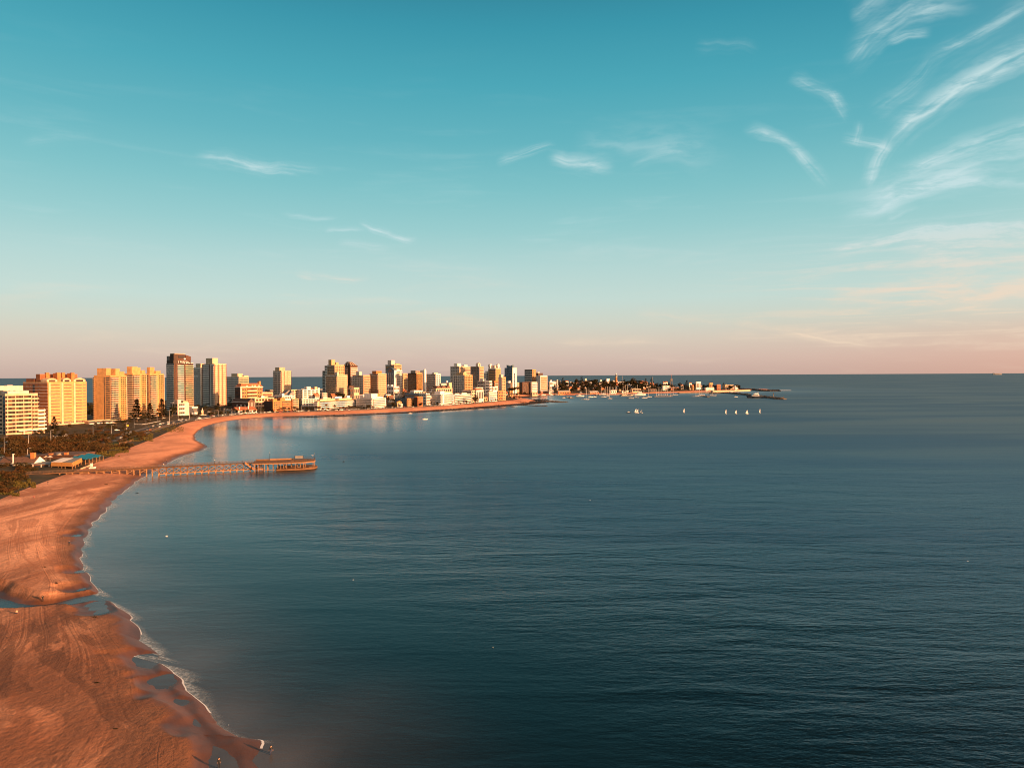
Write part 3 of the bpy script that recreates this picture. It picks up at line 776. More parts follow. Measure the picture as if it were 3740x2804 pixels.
# ------------------------------------------------------------------ buildings
FOOT = []
class Bld:
    """A building with two faces seen: R runs from the near corner to the right, L from the near corner to the left.
    Local frame: origin at the near corner, x along R, y along L, z up."""
    def __init__(s, name, label, px, top, D=None, base=None, th=36.0, cat='building', wall=None, wallL=None, group=None, roof=None, parapet=.9, sink=3.0, lift=0.0, body=True):
        px0, pxm, px1 = px
        if D is None:
            p = ghit(pxm, base); D = p.y
        c = atdepth(pxm, 1400, D)
        s.g = surf(c.x, D) + lift
        s.loc = Vector((c.x, D, s.g))
        t = rad(th)
        k0 = atdepth(px0, 1400, D).x / D; k1 = atdepth(px1, 1400, D).x / D
        s.wL = max((c.x - k0 * D) / (math.cos(t) + k0 * math.sin(t)), 1.0)
        s.wR = max((k1 * D - c.x) / (math.sin(t) - k1 * math.cos(t)), 1.0)
        s.H = atdepth(pxm, top, D).z - s.g
        s.D = D
        s.root = thing(name, label, cat, s.loc, PI / 2 - t, group)
        fc = s.loc + Vector((math.sin(t) * s.wR / 2 - math.cos(t) * s.wL / 2, math.cos(t) * s.wR / 2 + math.sin(t) * s.wL / 2, 0))
        FOOT.append((fc.x, fc.y, .5 * math.hypot(s.wR, s.wL)))
        s.wall = wall
        if body:
            mb = MB(); mb.box(0, s.wR, 0, s.wL, -sink, s.H, wall, {5: wallL or wall})  # wallL: real cladding on some, elsewhere shade put into the flank's colour
            mb.build('wall', s.root)
            s.roof(roof or M_ROOF, wall, parapet)
    def roof(s, rm, pm, ph):
        t = .25; s.rf = None
        if ph > 0:
            s.rfm = MB(); s.rfm.box(t, s.wR - t, t, s.wL - t, s.H + .004, s.H + .12, rm); s.rf = link('roof', s.rfm.mesh('roof'), s.root)
            m = MB()
            m.box(-.02, s.wR + .02, -.02, t - .02, s.H + .002, s.H + ph, pm).box(-.02, s.wR + .02, s.wL - t + .02, s.wL + .02, s.H + .002, s.H + ph, pm)
            m.box(-.02, t - .02, t - .02, s.wL - t + .02, s.H + .002, s.H + ph, pm).box(s.wR - t + .02, s.wR + .02, t - .02, s.wL - t + .02, s.H + .002, s.H + ph, pm)
            m.build('parapet', s.root)
    def zpx(s, py):
        """Height above the base of a row of the photograph, at the depth of the near corner."""
        return atdepth(1870, py + (1870 - 1870), s.D).z - s.g
    def up(s, u0, u1, v0, v1, z0, h, mat, name='lift_house', ph=0):
        """A box on the roof, by fractions of the footprint."""
        MB().box(u0 * s.wR, u1 * s.wR, v0 * s.wL, v1 * s.wL, s.H + z0 + .005, s.H + z0 + h, mat).build(name, getattr(s, 'rf', None) or s.root)      # stands on the roof: a sub-part of it
        return s
    def _put(s, mb, face, u0, u1, z0, z1, d0, d1, mat):
        """A box on a face: along u, up z, D0..D1 metres out of the wall."""
        if face == 'R': mb.box(u0, u1, -d1, -d0, z0, z1, mat)
        else: mb.box(-d1, -d0, u0, u1, z0, z1, mat)
    def face(s, face, kind, fl, u=(0, 1), z=(0, 1), n=4, mat=None, g=None, d=1.2, near=None, first=0, fr=.55, hh=.54, pm=None, w=.70):
        W_ = s.wR if face == 'R' else s.wL
        a, b = u[0] * W_, u[1] * W_
        z0, z1 = z[0] * s.H, z[1] * s.H
        fh = (z1 - z0) / fl
        near = s.D < 1150 if near is None else near
        mat = mat or s.wall; g = g or M_GLASS
        def unit(build, name, every=True, positions=None):
            """The same piece on every floor: one mesh, one object a floor."""
            mb = MB(); build(mb, 0.0); me = mb.mesh(name)
            for k in range(first, fl): link(name, me, s.root, (0, 0, z0 + k * fh))
        def merged(build, name):
            mb = MB()
            for k in range(first, fl): build(mb, z0 + k * fh)
            stuff(mb.build(name, s.root))
        if kind == 'win':
            cw = (b - a) / n; hw = cw * w / 2; wh = fh * hh
            def one(mb, x, zz):
                s._put(mb, face, x - hw - .08, x + hw + .08, zz + fh * .30 - .08, zz + fh * .30 + wh + .08, .003, .07, pm or M_OFFW)
                s._put(mb, face, x - hw, x - .03, zz + fh * .30, zz + fh * .30 + wh, .05, .10, g)
                s._put(mb, face, x + .03, x + hw, zz + fh * .30, zz + fh * .30 + wh, .05, .10, g)
            if near:
                mb = MB(); one(mb, 0, 0); me = mb.mesh('window')
                for k in range(first, fl):
                    for i in range(n):
                        x = a + cw * (i + .5)
                        link('window', me, s.root, (x, 0, z0 + k * fh) if face == 'R' else (0, x, z0 + k * fh))
            else:
                merged(lambda mb, zz: [one(mb, a + cw * (i + .5), zz) for i in range(n)], 'window')
        elif kind == 'band':
            def one(mb, zz):
                k = max(int((b - a) / 2.2), 1); st = (b - a) / k
                s._put(mb, face, a, b, zz + fh * .3 - .1, zz + fh * .3 - .005, .003, .16, pm or M_OFFW)
                for i in range(k): s._put(mb, face, a + i * st + .06, a + (i + 1) * st - .06, zz + fh * .3, zz + fh * (.3 + hh), .003, .05, g)
            (unit if near else merged)(one, 'window_band')
        elif kind == 'balc':
            def slab(mb, zz):
                s._put(mb, face, a, b, zz, zz + .2, .004, d, mat)
                s._put(mb, face, a, b, zz + .203, zz + .2 + fh * fr * .62, d - .14, d, pm or mat)
                s._put(mb, face, a, a + .12, zz + .203, zz + .2 + fh * fr * .62, .004, d - .143, pm or mat)
                s._put(mb, face, b - .12, b, zz + .203, zz + .2 + fh * fr * .62, .004, d - .143, pm or mat)
            def gl(mb, zz):
                k = max(int((b - a) / 2.4), 1); st = (b - a) / k
                for i in range(k): s._put(mb, face, a + i * st + .15, a + (i + 1) * st - .15, zz + .25, zz + fh * .86, .003, .06, g)
            unit(slab, 'balcony')
            (unit if near else merged)(gl, 'window_band')
        elif kind == 'slab':
            fr = min(fr, .86)
            def sl(mb, zz): s._put(mb, face, a, b, zz, zz + fh * fr * .55, .004, d, mat)
            def gl(mb, zz):
                k = max(int((b - a) / 2.4), 1); st = (b - a) / k
                for i in range(k): s._put(mb, face, a + i * st + .05, a + (i + 1) * st - .05, zz + fh * fr * .55, zz + fh, .003, .07, g)
            unit(sl, 'floor_band')
            (unit if near else merged)(gl, 'window_band')
        elif kind == 'ribs':
            mb = MB(); s._put(mb, face, 0, w, z0, z1, .003, d, mat); me = mb.mesh('pilaster')
            for i in range(n):
                x = a + (b - a) * i / max(n - 1, 1) - w / 2
                link('pilaster', me, s.root, (x, 0, 0) if face == 'R' else (0, x, 0))
        elif kind == 'bay':
            mb = MB(); s._put(mb, face, a, b, z0, z1, .003, d, mat); mb.build('bay', s.root)
        elif kind == 'strip':
            mb = MB()
            for k in range(fl): s._put(mb, face, a, b, z0 + k * fh + .12, z0 + (k + 1) * fh - .12, .003, .07, g)
            mb.build('stair_window', s.root)
        return s
    def antenna(s, u, v, h):
        x, y = u * s.wR, v * s.wL
        MB().bar((x, y, s.H - .2), (x, y, s.H + h), .25, M_STEEL).build('antenna', s.root)
        return s

def lettering(parent, txt, size, loc, rot, mat):
    c = bpy.data.curves.new('lettering', 'FONT'); c.body = txt; c.size = size; c.extrude = .08; c.space_character = 1.1
    c.materials.append(mat)
    o = bpy.data.objects.new('lettering', c); COL.objects.link(o); bpy.context.view_layer.update()
    me = bpy.data.meshes.new_from_object(o.evaluated_get(bpy.context.evaluated_depsgraph_get())); bpy.data.objects.remove(o)
    if not me.materials: me.materials.append(mat)
    o = link('lettering', me, parent, loc); o.rotation_euler = rot
    return o

# ---- the near group at the left
A = Bld('apartment_block', 'cream apartment block with curved balcony bands beside the tall brick slab', (-70, 18, 137), 1441, D=634, th=30, wall=M_CREAM, parapet=.7)
A.face('R', 'slab', 10, (0.0, .80), (0, .965), d=.45, mat=M_CREAM, g=M_GLASSW, fr=.72).face('R', 'ribs', 1, (.06, .80), (0, .96), n=4, d=.5, w=.5, mat=M_CREAM)
A.face('R', 'balc', 10, (.80, 1.0), (0, .965), d=1.6, mat=M_CREAM, g=M_GLASSW, fr=.45)
A.face('L', 'strip', 10, (.0, .09), (0, .96), g=M_GLASSB).face('L', 'win', 10, (.1, 1), n=6)
A.up(.15, .8, .1, .35, 0, 3.0, M_PINK, 'penthouse').up(.25, .36, .4, .6, 0, 3.4, M_CREAM)
# lower stepped end with planted terraces
e = MB(); e.box(A.wR, A.wR + 6.5, 1.0, 14, -3, A.H * .62, M_CREAM); e.build('terrace_wing', A.root)
for k in range(6):
    mb = MB(); mb.box(A.wR - .3, A.wR + 7.4 - .2 * k, -.6, 1.0 - .005, A.H * .095 * (k + .9), A.H * .095 * (k + .9) + 1.1, M_WHITE2)
    mb.box(A.wR + .6, A.wR + 6.0, .8, .99, A.H * .095 * (k + .9) + 1.12, A.H * .095 * (k + .9) + 2.5, M_GLASSW)
    mb.build('balcony', A.root)
mb = MB(); mb.box(A.wR * .35, A.wR + 1.5, -3.2, -.5, 2.7, 3.3, M_WHITE2); mb.box(A.wR * .5, A.wR * .5 + .4, -3, -2.6, -1.5, 2.7, M_WHITE2); mb.box(A.wR * .9, A.wR * .9 + .4, -3, -2.6, -1.5, 2.7, M_WHITE2)
mb.build('entrance_canopy', A.root)

Z = Bld('apartment_block', 'pale pink block with three round portholes high on its blank wall', (-60, -20, 84), 1413, D=735, th=24, wall=M_PINK)
for i, f in enumerate((.32, .50, .68)):
    mb = MB(); r = 1.3
    mb.rings([[(f * Z.wR + r * k * math.cos(a), y, Z.H - 5.4 + r * k * math.sin(a)) for a in [2 * PI * j / 14 for j in range(14)]] for k, y in ((1.25, -.004), (1.25, -.18), (1, -.18), (1, -.06))], M_GLASS)
    mb.build('porthole', Z.root)
Z.up(.55, .75, .3, .6, 0, 1.6, M_PINK)

S = Bld('apartment_slab', 'long yellow apartment slab with brick end wall and arched roof pavilions', (84, 174, 316), 1398, D=770, th=22, wall=M_GOLD, wallL=M_BRICK, parapet=1.0)
for a_, b_, n_ in ((.07, .30, 3), (.40, .60, 3), (.69, .88, 3)):
    S.face('R', 'band', 13, (a_, b_), (.03, .985), g=M_SHUT, hh=.30)
S.face('R', 'band', 13, (.90, .99), (.03, .985), g=M_SHUT, hh=.30)
for u_ in (.02, .335, .65): S.face('R', 'bay', 1, (u_, u_ + .045), (0, .995), d=.5, mat=M_CREAM)
for k in range(13):
    mb = MB(); S._put(mb, 'L', 0.3, S.wL, S.H * (k + 1) / 13.2, S.H * (k + 1) / 13.2 + .3, .004, .14, M_WHITE2); mb.build('string_course', S.root)
S.face('L', 'win', 13, (.30, .42), (0, .96), n=1, g=M_GLASS, w=.4, hh=.28).face('L', 'strip', 4, (.52, .60), (.62, .96)).face('L', 'win', 13, (.62, .95), (0, .96), n=2, w=.22, hh=.22)
def arch_top(B_, u0, u1, v0, v1, h, mat):
    w_ = (u1 - u0) * B_.wR; n = 10
    prof = [(u0 * B_.wR + w_ * k / n, B_.H + h * (.62 + .38 * math.sin(PI * k / n))) for k in range(n + 1)]
    mb = MB(); y0, y1 = v0 * B_.wL, v1 * B_.wL
    r0 = [(prof[0][0], B_.H + .01)] + prof + [(prof[-1][0], B_.H + .01)]
    mb.rings([[(x, y0, z_) for x, z_ in r0], [(x, y1, z_) for x, z_ in r0]], mat)
    mb.box(u0 * B_.wR + w_ * .2, u0 * B_.wR + w_ * .8, y0 - .06, y0 - .003, B_.H + .9, B_.H + h * .6, M_GLASSW)
    mb.build('roof_pavilion', B_.root)
for a_, b_ in ((.0, .26), (.40, .61), (.68, .99)): arch_top(S, a_, b_, .03, .28, 5.2, M_CREAM)
for a_, b_, h_ in ((.26, .35, 10.5), (.62, .68, 10.5)): S.up(a_, b_, .03, .2, 0, h_, M_BRICK2, 'brick_tower')
S.up(.02, .98, .34, .5, 0, 9.6, M_BRICK, 'brick_penthouse')
for u_ in (.15, .42, .55, .8): S.up(u_, u_ + .08, .3, .36, 0, 11.2, M_BRICK2, 'chimney')
S.up(.02, .5, .55, .9, 0, 4.5, M_BRICK, 'brick_penthouse').up(.2, .34, .62, .72, 4.5, 3.6, M_BRICK2, 'lift_house')
S.face('R', 'balc', 1, (.0, .95), (0, .08), d=5, mat=M_CREAM)

T1 = Bld('apartment_tower', 'yellow apartment tower with a flat blank end wall, first of three', (343, 403, 462), 1373, D=860, th=10, wall=M_GOLD, wallL=M_ORY, group='three stepped yellow towers')
T1.face('L', 'strip', 20, (.34, .39), (.02, .98)).face('L', 'win', 20, (.02, .29), (0, .98), n=1, w=.9, hh=.52, g=M_GLASS, pm=M_GOLD)
T1.face('L', 'balc', 20, (.97, 1.06), (0, .98), d=.5)
T2 = Bld('apartment_tower', 'yellow apartment tower between the flat-ended one and the last', (455, 485, 534), 1366, D=905, th=10, wall=M_GOLD, group='three stepped yellow towers')
T2.face('L', 'slab', 20, (.0, .9), (0, .98), d=.35, mat=M_CREAM, fr=.85)
T3 = Bld('apartment_tower', 'yellow apartment tower nearest the dark crowned tower, last of three', (529, 547, 599), 1367, D=950, th=10, wall=M_GOLD, group='three stepped yellow towers')
T3.face('L', 'win', 20, (.1, .9), (0, .98), n=1, w=.7, g=M_GLASSW)
for T in (T1, T2, T3):
    T.face('R', 'balc', 20, (.0, .46), (0, .985), d=1.7, mat=M_CREAM, pm=M_PINK, g=M_GLASSW, fr=.5)
    T.face('R', 'bay', 1, (.48, .60), (0, .985), d=1.0, mat=M_GOLD).face('R', 'win', 20, (.62, .98), (0, .985), n=3, g=M_GLASSW, w=.8, hh=.5, pm=M_GOLD)
    T.face('R', 'bay', 1, (.965, 1.0), (0, .985), d=.7, mat=M_CREAM)
T1.up(.0, .28, .25, .8, 0, 9.5, M_GOLD, 'water_tank').up(.42, .68, .1, .5, 0, 9, M_GOLD).up(.7, .98, .1, .5, 0, 5.5, M_GOLD)
T2.up(.0, .42, .1, .7, 0, 9.5, M_GOLD, 'water_tank').up(.44, .7, .2, .7, 0, 8.5, M_GOLD).up(.72, .99, .1, .6, 0, 5, M_GOLD)
T3.up(.05, .36, .1, .7, 0, 9.6, M_ORY, 'water_tank').up(.45, .8, .1, .6, 0, 4.8, M_ORY)
mb = Bld('apartment_block', 'long low cream pavilion with flat canopy at the foot of the yellow towers', (300, 322, 424), 1539, D=800, th=30, wall=M_CREAM, parapet=.5)
mb.face('R', 'slab', 1, (0, 1), (0, 1), d=2.0, mat=M_WHITE2).face('R', 'win', 1, (.05, .95), n=6, near=True)

K = Bld('crowned_tower', 'dark brown tower with a curved crown and white rooftop lettering', (608, 636, 706), 1327, D=1090, th=34, cat='tower', wall=M_DBROWN, wallL=M_DCONC, parapet=0)
K.face('L', 'slab', 22, (.06, 1), (0, .99), d=.35, mat=M_CONC2, g=M_GLASS, fr=.62)
K.face('R', 'bay', 1, (.0, .045), (0, 1.0), d=.5, mat=M_BROWN).face('R', 'bay', 1, (.09, .16), (0, 1.0), d=.35, mat=M_BROWN)
K.face('R', 'balc', 22, (.17, .50), (0, .99), d=1.0, mat=M_WHITE, g=M_GLASS, fr=.42, pm=M_WHITE)
K.face('R', 'balc', 22, (.57, 1.0), (0, .99), d=1.5, mat=M_CREAM, g=M_GLASSW, fr=.42, pm=M_CREAM)
ch = K.zpx(1300)
K.up(0, .9, .05, .95, 0, 5.0, M_DBROWN, 'crown_storey')
mb = MB(); z0 = K.H + 5.005
mb.box(.0, K.wR * .2, .4, K.wL * .5, z0, z0 + 9.6, M_DBROWN); mb.box(K.wR * .2, K.wR * .62, 1.6, K.wL * .6, z0, z0 + 9.0, M_BROWN); mb.build('crown_frame', K.root)
MB().box(K.wR * .05, K.wR * .60, .6, K.wL * .62, z0 + 9.7, z0 + 10.5, M_BEIGE).build('crown_roof', K.root)
MB().hull8([(K.wR * .62, .6, z0), (K.wR * .9, .6, z0), (K.wR * .9, K.wL * .6, z0), (K.wR * .62, K.wL * .6, z0), (K.wR * .62, .6, z0 + 8.6), (K.wR * .9, .6, z0 + 6.0), (K.wR * .9, K.wL * .6, z0 + 6.0), (K.wR * .62, K.wL * .6, z0 + 8.6)], M_BROWN).build('crown_wing', K.root)
MB().box(.2, K.wR * .3, K.wL * .62, K.wL * .95, z0, z0 + 6.5, M_DCONC).build('crown_wing', K.root)
MB().box(K.wR * .25, K.wR * .58, .98, 1.55, z0 + 3.2, z0 + 7.4, M_GLASSW).build('crown_window', K.root)
MB().box(K.wR * .52, K.wR * .62, .30, .55, z0 + 1.2, z0 + 3.2, M_WHITE2).build('sign_panel', K.root)
lettering(K.root, 'S PUESTA', 3.9, (K.wR * .20, -.15, K.H + 1.1), (PI / 2, 0, 0), M_WHITE2)
for u_ in (.5, .62, .7, .78, .86, .95): MB().box(u_ * K.wR, u_ * K.wR + 1.2, -.9, -.2, K.H + .01, K.H + 1.5, M_WHITE).build('parapet', K.root)
mb = Bld('low_house', 'pale villa with stepped white blocks below the dark crowned tower', (620, 648, 690), 1473, D=985, th=36, cat='house', wall=M_PINK, parapet=.6)
mb.face('R', 'balc', 3, (.1, .6), d=1.4, mat=M_WHITE).face('L', 'win', 3, n=3).up(.0, .3, .0, .5, 0, 5, M_PINK, 'upper_block').up(.55, .95, .1, .8, 0, 3, M_CREAM, 'upper_block')
mb = Bld('low_house', 'small flat white house between the stepped villa and the parking area', (686, 700, 722), 1486, D=1010, th=36, cat='house', wall=M_WHITE, parapet=.4)
mb.face('R', 'band', 1)

B5 = Bld('office_tower', 'grey tower in shade squeezed behind the dark crowned tower', (702, 732, 748), 1343, D=1260, th=36, cat='tower', wall=M_CONC2, wallL=M_CONC)
B5.face('L', 'band', 18, (.03, .97), (0, .97), g=M_GLASS, pm=M_CONC, hh=.35).face('R', 'win', 18, n=2).up(.1, .95, .0, .6, 0, 7.5, M_CREAM)
for k in range(2): MB().box(-.25, -.01, B5.wL * (.34 + .26 * k), B5.wL * (.46 + .26 * k), B5.H * .74, B5.H * .79, M_WHITE2).build('sign_panel', B5.root)
B6 = Bld('apartment_tower', 'pale tower with thin brick ribs, its lower half in shadow', (740, 783, 827), 1330, D=1210, th=36, cat='tower', wall=M_CREAM, wallL=M_CONC2)
B6.face('L', 'slab', 22, (.40, 1), (0, .99), d=.3, mat=M_CONC2, g=M_GLASS, fr=1.1).face('L', 'ribs', 1, (.38, .99), n=2, d=.7, w=1.1, mat=M_BROWN)
B6.face('L', 'balc', 22, (.03, .28), (0, .98), d=1.3, mat=M_PINK, g=M_GLASS)
B6.face('R', 'ribs', 1, (.02, .98), n=4, d=.55, w=.8, mat=M_BRICK).face('R', 'win', 22, (.04, .96), (0, .985), n=6, hh=.36, w=.6, g=M_GLASSW)
B6.up(.0, .45, .15, .7, 0, 10.5, M_CREAM).up(.5, .9, .4, .8, 0, 1.5, M_CONC).antenna(.7, .3, 3)
B7 = Bld('apartment_block', 'white stepped mid-rise with grey shaded flank behind the mansard hotel', (827, 873, 909), 1377, D=1390, th=36, wall=M_CREAM, wallL=M_CONC2)
B7.face('L', 'slab', 13, (.02, .98), (0, .97), d=.4, mat=M_CONC2, fr=.95).face('R', 'slab', 13, (.02, .98), (0, .97), d=.4, mat=M_CREAM, fr=1.05).up(.0, .5, .1, .6, 0, 7, M_CREAM).up(.5, .95, 0, .8, 0, 3, M_CREAM, 'penthouse')

# mansard hotel
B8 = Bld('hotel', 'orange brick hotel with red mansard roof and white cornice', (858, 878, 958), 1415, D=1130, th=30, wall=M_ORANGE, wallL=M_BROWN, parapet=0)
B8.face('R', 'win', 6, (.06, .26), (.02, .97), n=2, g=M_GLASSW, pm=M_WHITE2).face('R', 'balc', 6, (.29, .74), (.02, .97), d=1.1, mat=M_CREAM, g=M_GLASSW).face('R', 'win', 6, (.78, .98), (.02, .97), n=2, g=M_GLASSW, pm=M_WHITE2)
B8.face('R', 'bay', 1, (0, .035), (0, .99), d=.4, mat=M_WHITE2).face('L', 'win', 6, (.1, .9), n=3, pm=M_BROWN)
MB().box(-.9, B8.wR + .9, -.9, B8.wL + .9, B8.H + .003, B8.H + .9, M_WHITE2).build('cornice', B8.root)
MB().hull8([(-.4, -.4, B8.H + .9), (B8.wR + .4, -.4, B8.H + .9), (B8.wR + .4, B8.wL + .4, B8.H + .9), (-.4, B8.wL + .4, B8.H + .9), (5, 3.5, B8.H + 6.5), (B8.wR - 3, 3.5, B8.H + 6.5), (B8.wR - 3, B8.wL - 3, B8.H + 6.5), (5, B8.wL - 3, B8.H + 6.5)], M_TILE).build('mansard_roof', B8.root)
for u_ in (.25, .5, .62, .8): MB().box(u_ * B8.wR, u_ * B8.wR + 3.2, -.3, 2.2, B8.H + .905, B8.H + 3.4, M_CREAM).build('dormer', B8.root)
MB().box(B8.wR - 5, B8.wR - 1.5, 2, 6, B8.H + .91, B8.H + 9.5, M_ORANGE).build('chimney', B8.root)
MB().box(B8.wR * .83, B8.wR * .98, -6, -5.5, B8.H * .28, B8.H * .58, M_WHITE2).box(B8.wR * .83, B8.wR * .85, -5.9, -5.6, -4, B8.H * .28, M_STEEL).build('sign_board', B8.root)

# church
B9 = Bld('church', 'brown church with dark pitched roof and tall arched windows', (846, 905, 928), 1469, D=1085, th=40, cat='church', wall=M_BROWN, parapet=0)
x1, y1, hz = B9.wR, B9.wL, B9.H
mb = MB(); mb.rings([[(-.6, -.6, hz), (x1 / 2, -.6, hz + 5.5), (x1 + .6, -.6, hz)], [(-.6, y1 + .6, hz), (x1 / 2, y1 + .6, hz + 5.5), (x1 + .6, y1 + .6, hz)]], M_TILE2); mb.build('pitched_roof', B9.root)
MB().box(-.9, -.6, -.6, y1 + .6, hz - .5, hz + .1, M_WHITE2).build('gutter', B9.root)
for v_ in (.18, .42, .66):
    w_ = 2.0; y0 = v_ * y1
    pts = [(y0 - w_, 1.0), (y0 - w_, hz * .6)] + [(y0 - w_ * math.cos(a), hz * .6 + w_ * math.sin(a)) for a in [PI * k / 8 for k in range(1, 8)]] + [(y0 + w_, hz * .6), (y0 + w_, 1.0)]
    mb = MB(); mb.rings([[(-.004, a, c_) for a, c_ in pts], [(-.22, a, c_) for a, c_ in pts]], M_WHITE2)
    ctr = [((a - y0) * .75 + y0, 1.2 + (c_ - 1.2) * .92) for a, c_ in pts]
    mb.rings([[(-.2, a, c_) for a, c_ in ctr], [(-.26, a, c_) for a, c_ in ctr]], M_GLASS); mb.build('arched_window', B9.root)
B9.face('R', 'ribs', 1, (.05, .95), n=5, d=.5, w=.7, mat=M_CONC)
MB().box(-12, -2, y1 * .3, y1 * .95, 0, 3.2, M_CONC).build('porch', B9.root)
B9b = Bld('low_house', 'cream walled annex with shaded courtyard behind the brown church', (905, 930, 1000), 1455, D=1120, th=34, cat='house', wall=M_CREAM, parapet=.5)
B9b.face('R', 'win', 3, (.05, .95), n=6, g=M_GLASSW)

def gable(name, label, px, ridge, eave, D=None, base=None, th=36, wall=M_WHITE, roof=M_TILE, cat='house', group=None, along='R', wins=3, floors=1, over=.7, lift=0.0):
    """A house with a pitched roof, ridge along R or L."""
    b_ = Bld(name, label, px, eave, D=D, base=base, th=th, cat=cat, wall=wall, parapet=0, group=group, lift=lift)
    x, y, hz = b_.wR, b_.wL, b_.H
    if hz < 2.4: hz = b_.H = 2.6
    rz_ = max(b_.zpx(ridge) - b_.zpx(eave), 1.2) + .2
    mb = MB()
    if along == 'R': r = [[(-over, -over, hz), (-over, y / 2, hz + rz_), (-over, y + over, hz)], [(x + over, -over, hz), (x + over, y / 2, hz + rz_), (x + over, y + over, hz)]]
    else: r = [[(-over, -over, hz), (x / 2, -over, hz + rz_), (x + over, -over, hz)], [(-over, y + over, hz), (x / 2, y + over, hz + rz_), (x + over, y + over, hz)]]
    mb.rings(r, roof); mb.build('pitched_roof', b_.root)
    if wins:
        b_.face('R', 'win', floors, (.06, .94), n=wins, near=b_.D < 1400); b_.face('L', 'win', floors, (.1, .9), n=max(wins - 1, 1), near=b_.D < 1400)
    return b_
B10 = gable('beach_house', 'low white beach house with an orange tiled roof', (842, 868, 937), 1488, 1500, D=1040, wall=M_WHITE, roof=M_TILE, wins=5)
MB().box(4, 5.2, 3, 4.2, B10.H, B10.H + 5.5, M_WHITE2).build('chimney', B10.root); MB().box(B10.wR * .6, B10.wR * .6 + 1, 3, 4, B10.H, B10.H + 6.2, M_WHITE2).build('chimney', B10.root)

B11 = Bld('apartment_tower', 'lone beige tower standing apart against the open sea', (998, 1027, 1064), 1355, D=1420, th=38, cat='tower', wall=M_BEIGE, wallL=M_CONC)
B11.face('L', 'balc', 15, (.5, .98), (0, .98), d=1.3, mat=M_CONC).face('L', 'balc', 15, (.06, .42), (0, .98), d=1.3, mat=M_CONC)
B11.face('R', 'ribs', 1, (.02, .98), n=4, d=.5, w=.7, mat=M_BROWN).face('R', 'win', 15, (.05, .95), (0, .98), n=3, w=.25, hh=.3).up(.0, .55, .2, .75, 0, 7.5, M_BEIGE).up(.3, .6, .5, .95, 0, 3.5, M_CONC)

def simple(name, label, px, top, D=None, base=None, wall=M_WHITE, fl=3, R='win', L='win', n=4, th=36, cat='building', g=None, ups=(), d=1.3, mat=None, pm=None, wallL=None, group=None, fr=.55, parapet=.6, roof=None, hh=.54):
    b_ = Bld(name, label, px, top, D=D, base=base, th=th, cat=cat, wall=wall, wallL=wallL, group=group, parapet=parapet, roof=roof)
    if R: b_.face('R', R, fl, (.04, .96), (0, .97), n=n, d=d, mat=mat, g=g, pm=pm, fr=fr, hh=hh)
    if L: b_.face('L', L, fl, (.04, .96), (0, .97), n=n, d=d, mat=mat, g=g, pm=pm, fr=fr, hh=hh)
    for q in ups: b_.up(*q)
    return b_

simple('low_house', 'cream house with a red shutter band beside the mansard hotel', (938, 958, 996), 1434, D=1190, wall=M_CREAM, fl=3, R='band', L='win', cat='house', g=M_SHUT)
simple('shaded_block', 'grey blue low block with small dark windows under the lone beige tower', (995, 1030, 1064), 1446, D=1180, wall=M_CONC2, fl=3, n=5, ups=((.1, .35, .1, .4, 0, 4.2, M_WHITE2), (.5, .8, .2, .6, 0, 2.4, M_SLATE)))
simple('low_house', 'curved cream house with rounded bay right of the lone tower foot', (1058, 1064, 1086), 1424, D=1330, wall=M_CREAM, fl=4, n=2, cat='house')
simple('apartment_block', 'dark low block with flat roof left of the lone beige tower', (968, 985, 1000), 1424, D=1480, wall=M_DCONC, fl=2, R='band', L='band')
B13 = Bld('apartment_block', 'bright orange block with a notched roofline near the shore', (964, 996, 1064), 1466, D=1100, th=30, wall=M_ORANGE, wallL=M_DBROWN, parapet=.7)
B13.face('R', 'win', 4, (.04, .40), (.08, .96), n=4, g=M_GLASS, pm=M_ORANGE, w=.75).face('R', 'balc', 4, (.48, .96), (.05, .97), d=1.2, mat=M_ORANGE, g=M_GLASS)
B13.up(0, .22, .0, .4, 0, 3.8, M_ORANGE, 'stepped_gable').up(.40, .66, .0, .4, 0, 4.4, M_ORANGE, 'stepped_gable').up(.46, .6, .02, .35, 4.4, 1.2, M_ORANGE, 'stepped_gable')
simple('apartment_block', 'narrow yellow block with stacked balconies beside the orange notched block', (1062, 1068, 1090), 1457, D=1130, wall=M_YEL, fl=5, R='balc', L=None, mat=M_CREAM)
simple('apartment_block', 'plain white block with sparse windows and a roof turret', (1082, 1105, 1167), 1424, D=1330, wall=M_WHITE, fl=5, R='win', L='win', n=4, ups=((.28, .5, .1, .5, 0, 6.0, M_WHITE), (.75, .9, .1, .4, 0, 5.5, M_CREAM), (.9, 1.0, .0, .6, 0, 3.5, M_WHITE2)), g=M_GLASS)
simple('apartment_block', 'shaded white block with deep square windows behind the long shore block', (1098, 1104, 1166), 1458, D=1195, wall=M_CONC2, fl=4, R='win', L='win', n=6, th=62, g=M_GLASS)
B17 = simple('apartment_block', 'long cream white shore block with flat penthouses behind palm trees', (1148, 1160, 1300), 1466, D=1142, wall=M_CREAM, fl=4, R='slab', L='balc', n=8, th=24, mat=M_WHITE2, g=M_GLASSW, fr=1.0, d=.8)
B17.up(.08, .45, .25, .8, 0, 3.4, M_CREAM, 'penthouse').up(.55, .9, .25, .8, 0, 3.2, M_CREAM, 'penthouse').up(.16, .26, .3, .7, 3.4, 4.2, M_PINK).up(.44, .62, .1, .6, 3.2, 3.2, M_WHITE2, 'penthouse').up(.78, .86, .3, .7, 3.2, 4.0, M_WHITE2)
B17.face('R', 'balc', 4, (.90, 1.0), (0, .93), d=2.4, mat=M_WHITE2)
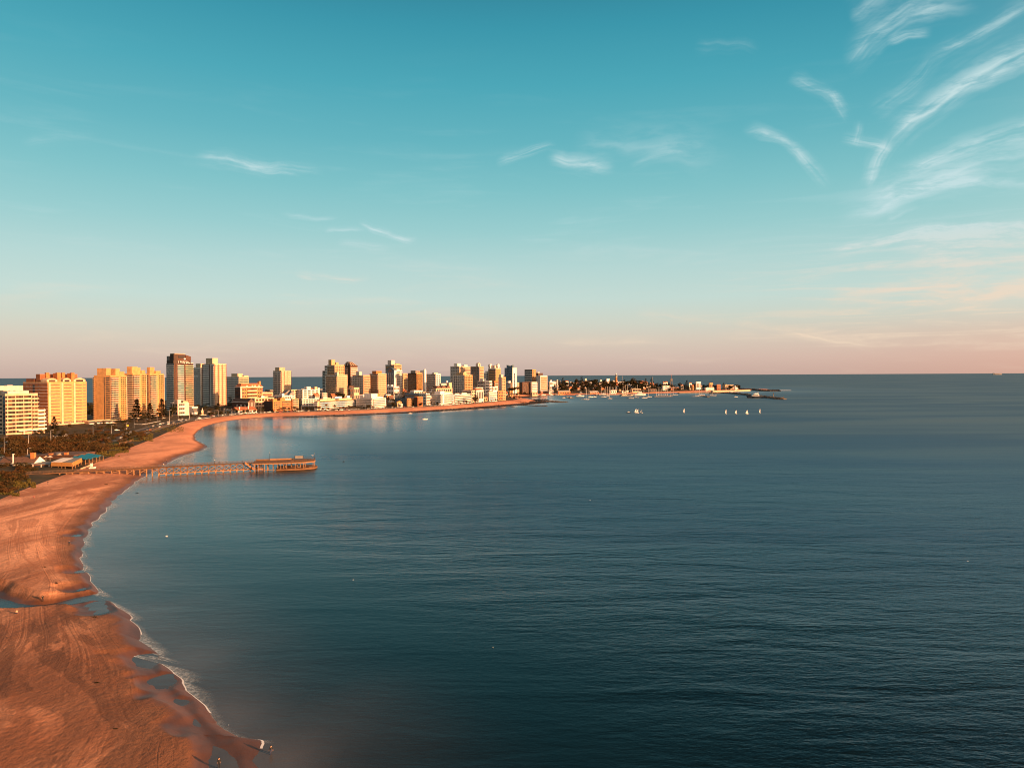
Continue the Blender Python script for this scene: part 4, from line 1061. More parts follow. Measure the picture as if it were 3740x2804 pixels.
B18 = simple('apartment_block', 'round-cornered white block with heavy balcony bands and roof boxes', (1300, 1360, 1409), 1456, D=1205, wall=M_CONC2, fl=5, R='balc', L='balc', th=34, mat=M_WHITE2, d=1.7, fr=.55)
B18.up(.05, .9, .1, .8, 0, 3.0, M_WHITE, 'penthouse').up(.1, .55, .15, .6, 3.0, 5.5, M_WHITE).up(.6, .8, .2, .7, 3.0, 5.2, M_ORANGE).up(.0, .25, .55, .8, 3.0, 3.2, M_WHITE2)

# ---- the first cluster of towers
simple('apartment_tower', 'dark balconied tower edge standing farthest left in the first cluster', (1178, 1196, 1210), 1355, D=1540, wall=M_BROWN, fl=16, R='balc', L='balc', cat='tower', mat=M_CONC)
simple('apartment_tower', 'grey stepped tower behind the tall boxed tower of the first cluster', (1186, 1212, 1230), 1336, D=1510, wall=M_CONC2, wallL=M_BROWN, fl=19, R='slab', L='balc', cat='tower', fr=1.0, d=.5)
C1 = simple('apartment_tower', 'tall pale yellow tower with a high roof box beside the glass-crowned tower', (1195, 1223, 1258), 1333, D=1470, wall=M_YEL, wallL=M_CONC2, fl=19, R='win', L='slab', n=5, cat='tower', g=M_GLASSW, fr=1.1, d=.4)
C1.up(-.25, .12, .1, .5, 0, 11.0, M_YEL).up(.15, .4, .0, .4, 0, 5.5, M_YEL).face('R', 'ribs', 1, (.0, .98), n=4, d=.5, w=.7, mat=M_CREAM)
simple('apartment_tower', 'broad cream tower with a grey banded flank in front of the yellow boxed tower', (1189, 1232, 1269), 1370, D=1360, wall=M_CREAM, wallL=M_CONC2, fl=12, R='balc', L='slab', cat='tower', mat=M_CREAM, d=.9, g=M_GLASSW, fr=.85, ups=((.0, .2, .3, .5, 0, 2.6, M_BRICK), (.0, .14, -.0, .2, 0, 6.0, M_PINK)))
C3 = Bld('apartment_tower', 'dark tower with a faceted glass crown and white floor bands', (1254, 1279, 1306), 1337, D=1500, th=36, cat='tower', wall=M_BROWN, wallL=M_DBROWN, parapet=0)
C3.face('R', 'balc', 15, (.05, .98), (0, .98), d=1.0, mat=M_WHITE2, g=M_SHUT, fr=.45).face('L', 'balc', 15, (.3, .75), (0, .98), d=.9, mat=M_WHITE2, g=M_GLASS, fr=.4)
x1, y1, hz = C3.wR, C3.wL, C3.H
MB().box(-.5, x1 + .5, -.5, y1 + .5, hz + .003, hz + 1.2, M_DBROWN).build('cornice', C3.root)
MB().hull8([(0, 0, hz + 1.2), (x1, 0, hz + 1.2), (x1, y1, hz + 1.2), (0, y1, hz + 1.2), (x1 * .1, y1 * .3, hz + 9.4), (x1 * .5, y1 * .3, hz + 9.0), (x1 * .5, y1 * .6, hz + 9.0), (x1 * .1, y1 * .6, hz + 9.4)], M_DBROWN).build('crown', C3.root)
for u_, s_ in ((.15, .22), (.5, .36), (.8, .48)):
    MB().hull8([(u_ * x1, -.3, hz + 1.3), (u_ * x1 + 1.4, -.3, hz + 1.3), (u_ * x1 + 1.4, .5, hz + 1.3), (u_ * x1, .5, hz + 1.3), (s_ * x1, y1 * .28, hz + 9), (s_ * x1 + .8, y1 * .28, hz + 9), (s_ * x1 + .8, y1 * .34, hz + 9), (s_ * x1, y1 * .34, hz + 9)], M_CREAM).build('crown_rib', C3.root)
for v_, s_ in ((.3, .35), (.7, .55)):
    MB().hull8([(-.3, v_ * y1, hz + 1.3), (.5, v_ * y1, hz + 1.3), (.5, v_ * y1 + 1.4, hz + 1.3), (-.3, v_ * y1 + 1.4, hz + 1.3), (x1 * .08, s_ * y1, hz + 9), (x1 * .12, s_ * y1, hz + 9), (x1 * .12, s_ * y1 + .8, hz + 9), (x1 * .08, s_ * y1 + .8, hz + 9)], M_CONC2).build('crown_rib', C3.root)
simple('apartment_block', 'yellow block with small balconies and a grey flank right of the glass crown', (1287, 1327, 1352), 1371, D=1440, wall=M_YEL, wallL=M_CONC, fl=12, R='balc', L='win', n=6, mat=M_CREAM, g=M_GLASS, ups=((-.25, .1, .2, .5, 0, 7.6, M_PINK),))
simple('apartment_block', 'beige block with a red roof box and shaded balconied flank', (1350, 1381, 1411), 1365, D=1460, wall=M_CREAM, wallL=M_CONC, fl=12, R='balc', L='balc', mat=M_CREAM, d=.7, fr=.8, g=M_GLASSW, ups=((-.1, .55, .1, .6, 0, 6, M_BRICK2),))
simple('low_house', 'two gabled cream house among trees below the glass-crowned tower', (1288, 1292, 1312), 1416, D=1330, wall=M_CREAM, fl=2, n=3, cat='house')
simple('low_house', 'small dark brick house left of the gabled cream house', (1268, 1276, 1292), 1410, D=1350, wall=M_BROWN, fl=3, n=2, cat='house')
C6 = simple('apartment_tower', 'tall cream tower with a reddish flank and slim roof box', (1408, 1441, 1467), 1332, D=1580, wall=M_YEL, wallL=M_CONC2, fl=20, R='slab', L='slab', cat='tower', mat=None, fr=1.1, d=.35, g=M_GLASSW)
C6.up(-.3, .2, .1, .5, 0, 10.0, M_PINK).up(.3, .9, .1, .8, 0, 3, M_YEL)
C7 = Bld('apartment_tower', 'blue grey tower with an arched top window in front of the cream tower', (1411, 1440, 1469), 1352, D=1490, th=36, cat='tower', wall=M_WHITE, wallL=M_BLUEG, parapet=0)
C7.face('L', 'ribs', 1, (.15, .95), (0, .9), n=4, d=.4, w=1.2, mat=M_CONC2).face('L', 'win', 15, (.1, .95), (0, .86), n=4, g=M_GLASSB).face('R', 'balc', 15, (.3, .75), (0, .96), d=1.0, mat=M_PINK).face('R', 'win', 15, (.76, .98), (0, .96), n=1)
pts = [(y_ * C7.wL, C7.H + math.sin(PI * y_) * 5) for y_ in np.linspace(0, 1, 11)]
mb = MB(); mb.rings([[(0, a, c_) for a, c_ in pts] + [(0, C7.wL, C7.H), (0, 0, C7.H)], [(9, a, c_) for a, c_ in pts] + [(9, C7.wL, C7.H), (9, 0, C7.H)]], M_SLATE); mb.build('arched_crown', C7.root)
pts = [(C7.wL * (.5 - .28 * math.cos(a)), C7.H - 3.5 + C7.wL * .28 * math.sin(a)) for a in np.linspace(0, PI, 11)]
mb = MB(); mb.rings([[(-.01, a, c_) for a, c_ in pts], [(-.3, a, c_) for a, c_ in pts]], M_GLASSB); mb.build('arched_window', C7.root)
C7.up(.4, .8, .1, .6, 0, 3, M_PINK)
simple('low_house', 'white blue villa with roof boxes at the foot of the arched tower', (1412, 1438, 1458), 1412, D=1420, wall=M_WHITE, wallL=M_CONC2, fl=3, n=4, cat='house', ups=((.0, .3, .3, .5, 0, 4, M_WHITE2), (.0, .2, .8, 1., 0, 4, M_WHITE2)))
simple('apartment_block', 'small yellow block with orange flank right of the arched tower', (1466, 1473, 1488), 1364, D=1660, wall=M_YEL, wallL=M_ORANGE, fl=12, R='win', L='balc', n=3)
simple('apartment_block', 'grey slab edge between the small yellow block and brown block', (1484, 1491, 1499), 1368, D=1700, wall=M_CONC2, fl=10, R=None, L='win', n=2)
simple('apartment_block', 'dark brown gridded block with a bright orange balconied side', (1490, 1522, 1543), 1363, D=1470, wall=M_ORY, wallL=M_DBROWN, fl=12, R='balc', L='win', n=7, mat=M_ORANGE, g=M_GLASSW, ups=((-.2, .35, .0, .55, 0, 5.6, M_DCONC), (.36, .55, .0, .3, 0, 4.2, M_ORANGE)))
simple('apartment_slab', 'plain white slab rising behind the brown gridded block', (1535, 1551, 1557), 1353, D=1600, wall=M_WHITE2, wallL=M_CONC2, fl=14, R=None, L=None, ups=((0, .8, .0, .25, 0, 3, M_WHITE2),))
simple('office_block', 'white office block with long dark window stripes', (1553, 1592, 1609), 1366, D=1620, wall=M_WHITE2, wallL=M_CONC2, fl=10, R='win', L='slab', n=2, d=.5, fr=.8, mat=M_CONC2, ups=((-.1, .7, .1, .3, 0, 3.2, M_PINK),))

# ---- middle slope
V = simple('villa', 'grand cream villa with curved brown roofs and a corner tower', (1578, 1592, 1652), 1418, D=1405, wall=M_CREAM, fl=3, n=7, cat='house', g=M_GLASS, parapet=0)
for u0, u1 in ((.0, .3), (.3, .62), (.62, .86)):
    w_ = (u1 - u0) * V.wR; pr = [(u0 * V.wR + w_ * k / 8, V.H + 5.0 * math.sin(PI * k / 8)) for k in range(9)]
    mb = MB(); mb.rings([[(x, -.8, z_) for x, z_ in pr], [(x, V.wL, z_) for x, z_ in pr]], M_TILE2); mb.build('curved_roof', V.root)
MB().box(V.wR * .80, V.wR * .98, .5, 7, V.H - .02, V.H + 11, M_CREAM).build('corner_tower', V.root)
simple('low_house', 'pale house with a slim chimney above the grand cream villa', (1605, 1612, 1638), 1401, D=1480, wall=M_PINK, fl=2, n=3, cat='house', ups=((.78, .95, .1, .5, 0, 6, M_WHITE2),))
simple('low_house', 'white cubic house cluster with dark window slots behind the long shore complex', (1568, 1578, 1602), 1428, D=1420, wall=M_WHITE, fl=2, n=2, cat='house', ups=((.1, .4, .1, .6, 0, 4, M_WHITE2), (.55, .9, .1, .6, 0, 4.5, M_WHITE2)))
simple('apartment_block', 'low teal roofed block set among trees', (1478, 1532, 1548), 1439, D=1330, wall=M_BLUEG, fl=3, R='win', L='band', n=2, mat=M_SLATE, ups=((.1, .9, .1, .9, 0, 1.0, M_BLUET),))
simple('low_house', 'row of white cubes on the slope above the teal roofed block', (1498, 1512, 1546), 1427, D=1400, wall=M_WHITE, fl=2, n=5, cat='house')
simple('apartment_block', 'grey blue framed block right of the teal roofed block', (1532, 1556, 1570), 1438, D=1310, wall=M_CONC2, fl=4, R='balc', L='win', n=3)
simple('apartment_block', 'dark slate block with a grid of pale windows above the promenade', (1442, 1484, 1486), 1455, D=1268, wall=M_SLATE, fl=4, R=None, L='win', n=5, pm=M_CONC2)
simple('apartment_block', 'golden yellow block with stacked loggias beside the slate gridded block', (1483, 1488, 1513), 1456, D=1250, wall=M_ORY, fl=4, R='balc', L='win', n=1, g=M_GLASS, mat=M_YEL)
simple('apartment_block', 'rust orange block with a brown flank near the promenade', (1512, 1525, 1543), 1450, D=1250, wall=M_ORANGE, wallL=M_DBROWN, fl=5, R='balc', L=None, mat=M_ORANGE)
gable('low_house', 'tiny golden gabled house in front of the slate gridded block', (1447, 1450, 1466), 1464, 1469, D=1245, wall=M_YEL, roof=M_ORY, along='L', wins=2)
simple('kiosk', 'small white kiosk below the tiny golden gabled house', (1455, 1459, 1471), 1477, D=1232, wall=M_WHITE, fl=1, n=2, cat='kiosk')
F = Bld('apartment_block', 'long white shore complex of two wings with continuous balconies', (1577, 1611, 1655), 1441, D=1312, th=26, wall=M_OFFW, wallL=M_CONC2)
F.face('R', 'balc', 5, (.02, .98), (0, .97), d=1.8, mat=M_WHITE2, g=M_GLASS, fr=.5).face('L', 'balc', 5, (.02, .98), (0, .97), d=1.5, mat=M_CONC2, g=M_GLASSB)
F.up(.0, .35, .1, .7, 0, 6.2, M_WHITE2).up(.45, .9, .2, .7, 0, 3.0, M_WHITE, 'penthouse').face('R', 'bay', 1, (.05, .16), (0, 1.03), d=2.0, mat=M_WHITE2)
F2 = Bld('apartment_block', 'white wing with wrap balconies at the far end of the long shore complex', (1648, 1657, 1718), 1443, D=1352, th=26, wall=M_OFFW)
F2.face('R', 'balc', 5, (.02, 1), (0, .97), d=1.9, mat=M_WHITE2, g=M_GLASSW, fr=.5).up(.1, .35, .2, .7, 0, 3.2, M_PINK, 'penthouse').up(.5, .8, .2, .7, 0, 3.4, M_WHITE, 'penthouse')
simple('beach_pavilion', 'low white canopy pavilion at the foot of the long shore complex', (1600, 1612, 1690), 1476, D=1300, th=20, wall=M_WHITE, fl=1, R='slab', L=None, mat=M_WHITE2, d=2.5, cat='pavilion')
simple('low_house', 'white banded house with cream front beside the long shore complex', (1688, 1722, 1738), 1426, D=1432, wall=M_CREAM, wallL=M_CONC2, fl=4, R='win', L='band', n=2, cat='house')
simple('low_house', 'plain white house with two dark windows near the shrubby slope', (1737, 1742, 1757), 1430, D=1452, wall=M_WHITE, fl=2, R='win', L='win', n=2, cat='house')
simple('apartment_block', 'white stepped house with banded balconies above the parking row', (1780, 1786, 1815), 1433, D=1492, wall=M_WHITE, fl=4, R='balc', L='win', n=1, mat=M_WHITE2)
simple('low_house', 'white cube house behind the stepped banded house', (1758, 1775, 1792), 1440, D=1500, wall=M_OFFW, fl=3, R='win', L='band', n=2, cat='house')
simple('low_house', 'rust coloured house by the wooded point', (1816, 1820, 1838), 1428, D=1545, wall=M_ORANGE, fl=3, R='win', L='win', n=2, cat='house')
gable('low_house', 'small house with twin golden gables below the white cube house', (1762, 1766, 1780), 1446, 1451, D=1480, wall=M_YEL, roof=M_TILE2, along='L', wins=2)
gable('low_house', 'grey hipped roof house between the plain white house and the golden gables', (1742, 1750, 1764), 1442, 1451, D=1462, wall=M_OFFW, roof=M_ROOF2, wins=2)

# ---- second cluster of towers
simple('apartment_tower', 'tall grey slab with a roof tank at the left of the second cluster', (1645, 1678, 1700), 1338, D=1660, wall=M_CREAM, wallL=M_CONC, fl=20, R='balc', L='win', n=5, cat='tower', d=.8, ups=((-.3, .25, .0, .4, 0, 7.0, M_CONC2),))
simple('apartment_tower', 'cream tower with projecting bays joined to the tall grey slab', (1682, 1696, 1719), 1340, D=1700, wall=M_CREAM, fl=19, R='slab', L='balc', cat='tower', fr=1.0, d=.9, ups=((.0, .5, .0, .5, 0, 5.0, M_CONC2),))
D3 = simple('apartment_tower', 'golden tower with a stepped top and grey gridded flank in front', (1656, 1696, 1725), 1370, D=1530, wall=M_YEL, wallL=M_CONC, fl=14, R='balc', L='win', n=6, cat='tower', mat=M_YEL, g=M_GLASSW, ups=((.0, .5, .1, .7, 0, 5.0, M_YEL), (.1, .35, .1, .5, 5, 2.2, M_CREAM)))
D3.face('R', 'ribs', 1, (.0, .98), n=4, d=1.5, w=.9, mat=M_YEL).face('L', 'ribs', 1, (.1, .98), n=6, d=.5, w=.8, mat=M_CONC2)
D4 = simple('apartment_tower', 'slim dark grey tower with a round-topped roof block', (1719, 1751, 1767), 1339, D=1640, wall=M_YEL, wallL=M_DCONC, fl=20, R='balc', L=None, cat='tower', mat=M_CREAM, d=.8)
D4.face('L', 'ribs', 1, (.0, .98), n=2, d=.5, w=2.0, mat=M_CONC).face('L', 'win', 20, (.15, .85), (0, .98), n=4, g=M_GLASS, pm=M_DCONC)
pr = [(x, 6.0 + 3.2 * math.sin(a)) for x, a in zip(np.linspace(-2, 7, 9), np.linspace(0, PI, 9))]
mb = MB(); pp = [(-2, .01)] + pr + [(7, .01)]; mb.rings([[(x, 2, D4.H + z_) for x, z_ in pp], [(x, 9, D4.H + z_) for x, z_ in pp]], M_PINK); mb.box(1.2, 3.8, 1.8, 1.99, D4.H + 1.5, D4.H + 6.5, M_BRICK); mb.build('roof_block', D4.root)
simple('apartment_block', 'white tower block with orange top edge between two tall towers', (1768, 1779, 1794), 1362, D=1780, wall=M_WHITE, wallL=M_CONC2, fl=11, R='balc', L='win', n=2, ups=((.0, .5, .2, .6, 0, 5.0, M_WHITE2),))
simple('apartment_block', 'low white block with bluish windows at the foot of the slim dark tower', (1744, 1772, 1797), 1392, D=1580, wall=M_WHITE, wallL=M_CONC2, fl=6, R='balc', L='win', n=5, ups=((-.2, .2, .1, .5, 0, 5.0, M_WHITE2),), mat=M_WHITE2)
D7 = simple('apartment_tower', 'tower with two round drums on its roof and an orange sunlit side', (1783, 1811, 1829), 1345, D=1760, wall=M_BEIGE, wallL=M_CONC2, fl=17, R='balc', L='slab', cat='tower', mat=M_ORY, fr=1.0, d=.6)
for cx, cy in ((.0, .75), (.55, .1)):
    x, y = cx * D7.wR, cy * D7.wL; mb = MB()
    mb.rings([[(x + a * 4.4 * math.cos(t), y - 3 + d_, D7.H + 6.6 + a * 4.4 * math.sin(t)) for t in np.linspace(0, 2 * PI, 14)[:-1]] for a, d_ in ((1, 0), (1, 6))], M_CONC2); mb.box(x - 2.5, x + 2.5, y - 2.5, y + 2.5, D7.H + .01, D7.H + 3.5, M_CONC2); mb.build('roof_drum', D7.root)
D7.up(.1, .6, .2, .6, 0, 7.5, M_CONC)
simple('apartment_block', 'orange block with rounded loggias below the drum-topped tower', (1800, 1806, 1820), 1392, D=1650, wall=M_ORANGE, wallL=M_DBROWN, fl=7, R='balc', L='win', n=2, mat=M_CREAM)
simple('apartment_tower', 'slim beige tower with a grey blank flank near the wooded point', (1820, 1833, 1847), 1378, D=1560, wall=M_YEL, wallL=M_CONC, fl=14, R='win', L=None, n=2, cat='tower', ups=((-.2, .4, .0, .6, 0, 6.2, M_PINK),))
D9 = simple('office_tower', 'blue glass tower with a notched V crown', (1843, 1872, 1887), 1343, D=1960, wall=M_WHITE, wallL=M_BLUEG, fl=16, R=None, L=None, cat='tower', parapet=0)
D9.face('L', 'slab', 16, (.0, .72), (0, .98), d=.25, mat=M_BLUEG, g=M_GLASSB, fr=.5).face('L', 'win', 16, (.74, 1), (0, .97), n=1).face('R', 'strip', 16, (.35, .6), (0, .8), g=M_GLASSB).face('R', 'ribs', 1, (.02, .98), n=2, d=.6, w=1.6, mat=M_WHITE2)
y1, hz = D9.wL, D9.H
for a_, b_ in ((.0, .34), (.40, .74)):
    lo, hi = a_ * y1, b_ * y1; zl, zr = (3.0, 8.0) if a_ > .2 else (8.0, 3.0)
    MB().hull8([(0, lo, hz + .01), (8, lo, hz + .01), (8, hi, hz + .01), (0, hi, hz + .01), (0, lo, hz + (8 if a_ < .2 else 4.5)), (8, lo, hz + (8 if a_ < .2 else 4.5)), (8, hi, hz + (4.5 if a_ < .2 else 8)), (0, hi, hz + (4.5 if a_ < .2 else 8))], M_SLATE).build('crown_wing', D9.root)
simple('office_block', 'dark brown block with a striped face and glowing orange side', (1916, 1945, 1958), 1350, D=2150, wall=M_ORY, wallL=M_DBROWN, fl=13, R='win', L='slab', n=2, mat=M_CONC2, fr=.5, d=.6)
simple('apartment_block', 'brown flat topped block peeping over the orange banded block', (1955, 1966, 1983), 1363, D=2240, wall=M_BROWN, fl=10, R='band', L='band', ups=((.0, .4, .2, .6, 0, 4, M_PINK),))
D12 = simple('apartment_block', 'orange block with white floor bands by the harbour', (1959, 1974, 1999), 1373, D=2130, wall=M_WHITE2, wallL=M_CONC, fl=9, R='balc', L=None, mat=M_WHITE2, d=.9, g=M_SHUT, fr=.4, pm=M_ORANGE)
simple('apartment_block', 'cream gridded block left of the brown loggia block', (1846, 1866, 1896), 1398, D=1960, wall=M_CREAM, wallL=M_CONC2, fl=6, R='win', L='win', n=4, ups=((-.2, .1, .1, .5, 0, 5, M_WHITE2), (.2, .5, .1, .5, 0, 4, M_WHITE)), g=M_GLASS)
simple('apartment_block', 'brown block with bright square loggias facing the harbour point', (1896, 1908, 1937), 1396, D=2020, wall=M_BROWN, wallL=M_BROWN, fl=6, R='win', L='win', n=5, pm=M_YEL, g=M_GLASS, hh=.6)
simple('apartment_block', 'white banded block at the root of the harbour', (1935, 1942, 1962), 1396, D=2040, wall=M_WHITE2, wallL=M_PINK, fl=7, R='balc', L='win', n=2, mat=M_WHITE2)
simple('low_house', 'low yellow house half hidden by trees on the wooded point', (1858, 1862, 1874), 1416, D=1880, wall=M_ORY, fl=2, R='win', L='win', n=2, cat='house')
simple('low_house', 'white terrace house under the slim beige tower', (1795, 1800, 1818), 1413, D=1620, wall=M_WHITE, fl=3, R='win', L='win', n=3, cat='house')
simple('low_house', 'white stepped house below the low white bluish block', (1728, 1740, 1764), 1416, D=1480, wall=M_OFFW, fl=2, R='band', L='win', n=3, cat='house')
gable('low_house', 'broad house with a pinkish tiled roof between tower feet', (1722, 1740, 1766), 1418, 1424, D=1440, wall=M_OFFW, roof=M_TILE, wins=4)
# ------------------------------------------------------------------ houses and sheds round the harbour
def H(label, x0, xm, x1, top, base, wall=M_WHITE, fl=2, n=3, D=None, roof=None, name='hill_house', cat='house', ups=(), kind='flat', R='win', g=None, over=None):
    p = ghit(xm, base)
    d = p.y if p is not None else D
    d = min(max(d, 1900), 2520) if D is None else D
    if kind == 'flat': return simple(name, label, (x0, xm, x1), top, D=d, wall=wall, fl=fl, n=n, R=R, L='win', cat=cat, ups=ups, g=g, parapet=.5)
    return gable(name, label, (x0, xm, x1), top, over or (top * .45 + base * .55), D=d, wall=wall, roof=roof or M_TILE, along='R' if kind == 'gable' else 'L', wins=n, floors=fl, cat=cat)
H('white cubic house with a taller block, next to the orange banded block', 2003, 2008, 2022, 1394, 1407, ups=((.2, .6, .1, .7, 0, 5, M_WHITE2),), D=2250)
H('slim white stair tower beside the white cubic house', 2032, 2034, 2038, 1388, 1402, n=1, fl=4, name='stair_tower', cat='tower', D=2290)
H('flat white house between the white cubic house and slim stair tower', 2019, 2022, 2033, 1396, 1404, fl=1, D=2280)
H('white house with pink roof below the slim stair tower', 2029, 2034, 2048, 1412, 1421, kind='gable', roof=M_TILE)
H('golden house under a hipped tiled roof behind the harbour wall', 2051, 2054, 2064, 1409, 1422, wall=M_ORY, kind='gable', roof=M_TILE2, n=2)
H('tiny white gabled house beside the first tall pine', 2064, 2067, 2076, 1390, 1397, kind='gable', n=1, fl=1, D=2330)
H('cream house with twin gables left of the second pine', 2075, 2079, 2091, 1411, 1424, wall=M_CREAM, kind='across', n=2)
H('long low harbour shed with an orange sunlit quay front', 2034, 2040, 2083, 1427, 1440, wall=M_ORANGE, fl=1, n=6, name='harbour_shed', cat='shed', kind='gable', roof=M_ROOF2, over=1431)
H('brick red church hall with a short tower, left of the lighthouse', 2133, 2139, 2171, 1392, 1400, wall=M_BRICK2, fl=2, n=5, name='church_hall', cat='church', ups=((-.04, .12, .1, .6, 0, 9, M_PINK),), D=2360)
H('grey white chapel with a slim bell tower', 2180, 2190, 2201, 1396, 1408, wall=M_CONC2, fl=2, n=2, name='chapel', cat='church', ups=((.4, .75, .1, .5, 0, 8, M_WHITE2),), D=2330)
H('white complex with a square turret at the foot of the lighthouse', 2202, 2210, 2256, 1393, 1403, fl=2, n=7, ups=((.15, .38, .1, .6, 0, 9, M_WHITE2), (.6, .72, .1, .6, 0, 3, M_WHITE)), D=2370, name='lighthouse_station', cat='building')
H('long white terrace house just beneath the lighthouse', 2250, 2258, 2291, 1396, 1405, fl=2, n=6, R='slab', D=2340)
H('tiny white house among the trees right of the lighthouse terrace', 2296, 2298, 2303, 1393, 1400, n=1, fl=2, D=2380)
H('shaded white boathouse above the curved harbour canopy', 2286, 2304, 2314, 1406, 1418, wall=M_CONC2, fl=2, n=3, name='boathouse', cat='building')
H('low harbour restaurant with a curved white canopy', 2302, 2310, 2341, 1421, 1434, wall=M_CREAM, fl=1, n=5, R='slab', name='harbour_restaurant', cat='restaurant')
H('white house with a gabled front on the wooded ridge', 2347, 2352, 2366, 1392, 1402, kind='across', n=2, D=2400)
H('long flat white boat club above the moored masts', 2355, 2360, 2393, 1409, 1416, fl=1, n=6, name='boat_club', cat='building')
H('dark timber club house under the flat white boat club', 2366, 2372, 2396, 1420, 1434, wall=M_DBROWN, fl=1, n=4, name='club_house', cat='building')
H('brown roofed sheds in a row behind the mast forest', 2188, 2194, 2224, 1409, 1421, wall=M_BROWN, kind='gable', roof=M_TILE2, n=4, fl=1, name='harbour_shed', cat='shed')
H('orange boat shed at the water beside the mast forest', 2150, 2156, 2186, 1428, 1440, wall=M_ORANGE, kind='gable', roof=M_ROOF2, fl=1, n=4, name='boat_shed', cat='shed')
H('low grey quay store between two sheds', 2225, 2230, 2252, 1426, 1438, wall=M_CONC2, fl=1, n=3, name='quay_store', cat='shed')
H('yellow harbour kiosk beside the quay store', 2258, 2260, 2268, 1424, 1434, wall=M_YEL, fl=1, n=2, name='harbour_kiosk', cat='kiosk')
H('long pale quay shed right of the yellow kiosk', 2268, 2273, 2308, 1428, 1436, wall=M_OFFW, fl=1, n=6, name='quay_shed', cat='shed')
H('cream arcaded villa with arched openings on the harbour slope', 2416, 2421, 2448, 1410, 1425, wall=M_WHITE, fl=2, n=5, name='arcaded_villa', g=M_BRICK if False else None)
H('brown timber shed right of the arcaded villa', 2447, 2451, 2480, 1414, 1425, wall=M_BRICK, kind='gable', roof=M_TILE2, fl=1, n=4, name='timber_shed', cat='shed')
H('pair of small white houses above the arcaded villa', 2419, 2424, 2439, 1393, 1400, kind='gable', n=2, fl=1, D=2430)
H('tall golden house with a shuttered front at the end of the harbour', 2524, 2530, 2543, 1405, 1424, wall=M_ORY, fl=4, n=2, roof=M_TILE, kind='gable', over=1409)
H('shaded grey house attached to the tall golden house', 2503, 2517, 2527, 1409, 1420, wall=M_CONC2, fl=2, n=3)
H('white gabled house high above the tall golden house', 2515, 2518, 2526, 1397, 1403, kind='gable', n=1, fl=1, D=2440)
H('flat white house on the crest right of the white gabled house', 2540, 2544, 2560, 1395, 1401, n=3, fl=1, D=2450)
H('tiny white cottage by the pointed cypress', 2484, 2487, 2496, 1404, 1409, n=1, fl=1, kind='gable', D=2430)
H('white gabled house right of the tall golden house', 2549, 2553, 2564, 1405, 1413, kind='across', n=2)
H('white shop row at the start of the orange seawall', 2573, 2578, 2608, 1416, 1427, fl=2, n=6, name='shop_row', cat='shop')
H('broad tan building near the tip of the headland', 2638, 2648, 2679, 1407, 1422, wall=M_BEIGE, fl=3, n=5, ups=((.1, .25, .1, .5, 0, 3, M_ORY),))
H('white house beside the lone round tree at the headland tip', 2681, 2684, 2697, 1410, 1419, fl=2, n=2)
H('small ochre house with a flat roof among headland trees', 2588, 2592, 2604, 1399, 1406, wall=M_ORY, n=2, fl=1, D=2470)
H('small dark brick house left of the broad tan building', 2616, 2620, 2632, 1404, 1412, wall=M_BRICK, n=2, fl=2, D=2480, kind='gable')
H('pale house between the church hall and the first pine', 2102, 2106, 2116, 1397, 1404, wall=M_PINK, n=2, fl=1, D=2350, kind='gable')
H('long pink house low on the slope left of the brown sheds', 2104, 2110, 2132, 1416, 1424, wall=M_PINK, n=4, fl=1, kind='gable')
H('white cottage tucked between hill trees under the church hall', 2168, 2172, 2184, 1408, 1414, n=2, fl=1, kind='gable')
H('white boat house with blue grey roof by the marina dock', 2334, 2338, 2354, 1408, 1416, n=2, fl=1, kind='gable', roof=M_ROOF2)
H('low dark quay house under the orange banded block', 1968, 1975, 2000, 1424, 1436, wall=M_BRICK, n=4, fl=1, kind='gable', roof=M_ROOF2, name='quay_house', D=2110)
H('white quay house beside the low dark quay house', 2002, 2006, 2022, 1424, 1438, n=3, fl=1, kind='gable', roof=M_ROOF2, name='quay_house', D=2110)
H('small cream store near the root of the harbour', 1938, 1944, 1962, 1432, 1440, wall=M_CREAM, n=3, fl=1, name='quay_store', cat='shed', D=2010)

# low houses that fill the town and the hill between the larger ones
rh = random.Random(21); TW = [('white', M_WHITE), ('cream', M_CREAM), ('pale pink', M_PINK), ('off white', M_OFFW), ('ochre', M_ORY), ('white', M_WHITE2), ('rust red', M_BRICK2)]
def infill(region, n, fl, grp, wpx, ymax):
    k = tries = 0
    while k < n and tries < n * 40:
        tries += 1
        x0, x1, y0, y1 = region[rh.randrange(len(region))]; px, py = rh.uniform(x0, x1), rh.uniform(y0, y1); p = ghit(px, py)
        if p is None or p.z < 2.5 or p.y > ymax: continue
        w = rh.uniform(*wpx); R_ = w / FPX * p.y * .75
        if any(math.hypot(p.x - a, p.y + R_ * .7 - b_) < R_ + c_ * .8 for a, b_, c_ in FOOT): continue
        cn, wm = TW[rh.randrange(len(TW))]; f = rh.randint(*fl); hh_ = (f * 3.1 + .6) / p.y * FPX; th = rh.uniform(26, 48); k += 1
        if rh.random() < .62:
            b_ = simple('low_house', f'{cn} flat roofed house', (px - w * .42, px - w * rh.uniform(-.05, .25), px + w * .5), py - hh_, D=p.y, wall=wm, fl=f, n=3, th=th, cat='house', group=grp, R=('win', 'win', 'balc', 'band')[rh.randrange(4)], parapet=.5)
            if rh.random() < .6: b_.up(.15, .15 + rh.uniform(.2, .4), .2, .6, 0, rh.uniform(2, 4), M_WHITE2 if wm is not M_WHITE2 else M_WHITE)
        else:
            rf_, rn = [(M_TILE, 'tiled'), (M_TILE2, 'brown'), (M_ROOF2, 'grey')][rh.randrange(3)]
            gable('low_house', f'{cn} {rn} roofed house', (px - w * .42, px - w * .1, px + w * .5), py - hh_ - 9, py - hh_ + 2, D=p.y, th=th, wall=wm, roof=rf_, group=grp, along='RL'[rh.randrange(2)], wins=3, floors=max(f - 1, 1))
